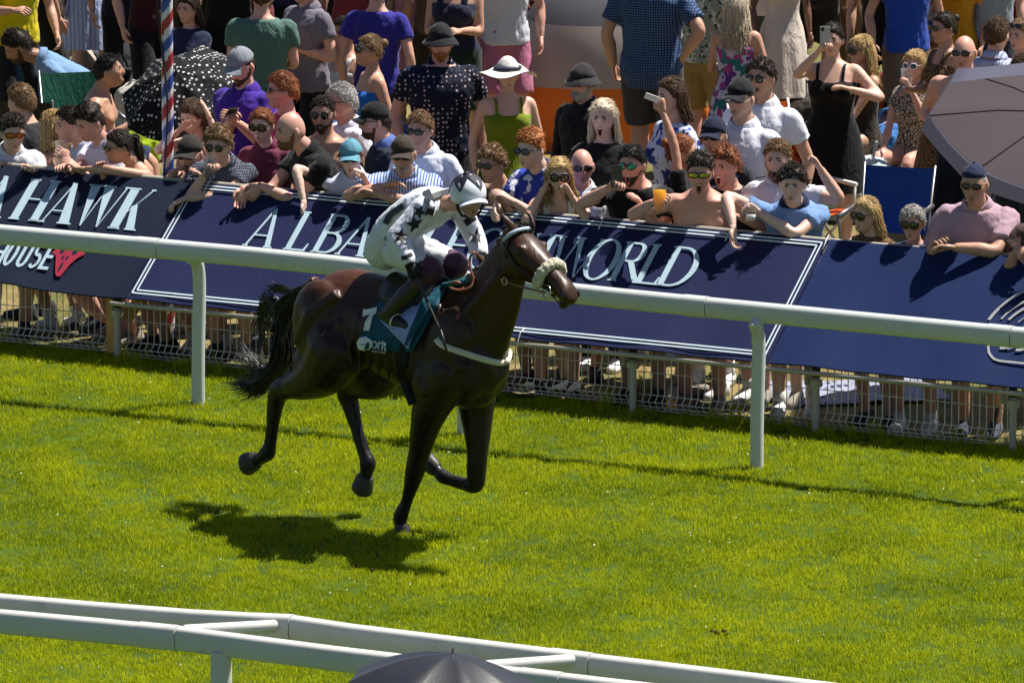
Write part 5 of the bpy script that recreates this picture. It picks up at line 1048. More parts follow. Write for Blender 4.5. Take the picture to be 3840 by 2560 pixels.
for pts, wd in (([(812, 118), (826, 150), (834, 185), (822, 222)], 30), ([(822, 150), (850, 138), (880, 128), (905, 122)], 22), ([(652, 250), (672, 215), (700, 195), (722, 178)], 24), ([(918, 226), (890, 262), (850, 295), (800, 325)], 18), ([(965, 250), (985, 235), (1005, 222)], 28), ([(716, 386), (736, 380), (758, 368)], 17)): jband('black_braid', pts, wd)
def star(cx, cy, r_, rot=0, bv=JBV):
    P = [(cx+(r_ if k % 2 == 0 else r_*.42)*math.sin(rot+k*math.pi/5), cy-(r_ if k % 2 == 0 else r_*.42)*math.cos(rot+k*math.pi/5)) for k in range(10)]
    c = jhit(cx, cy, .030, bv); Q = [jhit(*p, .030, bv) for p in P]
    if c is None: return
    Q = [q if q is not None and np.linalg.norm(q-c) < .09 else None for q in Q]
    for i, q in enumerate(Q):
        if q is None:
            t = .55; p = P[i]; Q[i] = jhit(cx+(p[0]-cx)*t, cy+(p[1]-cy)*t, .03, bv)
            if Q[i] is None: Q[i] = c
    b = MB(); b.add([c]+Q, [(0, 1+i, 1+(i+1) % 10) for i in range(10)]); jp('star', b, M_blk, smooth=False)
for s_0 in ((712, 300, 36, .2), (768, 252, 38, -.2), (786, 204, 30, .5), (1010, 298, 36, .1), (1026, 240, 24, .4)): star(*s_0)
b = MB(); P = [jhit(x, y, .02, JBT) for x, y in ((652, 300), (650, 308), (655, 315), (662, 308), (664, 318), (670, 312), (672, 322), (678, 316))]; P = [p for p in P if p is not None]
if len(P) > 2: b.tube(P, .003, 5); jp('script_mark', b, M_blk)
# helmet
M_hel = mat('helmet_silk', (.66, .68, .76), .45, .4, .05, 10, .08, 40); b = MB(); Vh = HVj.copy(); Vh[:, 2] *= 1.0
he = MB(); he.ball((0, .006, .035), (.112, .132, .118), 28, 18); V = he.arr(); kp = V[:, 2] > -.02+.25*np.maximum(V[:, 1], 0)*-1
V[:, 2] = np.maximum(V[:, 2], -.012-.30*np.clip(V[:, 1], 0, .1)); b.add(tfj(V), he.f)
rows = [[(.085*math.sin(t)*(1+.1*u), -.108-.055*u*math.cos(t), .022-.016*u-.02*math.sin(t)**2) for t in np.linspace(-1.35, 1.35, 15)] for u in (0, .35, .7, 1)]
b.rings([tfj(np.array(q)) for q in rows], closed=False); b.rings([tfj(np.array(q)-np.array([0, 0, .007])) for q in rows[::-1]], closed=False)
helm = jp('helmet', b, M_hel)
b = MB(); tilt = np.array(Matrix.Rotation(rad(-14), 3, 'X')); n = 60; ring0 = []; ring1 = []; ctr = []
for q in range(n):
    t = 2*math.pi*q/n; u = (q % (n//5))/(n/5); tri = 1-abs(2*u-1); al = .72+.80*tri
    for rg, a_9 in ((ring0, .0), (ctr, al*.5), (ring1, al)):
        d = np.array([math.sin(a_9)*math.cos(t+.9), math.sin(a_9)*math.sin(t+.9), math.cos(a_9)]); rg.append(d*np.array([.114, .134, .120])*1.03@tilt.T*np.array([1, 1, 1])+np.array([0, .006, .035]))
b.rings([tfj(np.array(ring0)), tfj(np.array(ctr)), tfj(np.array(ring1))], cap=False); st = b.build('helmet_star', M_blk, helm)
b = MB(); b.ball((0, .0, .158), (.022, .022, .012), 10, 6); q = MB(); q.add(tfj(b.arr()), b.f); q.build('helmet_button', M_blk, helm)
b = MB(); gg = MB(); gg.tube([(.080*math.sin(t), -.105*math.cos(t)**.6-.006 if abs(t) < 1.4 else 0, .006) for t in np.linspace(-1.1, 1.1, 13)], .021, 8, sq=(1, .5)); b.add(tfj(gg.arr()), gg.f); jp('goggles', b, M_lens)
b = MB(); gg = MB(); gg.tube([(s_2*.080, -.03+.02*abs(z_)/.1, z_) for s_2, z_ in ((-1, .02), (-1, -.05), (-.7, -.10), (0, -.118), (.7, -.10), (1, -.05), (1, .02))], .008, 6); b.add(tfj(gg.arr()), gg.f); jp('chin_strap', b, M_black)
for W, nm in ((wN, 'near'), (wF, 'far')):
    pass
wh = MB(); hN = wN+(wN-eN)/np.linalg.norm(wN-eN)*.09; P0 = hl(776, 465, .36); P1 = hl(820, 560, .38); P2 = hl(868, 665, .40); P3 = hl(903, 780, .40)
wh.tube(smooth_path([P0, P1, P2], 10), np.interp(np.linspace(0, 1, 10), [0, .2, 1], [.011, .009, .006]), 8); wh.tube([P2, P2*.5+P3*.5, P3], [.009, .012, .007], 8, sq=(1, .5))
o = wh.build('whip', M_leather, label='black padded whip pointing down from the jockey glove', cat='whip'); o.location = HM; o.rotation_euler = (0, 0, HYAW)
rn = empty('reins', tuple(HM), HYAW, label='tan leather reins running from the jockey hands to the bit', cat='reins')
gF = wF+(wF-eF)/np.linalg.norm(wF-eF)*.08; gN = wN+np.array([.06, 0, -.06])
b = MB(); b.tube(smooth_path([gF, hl(1075, 425, .08), hl(1120, 475, .10), hd(.50, -.088, -.09)], 14), .007, 6); b.build('rein', M_tan, rn)
b = MB(); b.tube(smooth_path([gF, hl(1100, 400, -.10), hd(.50, .088, -.09)], 14), .007, 6); b.build('rein', M_tan, rn)
b = MB(); b.tube(smooth_path([gF, hl(1005, 362, .02), hl(985, 385, .05), hl(990, 440, .08), hl(1000, 470, .08), hl(985, 500, .12), hl(940, 510, .15), hl(905, 500, .17)], 24), .008, 6); b.build('rein_loop', M_tan, rn)
b = MB(); c0 = hd(.33, -.10, -.22); b.tube([hl(1120, 475, .13)+.022*np.array([math.cos(t), 0, math.sin(t)]) for t in np.linspace(0, 2*math.pi, 17)], .0035, 5, cap=False); b.build('rein_ring', M_steel, rn)
# ------------------------------------------------------------ who stands where (traced from the photograph)
W_ = '#c9cbd6'; BLK = '#0d0d10'; NVY = '#141a30'
pt_dots = pattern('navy_flamingo_print', 'dots', ['#10172c', '#b9a3a8'], 30); pt_leo = pattern('leopard_print', 'leopard', ['#8a6a48', '#1d1410'], 50); pt_leo2 = pattern('pale_animal_print', 'leopard', ['#b0a596', '#43382f'], 42)
pt_tie = pattern('blue_white_print', 'floral', ['#c5cbe0', '#2f4a9a', '#1d2f73'], 13); pt_flo = pattern('purple_floral_print', 'floral', ['#b9b4cc', '#5d2f7d', '#9b3f80', '#2b6f6a'], 12); pt_chk = pattern('blue_checked_shirt', 'check', ['#4d6790', '#1c2a48'], 16)
pt_dkc = pattern('dark_checked_shirt', 'check', ['#1a1c24', '#5c6070'], 20); pt_str = pattern('blue_striped_shirt', 'stripe', ['#b9c4de', '#4a68a8'], 16, dirn='X'); pt_pin = pattern('pale_pinstripe', 'stripe', ['#b8bfd6', '#8590b4'], 14, dirn='X')
pt_pol = pattern('banded_polo', 'bands', ['#d0d0dc', (.5, 1.27, '#141b36'), (1.30, 1.325, '#141b36'), (1.37, 1.378, '#30406a'), (1.405, 1.413, '#30406a')]); pt_gre = pattern('green_white_print', 'floral', ['#8d9480', '#3a4a38', '#c8c9bc'], 24); pt_blo = pattern('pink_floral_print', 'floral', ['#b7b2b8', '#a83a52', '#39508f', '#c2a13a'], 16)
pt_ora = pattern('blue_orange_knit', 'floral', ['#2c3f9c', '#d0d4e6'], 15); pt_zeb = pattern('black_white_print', 'leopard', ['#15151a', '#7d7d80'], 26)
ROW = 'spectators leaning on the boards'; STD = 'spectators standing behind the front rows'
Pn = person
# left end
Pn('teenager in white shirt with orange mirrored sunglasses at the left edge', 30, 307, 2.15, 12, skin=1, hair='quiff', hc='dark', gl='shield', glc='orange', top='shirt', tc=W_, lean=22, A0=(-20, 400, 1.9), A1=(75, 398, 1.9), group=ROW, H=1.7)
Pn('blond boy in dark grey top looking away at the left edge', 48, 236, 2.9, -125, skin=1, hair='side', hc='light', top='tee', tc='#25262c', lean=10, H=1.62)
Pn('blonde woman seen from behind beside the blond boy', 122, 292, 2.65, -150, fem=1, skin=3, hair='bob', hc='blonde', top='strap', tc='#8a7a66', lean=12)
Pn('dark haired man in pale blue shirt holding a clear cup', 163, 288, 2.5, -70, skin=2, hair='short', hc='dark', top='shirt', tc='#b4bfd2', lean=16, A1=(158, 372, 2.1), h1='grip')
Pn('youth with dark quiff and white shirt looking down to the left', 208, 283, 2.25, -55, skin=2, hair='quiff', hc='dark', hpit=14, top='shirt', tc='#cfcbe0', lean=20, A0=(148, 388, 1.85), A1=(185, 392, 1.88), group=ROW)
Pn('bare shouldered woman with dark ponytail resting crossed arms on the board', 272, 338, 2.06, -62, fem=1, skin=3, hair='pony', hc='dark', gl='square', top='strapless', tc='#6b4a44', lean=26, A0=(236, 398, 1.84), A1=(196, 388, 1.84), e1=(1, .2, .15), group=ROW)
Pn('hunched man with bushy dark hair and light blue shirt', 42, 108, 5.6, -78, skin=4, hair='curly', hc='dark', beard='full', top='shirt', tc='#6f8fb4', bot='trousers', bc='#2b3550', lean=48, hpit=18, sit=True)
Pn('bare chested older man turned right with hand raised', 250, 165, 4.4, 85, skin=3, hair='crop', hc='black', top=None, bot='shorts', bc='#23304a', lean=10, hpit=-14, A0=(300, 285, -.15), A1='lap', sit=True, w=1.1)
Pn('standing person in bright yellow vest at the top left corner', 38, -128, None, 20, skin=3, hair='short', hc='dark', top='tee', tc='#c8b400', bot='trousers', bc='#1a1b20', A0='chest', A1='side', group=STD)
Pn('woman in pale blue and white flared dress, head out of view', 205, -190, None, 10, fem=1, skin=1, hair='long', hc='brown', top='tank', tc='#aeb9d6', bot='dress', bc=pattern('pale_dress', 'stripe', ['#b4bedd', '#8f9cc8'], 10, dirn='X'), knee=.52, group=STD)
Pn('person in dark red top and black shorts behind the striped pole', 348, -160, None, 30, skin=2, hair='short', hc='dark', top='tee', tc='#3a1218', bot='shorts', bc='#121216', shoes='#22252c', group=STD)
Pn('person in all black clothes standing behind the dotted parasol', 522, -185, None, -20, skin=2, hair='short', hc='dark', top='tee', tc='#111114', bot='shorts', bc='#0e0e11', group=STD)
Pn('person in black trousers standing near the pale dress', 285, -190, None, 15, skin=2, hair='short', hc='dark', top='tee', tc='#1c2230', bot='trousers', bc='#101218', group=STD)
# pole to jockey
Pn('girl with brown hair pressing both hands to her head', 442, 268, 2.85, -32, H=1.5, fem=1, skin=1, hair='long', hc='brown', hpit=16, top='strap', tc='#8a6f66', A0=(412, 300, 2.65), A1=(482, 272, 2.7), e0=(-.7, -.6, -.6), e1=(.8, -.5, -.5), h0='flat', h1='flat', lean=10)
Pn('bare shouldered man in dark cap and clear rimmed sunglasses', 437, 355, 2.2, -20, skin=2, hair='crop', hc='dark', hat='cap', hatc='#2a2622', gl='square', glc='brown', beard='stubble', top=None, lean=26, A0=(392, 420, 1.95), A1=(470, 425, 2.0), group=ROW)
Pn('curly haired man in dark checked shirt drinking from a plastic cup', 500, 335, 2.05, -12, skin=1, hair='curly', hc='light', gl='round', top='shirt', tc=pt_dkc, lean=28, A0=(470, 402, 1.80), A1=(428, 455, 1.72), e1=(1, 0, -.4), e0=(-.5, -.2, -1), h0='grip', droop1=.3, group=ROW)
Pn('man in purple polo and grey cap looking down at his phone', 556, 152, 3.75, -38, skin=2, hair='crop', hc='dark', hat='cap', hatc='#7d828c', beard='full', top='polo', tc='#3d1f8a', bot='trousers', bc='#23262e', hpit=22, A0=(530, 275, 3.45), A1=(545, 282, 3.45), h0='grip', h1='grip', w=1.06, group=STD)
Pn('child with short brown hair in a bright pink top', 648, 210, 3.45, -75, H=1.48, skin=2, hair='side', hc='red', gl='square', top='tee', tc='#c2306a', sleeve=.35)
Pn('man in sage green t shirt with his back turned', 602, -8, None, 175, skin=2, hair='crop', hc='brown', top='tee', tc='#4d6a62', bot='trousers', bc='#1d2026', A0='chest', A1='chest', w=1.12, group=STD)
Pn('man in grey polo holding a glass of beer', 700, -30, None, -52, skin=2, hair='short', hc='grey', top='polo', tc='#6e6874', bot='trousers', bc='#14151a', A0=(644, 102, -.28), A1=(690, 116, -.12), h0='grip', e1=(.8, .5, -.6), w=1.08, group=STD)
Pn('red haired woman in sunglasses and maroon shirt', 602, 290, 2.5, -18, fem=1, skin=0, hair='tied', hc='red', gl='big', glc='brown', top='shirt', tc='#6d2f45', lean=14)
Pn('bald bearded man in black polo with forearms hanging over the board', 668, 300, 2.1, -65, skin=2, hair='bald', hc='light', beard='full', top='polo', tc='#101012', lean=24, A0=(562, 432, 1.76), A1=(600, 428, 1.78), droop0=.8, droop1=.6, w=1.06, group=ROW)
Pn('bare chested bearded man in round sunglasses behind the black polo', 742, 263, 2.75, -12, skin=3, hair='crop', hc='dark', gl='round', beard='full', top=None, lean=8)
Pn('grey haired man in white shirt and glasses facing left', 785, 236, 3.3, -62, skin=2, hair='side', hc='grey', gl='square', glc='clear', top='shirt', tc='#d3d3de', lean=6)
Pn('woman in pale blue cap with one arm dangling over the board', 806, 362, 2.1, -4, fem=1, skin=0, hair='pony', hc='light', hat='cap', hatc='#5b8fa3', gl='square', top='polo', tc='#c4c8dc', lean=24, A0=(697, 462, 1.76), A1=(842, 418, 1.86), e0=(-.6, .2, .9), droop0=.95, group=ROW)
Pn('man in black cap and glasses facing left in a navy jacket', 862, 280, 2.75, -76, skin=2, hair='crop', hc='dark', hat='cap', hatc='#0f1013', gl='square', glc='clear', beard='stubble', top='shirt', tc='#1a2236', collar='#4d63a0', sleeve=1.9, lean=8)
Pn('man in brown cap and sunglasses with a striped shirt resting folded arms', 926, 356, 2.1, -6, skin=3, hair='crop', hc='grey', hat='cap', hatc='#3d342c', gl='square', beard='stubble', top='shirt', tc=pt_str, lean=24, A0=(880, 428, 1.86), A1=(866, 446, 1.80), e0=(-1, 0, -.3), e1=(1, 0, -.3), w=1.06, group=ROW)
Pn('fair haired man in sunglasses and crisp white shirt', 965, 300, 2.5, -22, skin=2, hair='short', hc='light', gl='square', top='shirt', tc='#ccd2e2', sleeve=1.9, lean=12)
Pn('tall man in navy flamingo print shirt and dark bucket hat', 1012, 98, None, 4, H=1.86, skin=2, hair='short', hc='ginger', hat='bucket', hatc='#16181d', beard='full', top='shirt', tc=pt_dots, collar=pt_dots, bot='shorts', bc='#0f1116', w=1.22, sleeve=.62, hem=.80, group=STD)
Pn('woman in strapless blue top with hair up facing left', 848, 118, None, -68, fem=1, skin=3, hair='tied', hc='light', gl='big', hpit=-8, top='strapless', tc='#1f63b8', bot='shorts', bc='#1f63b8')
Pn('person in violet blue t shirt with back turned beside the seated woman', 868, -25, None, 165, skin=2, hair='short', hc='brown', top='tee', tc='#2b2780', bot='trousers', bc='#16171d', group=STD)
Pn('woman in dusty pink dress standing at the top edge', 945, -135, None, 15, fem=1, skin=1, hair='long', hc='dark', top='tank', tc='#a5707f', bot='dress', bc='#a5707f', knee=.3, group=STD)
Pn('bare armed woman in dark vest top behind the navy shirt', 1045, -72, None, -12, fem=1, skin=3, w=1.2, hair='long', hc='light', top='tank', tc='#1b1d33', bot='shorts', bc='#16281f', A0='chest', A1='chest', group=STD)
Pn('person in white t shirt and pink shorts at the top edge', 1162, -128, None, 8, skin=2, hair='short', hc='brown', top='tee', tc='#c8c8d4', bot='shorts', bc='#b06a86', w=1.05, group=STD)
Pn('woman in wide white sun hat and lime green dress', 1166, 172, None, 8, fem=1, skin=1, w=1.12, hair='tied', hc='dark', hat='sun', hatc='#d4d0c8', top='strap', tc='#66760c', bot='dress', bc='#66760c', knee=.3, group=STD)
# behind the jockey and the horse
Pn('woman with big curly light brown hair and sunglasses beside the jockey', 1130, 378, 2.15, -35, fem=1, skin=3, hair='curly', hc='light', gl='square', top='tank', tc='#77604a', lean=20, A0=(1095, 470, 1.85), A1=(1160, 472, 1.85), group=ROW)
Pn('ginger boy in blue sunglasses and blue patterned shirt', 1220, 345, 2.15, -38, skin=0, hair='quiff', hc='ginger', gl='square', glc='blue', top='shirt', tc=pt_ora, lean=18, A0=(1140, 470, 1.76), A1=(1178, 462, 1.8), droop0=.5, group=ROW)
Pn('smiling woman with long blonde curls and huge sunglasses', 1284, 404, 2.05, 2, fem=1, skin=1, hair='curls', hc='blonde', gl='big', top='tank', tc='#c9c0b8', lean=18, A0=(1245, 442, 1.84), A1=(1312, 448, 1.84), e0=(-.6, -.3, -1), e1=(.6, -.3, -1), h1='fist', group=ROW)
Pn('bald man in dark sunglasses with white collar', 1336, 384, 2.55, 4, skin=2, hair='bald', gl='square', top='shirt', tc='#cdd0da', lean=12)
Pn('grey bearded man in dark bucket hat and black jacket', 1338, 190, None, -38, H=1.74, skin=2, hair='crop', hc='grey', hat='bucket', hatc='#2a2729', gl='square', glc='clear', beard='long', top='shirt', tc='#131317', sleeve=1.9, bot='trousers', group=STD)
Pn('gaping woman with long platinum hair and black t shirt', 1386, 272, 3.1, -16, fem=1, skin=0, hair='long', hc='platinum', mouth=1, top='tee', tc='#0e0e11', bot='trousers', bc='#0e0e11', w=1.08, badge='#6a6e78')
Pn('shouting man in green mirrored aviators filming with a phone', 1452, 378, 2.1, -22, skin=2, hair='short', hc='black', gl='aviator', glc='green', mouth=1, beard='stubble', top='tee', tc='#0e0e12', lean=18, A0=(1398, 432, 1.74), A1=(1480, 480, 1.88), e0=(-1, .2, -.6), h0='grip', w=1.1, group=ROW)
Pn('dark haired woman in black raising a fist with a paper ticket', 1566, 352, 2.5, 95, fem=1, skin=3, hair='tied', hc='red', top='tee', tc='#0f0f13', A0=(1518, 238, 2.38), e0=(0, -1, -.2), h0='fist', A1='chest')
Pn('brown haired woman in blue and white print shirt behind the raised fist', 1542, 222, 3.8, -58, fem=1, skin=1, hair='bob', hc='brown', mouth=1, top='tee', tc=pt_tie, sleeve=.7)
Pn('bare chested man roaring in yellow sunglasses with a beer', 1608, 398, 2.05, -6, skin=2, hair='quiff', hc='dark', gl='shield', glc='yellow', mouth=1, top=None, lean=20, A0=(1500, 465, 1.66), A1=(1700, 498, 1.92), e0=(-1, .2, -.5), e1=(1, 0, -.6), h0='grip', w=1.06, group=ROW)
Pn('laughing ruddy man with sunglasses pushed up on his hair', 1664, 382, 2.42, -30, skin=2, hair='curly', hc='red', gl='up', mouth=1, top='tee', tc='#16161b', lean=12)
Pn('man in navy cap and dark glasses behind the roaring man', 1640, 314, 2.95, -18, skin=3, hair='crop', hc='dark', hat='cap', hatc='#151c33', gl='square', top='tee', tc='#23262e')
Pn('man in black cap and mirrored glasses with banded white polo', 1702, 228, 3.25, -30, skin=1, hair='crop', hc='brown', hat='cap', hatc='#17181c', gl='square', glc='mirror', top='polo', tc=pt_pol, collar='#d0d0dc', bot='trousers', bc='#20222c', group=STD)
Pn('man with moustache and sunglasses in white shirt behind the banded polo', 1748, 180, 4.1, -26, skin=3, hair='short', hc='dark', gl='round', beard='tache', top='shirt', tc='#cfd0da', bot='trousers', bc='#282b34', group=STD)
Pn('laughing bearded man with raised fist and white shirt', 1786, 366, 2.42, -14, skin=1, hair='short', hc='light', mouth=1, beard='full', top='shirt', tc='#cbcbd4', lean=10, A1=(1884, 388, 2.32), e1=(.9, .2, -1), h1='fist')
Pn('youth in pale blue polo with cup and one arm over the board', 1820, 424, 2.1, -8, skin=0, hair='curly', hc='dark', gl='up', top='polo', tc='#6f8fc0', collar='#16203c', lean=22, A0=(1684, 520, 1.72), A1=(1748, 492, 1.84), e0=(-.8, .2, .7), e1=(1, 0, -.5), droop0=.95, h1='grip', group=ROW)
Pn('older woman with blonde bob and sunglasses low behind the board', 1990, 494, 2.1, -42, H=1.55, fem=1, skin=1, hair='bob', hc='blonde', gl='big', glc='brown', top='tee', tc=pt_leo, lean=12, group=ROW)
Pn('grey haired woman in brown sunglasses low behind the board', 2096, 514, 2.1, -14, H=1.55, fem=1, skin=2, hair='side', hc='grey', gl='big', glc='brown', top='tee', tc='#2b3d5c', lean=12, group=ROW)
Pn('heavy man in pink shirt and navy bandana leaning on the board', 2238, 424, 2.1, -14, skin=3, hair='crop', hc='grey', hat='backcap', hatc='#1c2844', gl='square', glc='brown', top='shirt', tc='#a98c9a', lean=18, A0=(2150, 562, 1.80), A1=(2192, 568, 1.75), e1=(1, .1, -.3), w=1.14, sleeve=.75, group=ROW)
Pn('spectator at the right edge with only a forearm in view', 2402, 470, 2.1, -10, skin=3, hair='short', hc='brown', top='tee', tc='#4a3a34', lean=18, A0=(2338, 572, 1.78), A1=(2420, 560, 1.8), droop0=.5, group=ROW)
# right, standing and seated behind
Pn('woman in short black dress taking a picture with her phone', 1912, 92, None, -12, H=1.74, fem=1, skin=1, w=1.12, hair='tied', hc='dark', top='strap', tc='#0b0b0e', bot='dress', bc='#0b0b0e', knee=.52, A0=(1880, 118, -.30), A1=(1952, 205, -.12), e0=(-.8, -.2, -.8), e1=(1, .5, -.4), h0='grip', mouth=0, group=STD)
Pn('large man in blue checked shirt and grey shorts with his back turned', 1500, -85, None, 160, H=1.9, skin=3, hair='short', hc='dark', top='shirt', tc=pt_chk, bot='shorts', bc='#38363a', w=1.3, A0='hip', hem=.76, sleeve=.7, group=STD)
Pn('woman with blonde hair and purple floral dress seen from behind', 1692, 18, None, 172, fem=1, skin=3, hair='wavy', hc='platinum', top='strap', tc=pt_flo, bot='dress', bc=pt_flo, knee=.35, A0='side', A1='chest', group=STD)
Pn('person in green print shirt and beige shorts by the orange tent', 1618, -92, None, 150, skin=2, hair='short', hc='dark', top='tee', tc=pt_gre, bot='shorts', bc='#8d7548', group=STD)
Pn('woman in long white dress at the top edge', 1800, -120, None, 20, fem=1, skin=5, hair='long', hc='black', top='tank', tc='#c9bdb2', bot='dress', bc='#c9bdb2', knee=.40, group=STD)
Pn('seated woman with long blonde hair and black sunglasses', 1978, 118, None, -60, fem=1, skin=3, hair='wavy', hc='blonde', gl='big', top='tank', tc='#2a2420', bot='dress', bc='#3a3024', knee=.45, sit=True, A0='lap', A1='lap')
Pn('seated woman in white heart sunglasses and pale animal print', 2102, 152, 6.6, -28, fem=1, skin=2, hair='bob', hc='blonde', gl='heart', glc='blue', top='shirt', tc=pt_leo2, bot='dress', bc=pt_leo2, knee=.45, sit=True, A0='lap', A1=(2092, 205, -.25), h1='grip')
Pn('woman with hair up and sunglasses in leopard print dress', 2168, 66, None, -58, fem=1, skin=3, hair='tied', hc='dark', gl='square', top='tank', tc=pt_leo, bot='dress', bc=pt_leo, knee=.4, A0='chest', group=STD)
Pn('bald bare chested man in sunglasses and navy shorts', 2215, 122, None, -18, H=1.82, skin=2, hair='bald', gl='square', top=None, bot='shorts', bc='#141a2a', A0=(2140, 290, -.1), A1='down', w=1.08, group=STD)
Pn('dark haired man in pale striped shirt with his back turned', 2290, 82, None, 150, skin=2, hair='short', hc='brown', top='shirt', tc=pt_pin, sleeve=1.9, bot='trousers', bc='#1c2030', w=1.05, group=STD)
Pn('woman with sunglasses on her head at the right edge', 2342, 82, None, -35, fem=1, skin=2, hair='tied', hc='light', gl='up', top='tank', tc='#8a3b4c', bot='trousers', group=STD)
Pn('man in royal blue t shirt and khaki shorts at the top edge', 2085, -112, None, 10, skin=3, hair='short', hc='dark', top='tee', tc='#173f9c', bot='shorts', bc='#5e5040', A0='side', group=STD)
Pn('person in mustard yellow dress at the top edge', 2196, -100, None, -25, fem=1, skin=3, hair='bob', hc='brown', top='tee', tc='#b07a0c', bot='dress', bc='#b07a0c', knee=.4, group=STD)
Pn('woman in colourful floral dress beside the khaki shorts', 2142, -108, None, 30, fem=1, skin=2, hair='long', hc='dark', top='tank', tc=pt_blo, bot='dress', bc=pt_blo, knee=.3, group=STD)
Pn('person in dark sunglasses cut by the right edge under the striped shirt', 2350, 168, None, -25, skin=2, hair='short', hc='brown', gl='square', top='tee', tc='#6e3038')
Pn('person in black and white print trousers near the blue chair', 780, -165, None, 12, fem=1, skin=2, hair='long', hc='dark', top='tee', tc='#1b1b20', bot='trousers', bc=pt_zeb, group=STD)
Pn('person in black standing behind the seated blonde woman', 2028, -125, None, -20, skin=3, hair='short', hc='dark', top='tee', tc='#141418', bot='trousers', bc='#121317', group=STD)
Pn('person in grey t shirt standing at the top right corner', 2285, -135, None, 25, skin=2, hair='short', hc='brown', top='tee', tc='#7f8896', bot='shorts', bc='#2b3040', group=STD)
Pn('person in dark red dress at the top right corner', 2345, -140, None, -10, fem=1, skin=2, hair='long', hc='dark', top='tank', tc='#5a1220', bot='dress', bc='#5a1220', knee=.4, group=STD)
# ============================================================ things among the crowd
def place(x, y, Y): p = at(x, y, Y); return p
# striped pole
pc = at(386, 380, 2.62); M_r = mat('pole_red', (.33, .02, .03), .35, .5, .1); M_b = mat('pole_blue', (.02, .07, .30), .35, .5, .1); M_w = mat('pole_white', (.62, .62, .64), .35, .5, .1)
b = MB(); nz, nc = 330, 20; zz = np.linspace(GZ-.02, 4.4, nz); V = []; F = []; Mi = []
for z in zz:
    a = np.arange(nc)*2*math.pi/nc; V.append(np.stack([.041*np.cos(a), .041*np.sin(a), np.full(nc, z)], 1))
for i in range(nz-1):
    for j in range(nc):
        k = (j+1) % nc; F.append((i*nc+j, i*nc+k, (i+1)*nc+k, (i+1)*nc+j)); ph = ((zz[i]/.30)-(j/nc)) % 1.0; Mi.append(0 if ph < .30 else 1 if ph < .5 else 2 if ph < .8 else 1)
b.add(np.concatenate(V), F, Mi); o = b.build('striped_pole', [M_r, M_w, M_b], label='barber striped pole in red, white and blue behind the left boards', cat='pole'); o.location = (pc[0], pc[1], 0)
b = MB(); b.tube(smooth_path([(-.04, -.03, 4.3), (-.045, -.03, 3.0), (-.05, -.04, 2.2), (.03, -.06, 1.6), (.02, -.06, 1.25), (-.04, -.05, .6), (-.03, -.05, GZ)], 30), .008, 6)
o = b.build('black_cable', M_strap, label='thin black cable hanging loosely down the striped pole', cat='cable'); o.location = (pc[0], pc[1], 0)
def canopy(mb, c, ax, R, depth, nseg, val, rot0, mi=0, nr=8, sub=6, sag=.03):
    """umbrella cloth: panels dip between the ribs; returns rim corners"""
    ax = np.array(ax, float); ax /= np.linalg.norm(ax); u = np.cross(ax, (0, 0, 1)); u /= np.linalg.norm(u); v = np.cross(ax, u); n = nseg*sub; rings = []; rim = []
    for i in range(nr+1):
        s = max(i/nr, .02); ring = []
        for j in range(n):
            t = rot0+2*math.pi*j/n; f = (j % sub)/sub; g = 4*f*(1-f); ch = math.cos(math.pi/nseg)/math.cos((f-.5)*2*math.pi/nseg); r_ = R*s*(ch*.5+.5*(1-.06*g)); h = depth*(1-s**1.8)-sag*g*s
            ring.append(c+u*r_*math.cos(t)+v*r_*math.sin(t)+ax*h)
        rings.append(ring)
    if val:
        ring = []
        for j in range(n):
            t = rot0+2*math.pi*j/n; f = (j % sub)/sub; g = 4*f*(1-f); p = rings[-1][j]; o_ = u*math.cos(t)+v*math.sin(t); ring.append(p+o_*val*.35-ax*val*(1-.2*g)+np.array([0, 0, -val*.25]))
        rings.append(ring)
    mb.rings([np.array(r) for r in rings], mi, cap=False); return u, v, ax
M_mauve = blade_mat('mauve_canvas', (.125, .105, .125), (.135, .115, .135), (.13, .11, .13), .42); M_mauve2 = blade_mat('grey_lilac_canvas', (.24, .24, .34), (.26, .26, .36), (.25, .25, .35), .4); M_shaft = mat('umbrella_shaft', (.05, .05, .055), .35, .5, metal=.6); M_ubl = mat('black_nylon', (.018, .018, .022), .38, .5, .15, 8, .08, 60)
toc = np.array([math.sin(PSI), -math.cos(PSI), 0]); imr = np.array([math.cos(PSI), math.sin(PSI), 0])
ub = empty('parasol', label='large tilted grey and mauve parasol leaning at the right edge', cat='parasol')
c0 = at(2440, 300, 3.6); b = MB(); axp = -toc*.60+np.array([0, 0, .74])+imr*.22; u_, v_, a_x = canopy(b, c0, axp, .92, .16, 8, 0, .12, sag=.02); b.build('canopy', M_mauve, ub)
b = MB(); Rr = .92; ring0 = []; ring1 = []; n = 48
for j in range(n):
    t = .12+2*math.pi*j/n; f = (j % 6)/6; g = 4*f*(1-f); ch = math.cos(math.pi/8)/math.cos((f-.5)*2*math.pi/8); r_ = Rr*(ch*.5+.5*(1-.06*g)); o_ = u_*math.cos(t)+v_*math.sin(t); p = c0+o_*r_-a_x*.02*g; ring0.append(p+o_*.003); ring1.append(p+o_*.03-a_x*.13*(1-.15*g))
b.rings([np.array(ring0), np.array(ring1)], cap=False); b.build('valance', M_mauve2, ub)
for j in range(8): t = .12+2*math.pi*j/8; o_ = u_*math.cos(t)+v_*math.sin(t); b = MB(); b.tube([c0+a_x*.145, c0+o_*.46+a_x*.095, c0+o_*.915-a_x*.012], .005, 5); b.build('rib', M_shaft, ub)
b = MB(); ln = (c0[2]+.2*a_x[2]-GZ)/a_x[2]; b.tube([c0+a_x*.22, c0+a_x*(.2-ln)], .013, 8); b.build('shaft', M_shaft, ub)
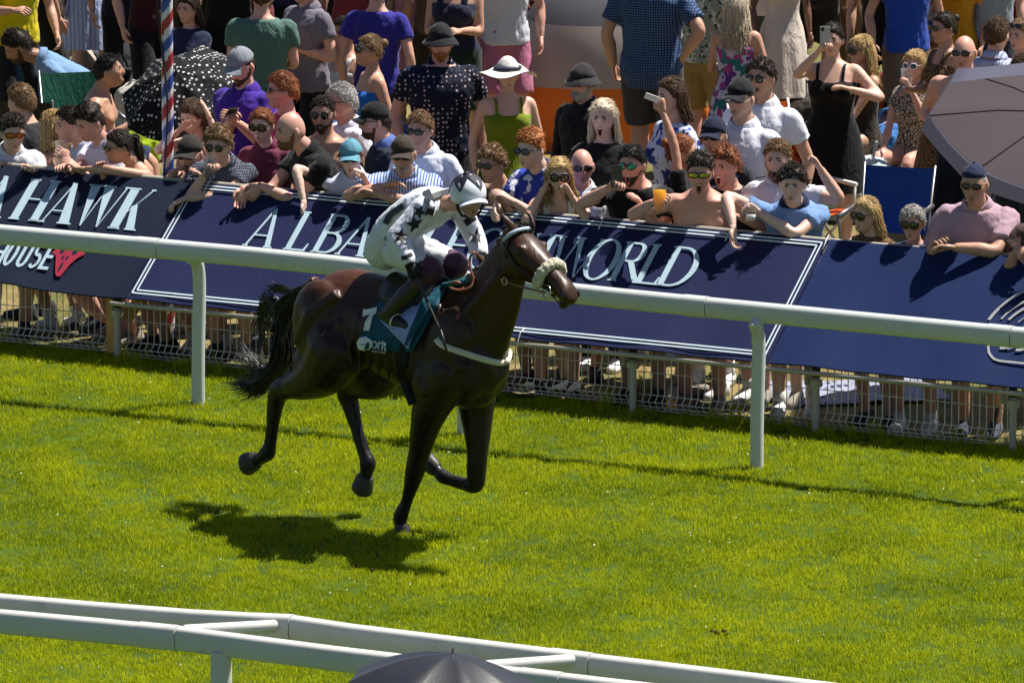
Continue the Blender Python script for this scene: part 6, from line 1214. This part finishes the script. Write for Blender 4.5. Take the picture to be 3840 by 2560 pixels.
ub = empty('umbrella', label='black umbrella top poking up in front of the bottom rails', cat='umbrella')
c0 = at(1030, 1500, -14.1)-np.array([0, 0, .17]); b = MB(); axp = np.array([.10, .06, 1]); u_, v_, a_x = canopy(b, c0, axp, .50, .17, 8, 0, .2, sag=.02); b.build('canopy', M_ubl, ub)
for j in range(8): t = .2+2*math.pi*j/8; o_ = u_*math.cos(t)+v_*math.sin(t); b = MB(); b.tube([c0+a_x*.16, c0+o_*.25+a_x*.115, c0+o_*.497-a_x*.006], .003, 5); b.build('rib', M_shaft, ub)
b = MB(); b.tube([c0+a_x*.20, c0, c0-a_x*.75], .006, 8); b.tube([c0-a_x*.75, np.array([c0[0]-a_x[0]*.8, c0[1]-a_x[1]*.8, 0])], .012, 8); b.build('shaft', M_shaft, ub)
ub = empty('parasol', label='black and white dotted parasol lying open beside the striped pole', cat='parasol')
c0 = at(425, 215, 5.7); b = MB(); canopy(b, c0, toc*.55+np.array([0, 0, .8])-imr*.25, .50, .22, 8, .0, .1); b.build('canopy', pattern('dotted_cloth', 'dots', ['#101014', '#c6c4c2'], 26), ub)
b = MB(); a_x = toc*.55+np.array([0, 0, .8])-imr*.25; a_x /= np.linalg.norm(a_x); b.tube([c0+a_x*.25, c0-a_x*((c0[2]-GZ)/a_x[2])], .01, 8); b.build('shaft', M_shaft, ub)
# pop-up tent
tg = atz(1395, 315, GZ); te = empty('pop_up_tent', tuple(tg), PSI+rad(8), label='grey, beige and orange pop up tent behind the bearded man in the bucket hat', cat='tent')
M_t1 = mat('tent_grey', (.10, .095, .115), .75, .25, .1, 5, .1, 120); M_t2 = mat('tent_beige', (.36, .31, .28), .8, .2, .1, 5, .1, 120); M_t3 = mat('tent_orange', (.62, .15, .02), .75, .25, .1, 5, .1, 120)
def dome(z0, z1, m, nm, x0=-1.0, x1=1.0):
    R = []; nh = 7
    for i in range(nh+1):
        z = z0+(z1-z0)*i/nh; s = math.sqrt(max(1-(z/1.42)**2.3, .0004)); R.append([(.86*s*math.copysign(abs(math.cos(t))**.8, math.cos(t)), .7*s*math.copysign(abs(math.sin(t))**.8, math.sin(t))-.1*(z/1.4), z) for t in np.linspace(0, 2*math.pi, 41)[:-1]])
    MB().rings([np.array(r) for r in R], cap=False).build(nm, m, te)
dome(0, .50, M_t3, 'lower_wall'); dome(.50, .98, M_t2, 'wall'); dome(.98, 1.418, M_t1, 'roof')
for t in (.5, 2.64, 3.9, 5.5): 
    b = MB(); b.tube([(.868*math.sqrt(max(1-(z/1.42)**2.3, 0))*math.cos(t), .71*math.sqrt(max(1-(z/1.42)**2.3, 0))*math.sin(t)-.1*(z/1.4), z) for z in np.linspace(0, 1.41, 14)], .008, 6); b.build('tent_pole', M_t1, te)
# camp chairs
M_tub = mat('chair_tube', (.18, .18, .19), .35, .5, .1, metal=.7); M_wtub = mat('white_tube', (.62, .6, .56), .4, .5, .1)
def chair(x, y, Y, a, col, label, tube=None, zback=None):
    p = at(x, y, Y); t = empty('camp_chair', (p[0], p[1], GZ), PSI+rad(a), label=label, cat='chair', group='folding chairs among the crowd'); m = cloth(col, 'chair_'+col) if isinstance(col, str) else col; tb = tube or M_tub
    def sheet(nm, P, th=.006):
        P = [np.array(q) for q in P]; G = []; n = 6
        for i in range(n+1):
            for j in range(n+1):
                u, v = i/n, j/n; q = (P[0]*(1-u)+P[1]*u)*(1-v)+(P[3]*(1-u)+P[2]*u)*v; nr = np.cross(P[1]-P[0], P[3]-P[0]); nr /= np.linalg.norm(nr); G.append(q-nr*.03*4*u*(1-u))
        G = np.array(G); nr = np.cross(P[1]-P[0], P[3]-P[0]); nr /= np.linalg.norm(nr); V = np.concatenate([G, G-nr*th]); N0 = len(G); F = []
        for i in range(n):
            for j in range(n): q = (i*(n+1)+j, (i+1)*(n+1)+j, (i+1)*(n+1)+j+1, i*(n+1)+j+1); F += [q, tuple(k+N0 for k in q[::-1])]
        MB().add(V, F).build(nm, m, t)
    sheet('seat', [(-.25, -.22, .44), (.25, -.22, .44), (.25, .20, .38), (-.25, .20, .38)]); sheet('backrest', [(-.26, .20, .44), (.26, .20, .44), (.26, .33, .90), (-.26, .33, .90)])
    for sx in (-1, 1):
        MB().tube([(sx*.27, -.25, 0), (sx*.25, .20, .40), (sx*.265, .34, .92)], .011, 8).build('back_leg', tb, t); MB().tube([(sx*.27, .28, 0), (sx*.26, -.24, .45), (sx*.27, -.25, .62)], .011, 8).build('front_leg', tb, t); MB().tube([(sx*.27, -.26, .62), (sx*.27, .27, .64)], .018, 8).build('armrest', tb, t)
    return t
chair(188, 152, 7.4, 15, '#0d4a3c', 'dark green camp chair with its back to the pale dress'); chair(930, 170, 6.4, -10, '#123c86', 'royal blue camp chair behind the seated woman in strapless blue'); chair(778, 196, 5.9, -60, '#1c55b0', 'bright blue folding chair turned sideways by the grey polo')
chair(1850, 190, 7.2, 40, pattern('orange_deck_print', 'floral', ['#b8480e', '#c8860e', '#7a1a0a'], 14), 'orange deck chair with white frame beside the black dress', M_wtub); chair(1795, 150, 8.6, 30, '#b8480e', 'orange deck chair with white frame under the long white dress', M_wtub)
chair(2035, 300, 6.4, -20, '#1b4288', 'navy blue camp chair back above the two low women'); chair(85, 200, 6.6, 160, '#2e2a26', 'brown canvas chair behind the hunched man'); chair(1270, 240, 5.6, 10, '#5a6c14', 'lime striped beach chair beside the lime green dress')
# bags, boxes and rugs on the grass
def bag(x, y, col, label, sc=1.0, tall=1.0, seed=0, cat='bag', strap_=True):
    p = atz(x, y, GZ); t = empty('bag', (p[0], p[1], GZ), seed*1.3, label=label, cat=cat, group='bags and clutter on the grass'); m = cloth(col, 'bag_'+col); b = MB(); b.ball((0, 0, .17*sc*tall), (.20*sc, .14*sc, .18*sc*tall), 12, 9); b.box((0, 0, .12*sc*tall), (.34*sc, .24*sc, .22*sc*tall)); b.ball((.02, -.12*sc, .12*sc), (.13*sc, .05*sc, .10*sc), 10, 8)
    fused('bag_body', b, [m], .018, 4, t, wrinkle=(.05, .09))
    if strap_: MB().tube(smooth_path([(-.1*sc, .02, .3*sc*tall), (-.05*sc, .0, .42*sc*tall), (.06*sc, 0, .42*sc*tall), (.1*sc, .02, .3*sc*tall)], 12), .011, 6).build('handle', m, t)
    return t
BG = [(262, 255, '#16161a', 'black rucksack lying by the pale dress legs', 1.3), (302, 215, '#1b1d24', 'black holdall behind the bare chested older man', 1.4), (180, 232, '#a59a8e', 'cream beach bag under the green chair', 1.1), (335, 300, '#b9b4ae', 'white carrier bag left of the striped pole', 1.3), (345, 352, '#12665a', 'teal cool bag at the foot of the striped pole', 1.2), (330, 372, '#9ab018', 'lime carrier bag near the dark ponytail', .8), (700, 62, '#16171b', 'black sports bag under the grey polo elbow', 1.5), (455, 45, '#b0aca6', 'white and red bag on the dry grass', 1.3), (470, 100, '#15161a', 'black sheet like bag on the dry grass', 1.5), (890, 300, '#a8a49a', 'pale zigzag beach bag behind the black cap', 1.0), (1250, 330, '#2b6a78', 'teal and lime striped beach bag by the green dress', 1.2), (1270, 300, '#6d7d10', 'lime green beach bag by the tent', 1.0), (1470, 300, '#20341c', 'dark olive bag by the checked shirt legs', 1.1), (1905, 430, '#b03a5a', 'pink bag by the black dress feet', .8), (1880, 400, '#14181f', 'black bag beside the raised fist', 1.1), (2040, 420, '#3b6fae', 'blue towel bundle on the grass', 1.1), (2010, 500, '#aab4bc', 'clear carrier bag behind the blonde bob', 1.2), (1930, 505, '#b8bcbc', 'white crumpled carrier bag by the pale blue polo', 1.2), (2030, 360, '#8f8a96', 'grey lilac towel heap under the seated women', 1.2), (60, 215, '#1d3b55', 'blue bag under the hunched man', 1.2), (1130, 300, '#8a5a3a', 'tan bag between the navy shirt and the green dress', .9), (760, 120, '#1d4f9c', 'blue holdall beside the grey polo', 1.1), (1840, 330, '#3a332c', 'brown bag by the white shirt with moustache', 1.2), (2160, 470, '#2c5a4a', 'green bag beside the pink shirt', 1.0)]
for i, (x, y, c_, l_, s_) in enumerate(BG): bag(x, y, c_, l_, s_, RNG.uniform(.8, 1.3), i)
def rug(x, y, col, label, wx=1.6, wy=1.2, a=0):
    p = atz(x, y, GZ); b = MB(); n = 14; V = []; F = []; g = np.random.default_rng(int(x*7+y))
    for i in range(n+1):
        for j in range(n+1): u, v = i/n-.5, j/n-.5; V.append((u*wx, v*wy, .014+.022*abs(mnoise.noise(Vector((u*5+x, v*5, y))))*2))
    for i in range(n):
        for j in range(n): F.append((i*(n+1)+j, (i+1)*(n+1)+j, (i+1)*(n+1)+j+1, i*(n+1)+j+1))
    o = b.add(V, F).build('picnic_rug', col if not isinstance(col, str) else cloth(col), label=label, cat='rug', group='picnic rugs'); o.location = (p[0], p[1], GZ); o.rotation_euler = (0, 0, PSI+rad(a))
pt_rug = pattern('tartan_rug', 'check', ['#1d2a4a', '#8f93a8'], 6); pt_rug2 = pattern('striped_towel', 'stripe', ['#c0c2cc', '#27335c'], 7, dirn='X')
rug(470, 62, '#18181c', 'black rug spread at the back left', 2.2, 1.4, 10); rug(120, 60, '#3b3a40', 'charcoal rug behind the yellow vest', 2.4, 1.6, -8); rug(640, 60, '#2a2d38', 'slate rug between the green t shirt and grey polo', 1.8, 1.2, 20); rug(830, 70, '#202028', 'dark rug by the violet t shirt', 2.2, 1.6, -12); rug(1080, 40, '#33202a', 'maroon rug behind the dark vest', 2.2, 1.6, 4); rug(1840, 60, '#3a2c1c', 'brown rug under the white dress', 2.2, 1.8, 12); rug(1990, 60, '#1a1b22', 'black rug behind the seated blonde', 2.0, 1.6, -6); rug(2240, 60, '#4a2a2c', 'dark red rug at the back right', 2.4, 1.8, 8); rug(1700, 40, '#2a2018', 'dark brown rug behind the floral dress', 2.4, 1.8, 0); rug(1330, 20, '#b8a88e', 'pale rug behind the tent', 2.6, 1.6, 0)
rug(1960, 905, pt_rug, 'blue tartan rug on the grass behind the fence at right', 1.2, .8, 10); rug(250, 235, '#232329', 'dark rug beside the bare chested older man', 1.5, 1.1, 10); rug(2080, 330, pt_rug2, 'blue and white striped towel below the seated woman', 1.4, .9, 20); rug(310, 160, '#26262c', 'grey rug behind the striped pole', 2.2, 1.6, 4); rug(1560, 120, '#8a4a18', 'orange groundsheet beside the tent', 1.6, 1.2, 10)
# cups, phones and the ticket
M_cup = mat('clear_plastic', (.75, .78, .80), .12, .5, 0, alpha=.16); M_beer = blade_mat('lager', (.98, .52, .0), (.98, .55, .0), (.98, .54, .0), .65); M_foam = mat('foam', (.75, .72, .66), .6)
def held(key, sg):
    q = [v for k_, v in HANDS.items() if key in k_]; return q[0][sg]
def cup(x, y, Y, label, fill=.75, m=None, hgt=.165, tilt=0, at_z=None):
    p = atz(x, y, at_z) if at_z is not None else at(x, y, Y) if Y is not None else held(x, y)+toc*.02+np.array([0, 0, -.075]); t = empty('plastic_cup', tuple(p), label=label, cat='cup', group='plastic cups'); t.rotation_euler = (rad(tilt), 0, 0); R = lambda z: .035+.013*z/hgt
    b = MB(); n = 20; A_ = np.arange(n)*2*math.pi/n; ring = lambda r, z: np.stack([r*np.cos(A_), r*np.sin(A_), np.full(n, z)], 1); b.rings([ring(R(0), 0), ring(R(hgt*.5), hgt*.5), ring(R(hgt), hgt), ring(R(hgt)+.003, hgt+.003)], cap=False); b.build('cup', M_cup, t)
    if fill: b = MB(); b.rings([ring(R(0)-.002, .003), ring(R(hgt*fill)-.002, hgt*fill)]); b.build('drink', m or M_beer, t)
    return t
cup('roaring', -1, None, 'plastic pint of bright yellow lager held out by the roaring man', .80); cup('drinking from', -1, None, 'plastic cup at the mouth of the man in the dark checked shirt', .45, mat('dark_drink', (.05, .012, .01), .2)); cup('pale blue polo', 1, None, 'empty plastic cup held by the youth in the pale blue polo', .25, M_foam); cup('holding a clear cup', 1, None, 'clear plastic cup held by the man in the pale blue shirt', .15, M_foam); cup('holding a glass', -1, None, 'glass of beer held by the man in the grey polo', .45); cup(1542, 946, None, 'half drunk cup of lager standing on the ground by the fence', .5, at_z=-.0)
cup('heart sunglasses', 1, None, 'plastic cup held by the woman in heart sunglasses', .2, M_foam)
M_ph = mat('phone_case', (.03, .032, .035), .3, .5); M_ph2 = mat('silver_phone', (.42, .43, .46), .3, .5, metal=.3)
def phone(x, y, Y, a, label, m=M_ph, roll=0, pit=0):
    p = held(x, y)+toc*.02+np.array([0, 0, Y]); o = MB(); o.box((0, 0, 0), (.074, .009, .150), 0); o.box((-.02, -.0055, .055), (.026, .003, .026), 1); q = o.build('phone', [m, M_lens], smooth=False, label=label, cat='phone', group='phones'); q.location = p; q.rotation_euler = (rad(pit), rad(roll), PSI+rad(a)); return q
phone('filming', -1, .05, 5, 'dark phone raised by the man in green aviators'); phone('picture', -1, .06, 10, 'silver phone held up by the woman in the black dress', M_ph2); phone('purple polo', -1, .03, 20, 'black phone in the hands of the man in purple', pit=60)
b = MB(); b.box((0, 0, 0), (.10, .004, .045), 0, Matrix.Rotation(.4, 3, 'Y')); o = b.build('paper_ticket', mat('paper', (.75, .74, .76), .7), smooth=False, label='white folded ticket in the raised fist', cat='ticket'); o.location = held('paper ticket', -1)-imr*.05+toc*.03+np.array([0, 0, .03]); o.rotation_euler = (.3, 0, PSI)
tp_ = atz(1965, 455, GZ); t = empty('drinks_tub', tuple(tp_), label='white and lilac printed tub between the legs of the woman in the black dress', cat='tub'); MB().tube([(0, 0, 0), (0, 0, .30)], [.10, .12], 20).build('tub', pattern('tub_print', 'floral', ['#b5b2c6', '#6f6aa0', '#8a7440'], 18), t); MB().tube([(0, 0, .30), (0, 0, .335)], [.125, .118], 20).build('lid', mat('tub_lid', (.7, .7, .7), .4), t)
# watches on bare wrists are parts of the crowd; extra seated people fill the lawn behind
Pn('seated woman with dark bob in navy behind the striped pole', 432, 22, 11.5, -30, fem=1, skin=2, hair='bob', hc='dark', top='tee', tc='#1c2340', bot='trousers', bc='#1a1c24', sit=True, A0='lap', A1='lap', vox=.02)
Pn('seated man in white vest by the blue holdall', 790, 78, 9.6, -40, skin=3, hair='crop', hc='dark', top='tank', tc='#b8b6b4', bot='shorts', bc='#2c3f66', sit=True, A0='lap', A1='lap', vox=.02)
Pn('person in black jeans at the top edge of the crowd', 95, -180, None, 120, fem=0, skin=3, hair='short', hc='dark', top='tee', tc='#16161a', bot='trousers', bc='#121317', vox=.024, w=1.13, group=STD)
Pn('person in olive shorts at the top edge of the crowd', 440, -210, None, 170, fem=0, skin=1, hair='short', hc='dark', top='tee', tc='#3a3f2c', bot='shorts', bc='#4a4a30', vox=.024, w=1.13, group=STD)
Pn('person in navy trousers at the top edge of the crowd', 640, -210, None, 15, fem=0, skin=2, hair='short', hc='dark', top='tee', tc='#2a3558', bot='trousers', bc='#141a2c', vox=.024, w=1.15, group=STD)
Pn('person in white trousers at the top edge of the crowd', 740, -210, None, 120, fem=0, skin=4, hair='short', hc='dark', top='tee', tc='#3c4a5a', bot='trousers', bc='#a8a69e', vox=.024, w=1.03, group=STD)
Pn('person in charcoal shorts at the top edge of the crowd', 815, -169, None, -20, fem=0, skin=4, hair='short', hc='dark', top='tee', tc='#7a2c34', bot='shorts', bc='#26262b', vox=.024, w=1.10, group=STD)
Pn('person in denim shorts at the top edge of the crowd', 905, -235, None, -150, fem=1, skin=1, hair='short', hc='dark', top='tee', tc='#c2c2ca', bot='shorts', bc='#2c4470', vox=.024, w=1.01, group=STD)
Pn('person in brown trousers at the top edge of the crowd', 1000, -153, None, -150, fem=0, skin=4, hair='short', hc='dark', top='tee', tc='#5a4636', bot='trousers', bc='#2c221a', vox=.024, w=1.07, group=STD)
Pn('person in cream shorts at the top edge of the crowd', 1100, -199, None, 170, fem=0, skin=4, hair='short', hc='dark', top='tee', tc='#1d3d33', bot='shorts', bc='#9a8e76', vox=.024, w=1.03, group=STD)
Pn('person in dark red shorts at the top edge of the crowd', 1245, -223, None, 50, fem=0, skin=2, hair='short', hc='dark', top='tee', tc='#9aa0ae', bot='shorts', bc='#4a1a22', vox=.024, w=1.13, group=STD)
Pn('person in black leggings at the top edge of the crowd', 1345, -162, None, -60, fem=1, skin=2, hair='short', hc='dark', top='tee', tc='#3a1a3a', bot='trousers', bc='#101014', vox=.024, w=1.00, group=STD)
Pn('person in blue jeans at the top edge of the crowd', 1420, -236, None, 50, fem=0, skin=3, hair='short', hc='dark', top='tee', tc='#8a8e98', bot='trousers', bc='#233658', vox=.024, w=1.03, group=STD)
Pn('person in grey trousers at the top edge of the crowd', 1560, -199, None, 120, fem=1, skin=4, hair='short', hc='dark', top='tee', tc='#26282e', bot='trousers', bc='#3c3d42', vox=.024, w=1.07, group=STD)
Pn('person in green shorts at the top edge of the crowd', 1745, -193, None, 170, fem=0, skin=1, hair='short', hc='dark', top='tee', tc='#b8b2a6', bot='shorts', bc='#22402c', vox=.024, w=1.12, group=STD)
Pn('person in black shorts at the top edge of the crowd', 1870, -227, None, 170, fem=0, skin=3, hair='short', hc='dark', top='tee', tc='#5a5f6c', bot='shorts', bc='#141418', vox=.024, w=1.14, group=STD)
Pn('person in tan trousers at the top edge of the crowd', 1945, -223, None, 120, fem=1, skin=2, hair='short', hc='dark', top='tee', tc='#18181c', bot='trousers', bc='#6a553a', vox=.024, w=1.08, group=STD)
Pn('person in indigo jeans at the top edge of the crowd', 2240, -223, None, 15, fem=1, skin=1, hair='short', hc='dark', top='tee', tc='#a8483c', bot='trousers', bc='#1a2444', vox=.024, w=1.05, group=STD)
Pn('person in dark shorts at the top edge of the crowd', 160, -231, None, 50, fem=1, skin=1, hair='short', hc='dark', top='tee', tc='#33415c', bot='shorts', bc='#1a1b20', vox=.024, w=1.03, group=STD)
Pn('person in grey shorts at the top edge of the crowd', 575, -169, None, -60, fem=1, skin=4, hair='short', hc='dark', top='tee', tc='#70343c', bot='shorts', bc='#4a4b50', vox=.024, w=1.12, group=STD)
for i, (x, y, c_, l_, s_) in enumerate([(110, 175, '#5a2a2a', 'dark red bag behind the hunched man', 1.2), (150, 255, '#c8c4bc', 'white bag between the boys at left', 1.0), (410, 150, '#202127', 'black rucksack left of the dotted parasol', 1.3), (480, 140, '#3a3a40', 'grey bag behind the dotted parasol', 1.2), (660, 170, '#2a3440', 'slate bag behind the purple polo', 1.0), (830, 240, '#8a8a86', 'grey striped bag by the strapless top', 1.0), (1120, 240, '#243a2c', 'dark green bag by the navy flamingo shirt', 1.1), (1440, 250, '#3a2420', 'brown bag by the tent flap', 1.2), (1600, 270, '#0e4a4a', 'teal bag by the beige shorts', 1.2), (1780, 260, '#b8501a', 'orange bag under the floral dress hem', 1.1), (1900, 330, '#202025', 'black bag beside the black dress', 1.1), (2060, 250, '#6e2a20', 'rust red bag by the folding chair', 1.0), (2130, 390, '#2a4a80', 'blue bag under the parasol', 1.0), (700, 130, '#b4b0a6', 'pale tote bag between the polos', 1.0), (230, 200, '#43474f', 'grey rucksack beside the green chair', 1.2)]): bag(x, y, c_, l_, s_, RNG.uniform(.8, 1.3), i+40)
bake()
if 0:
    for l, H, dr, r in PEOPLE: print('PPL', round(H, 2), round(dr, 2), np.round(r, 2), l)
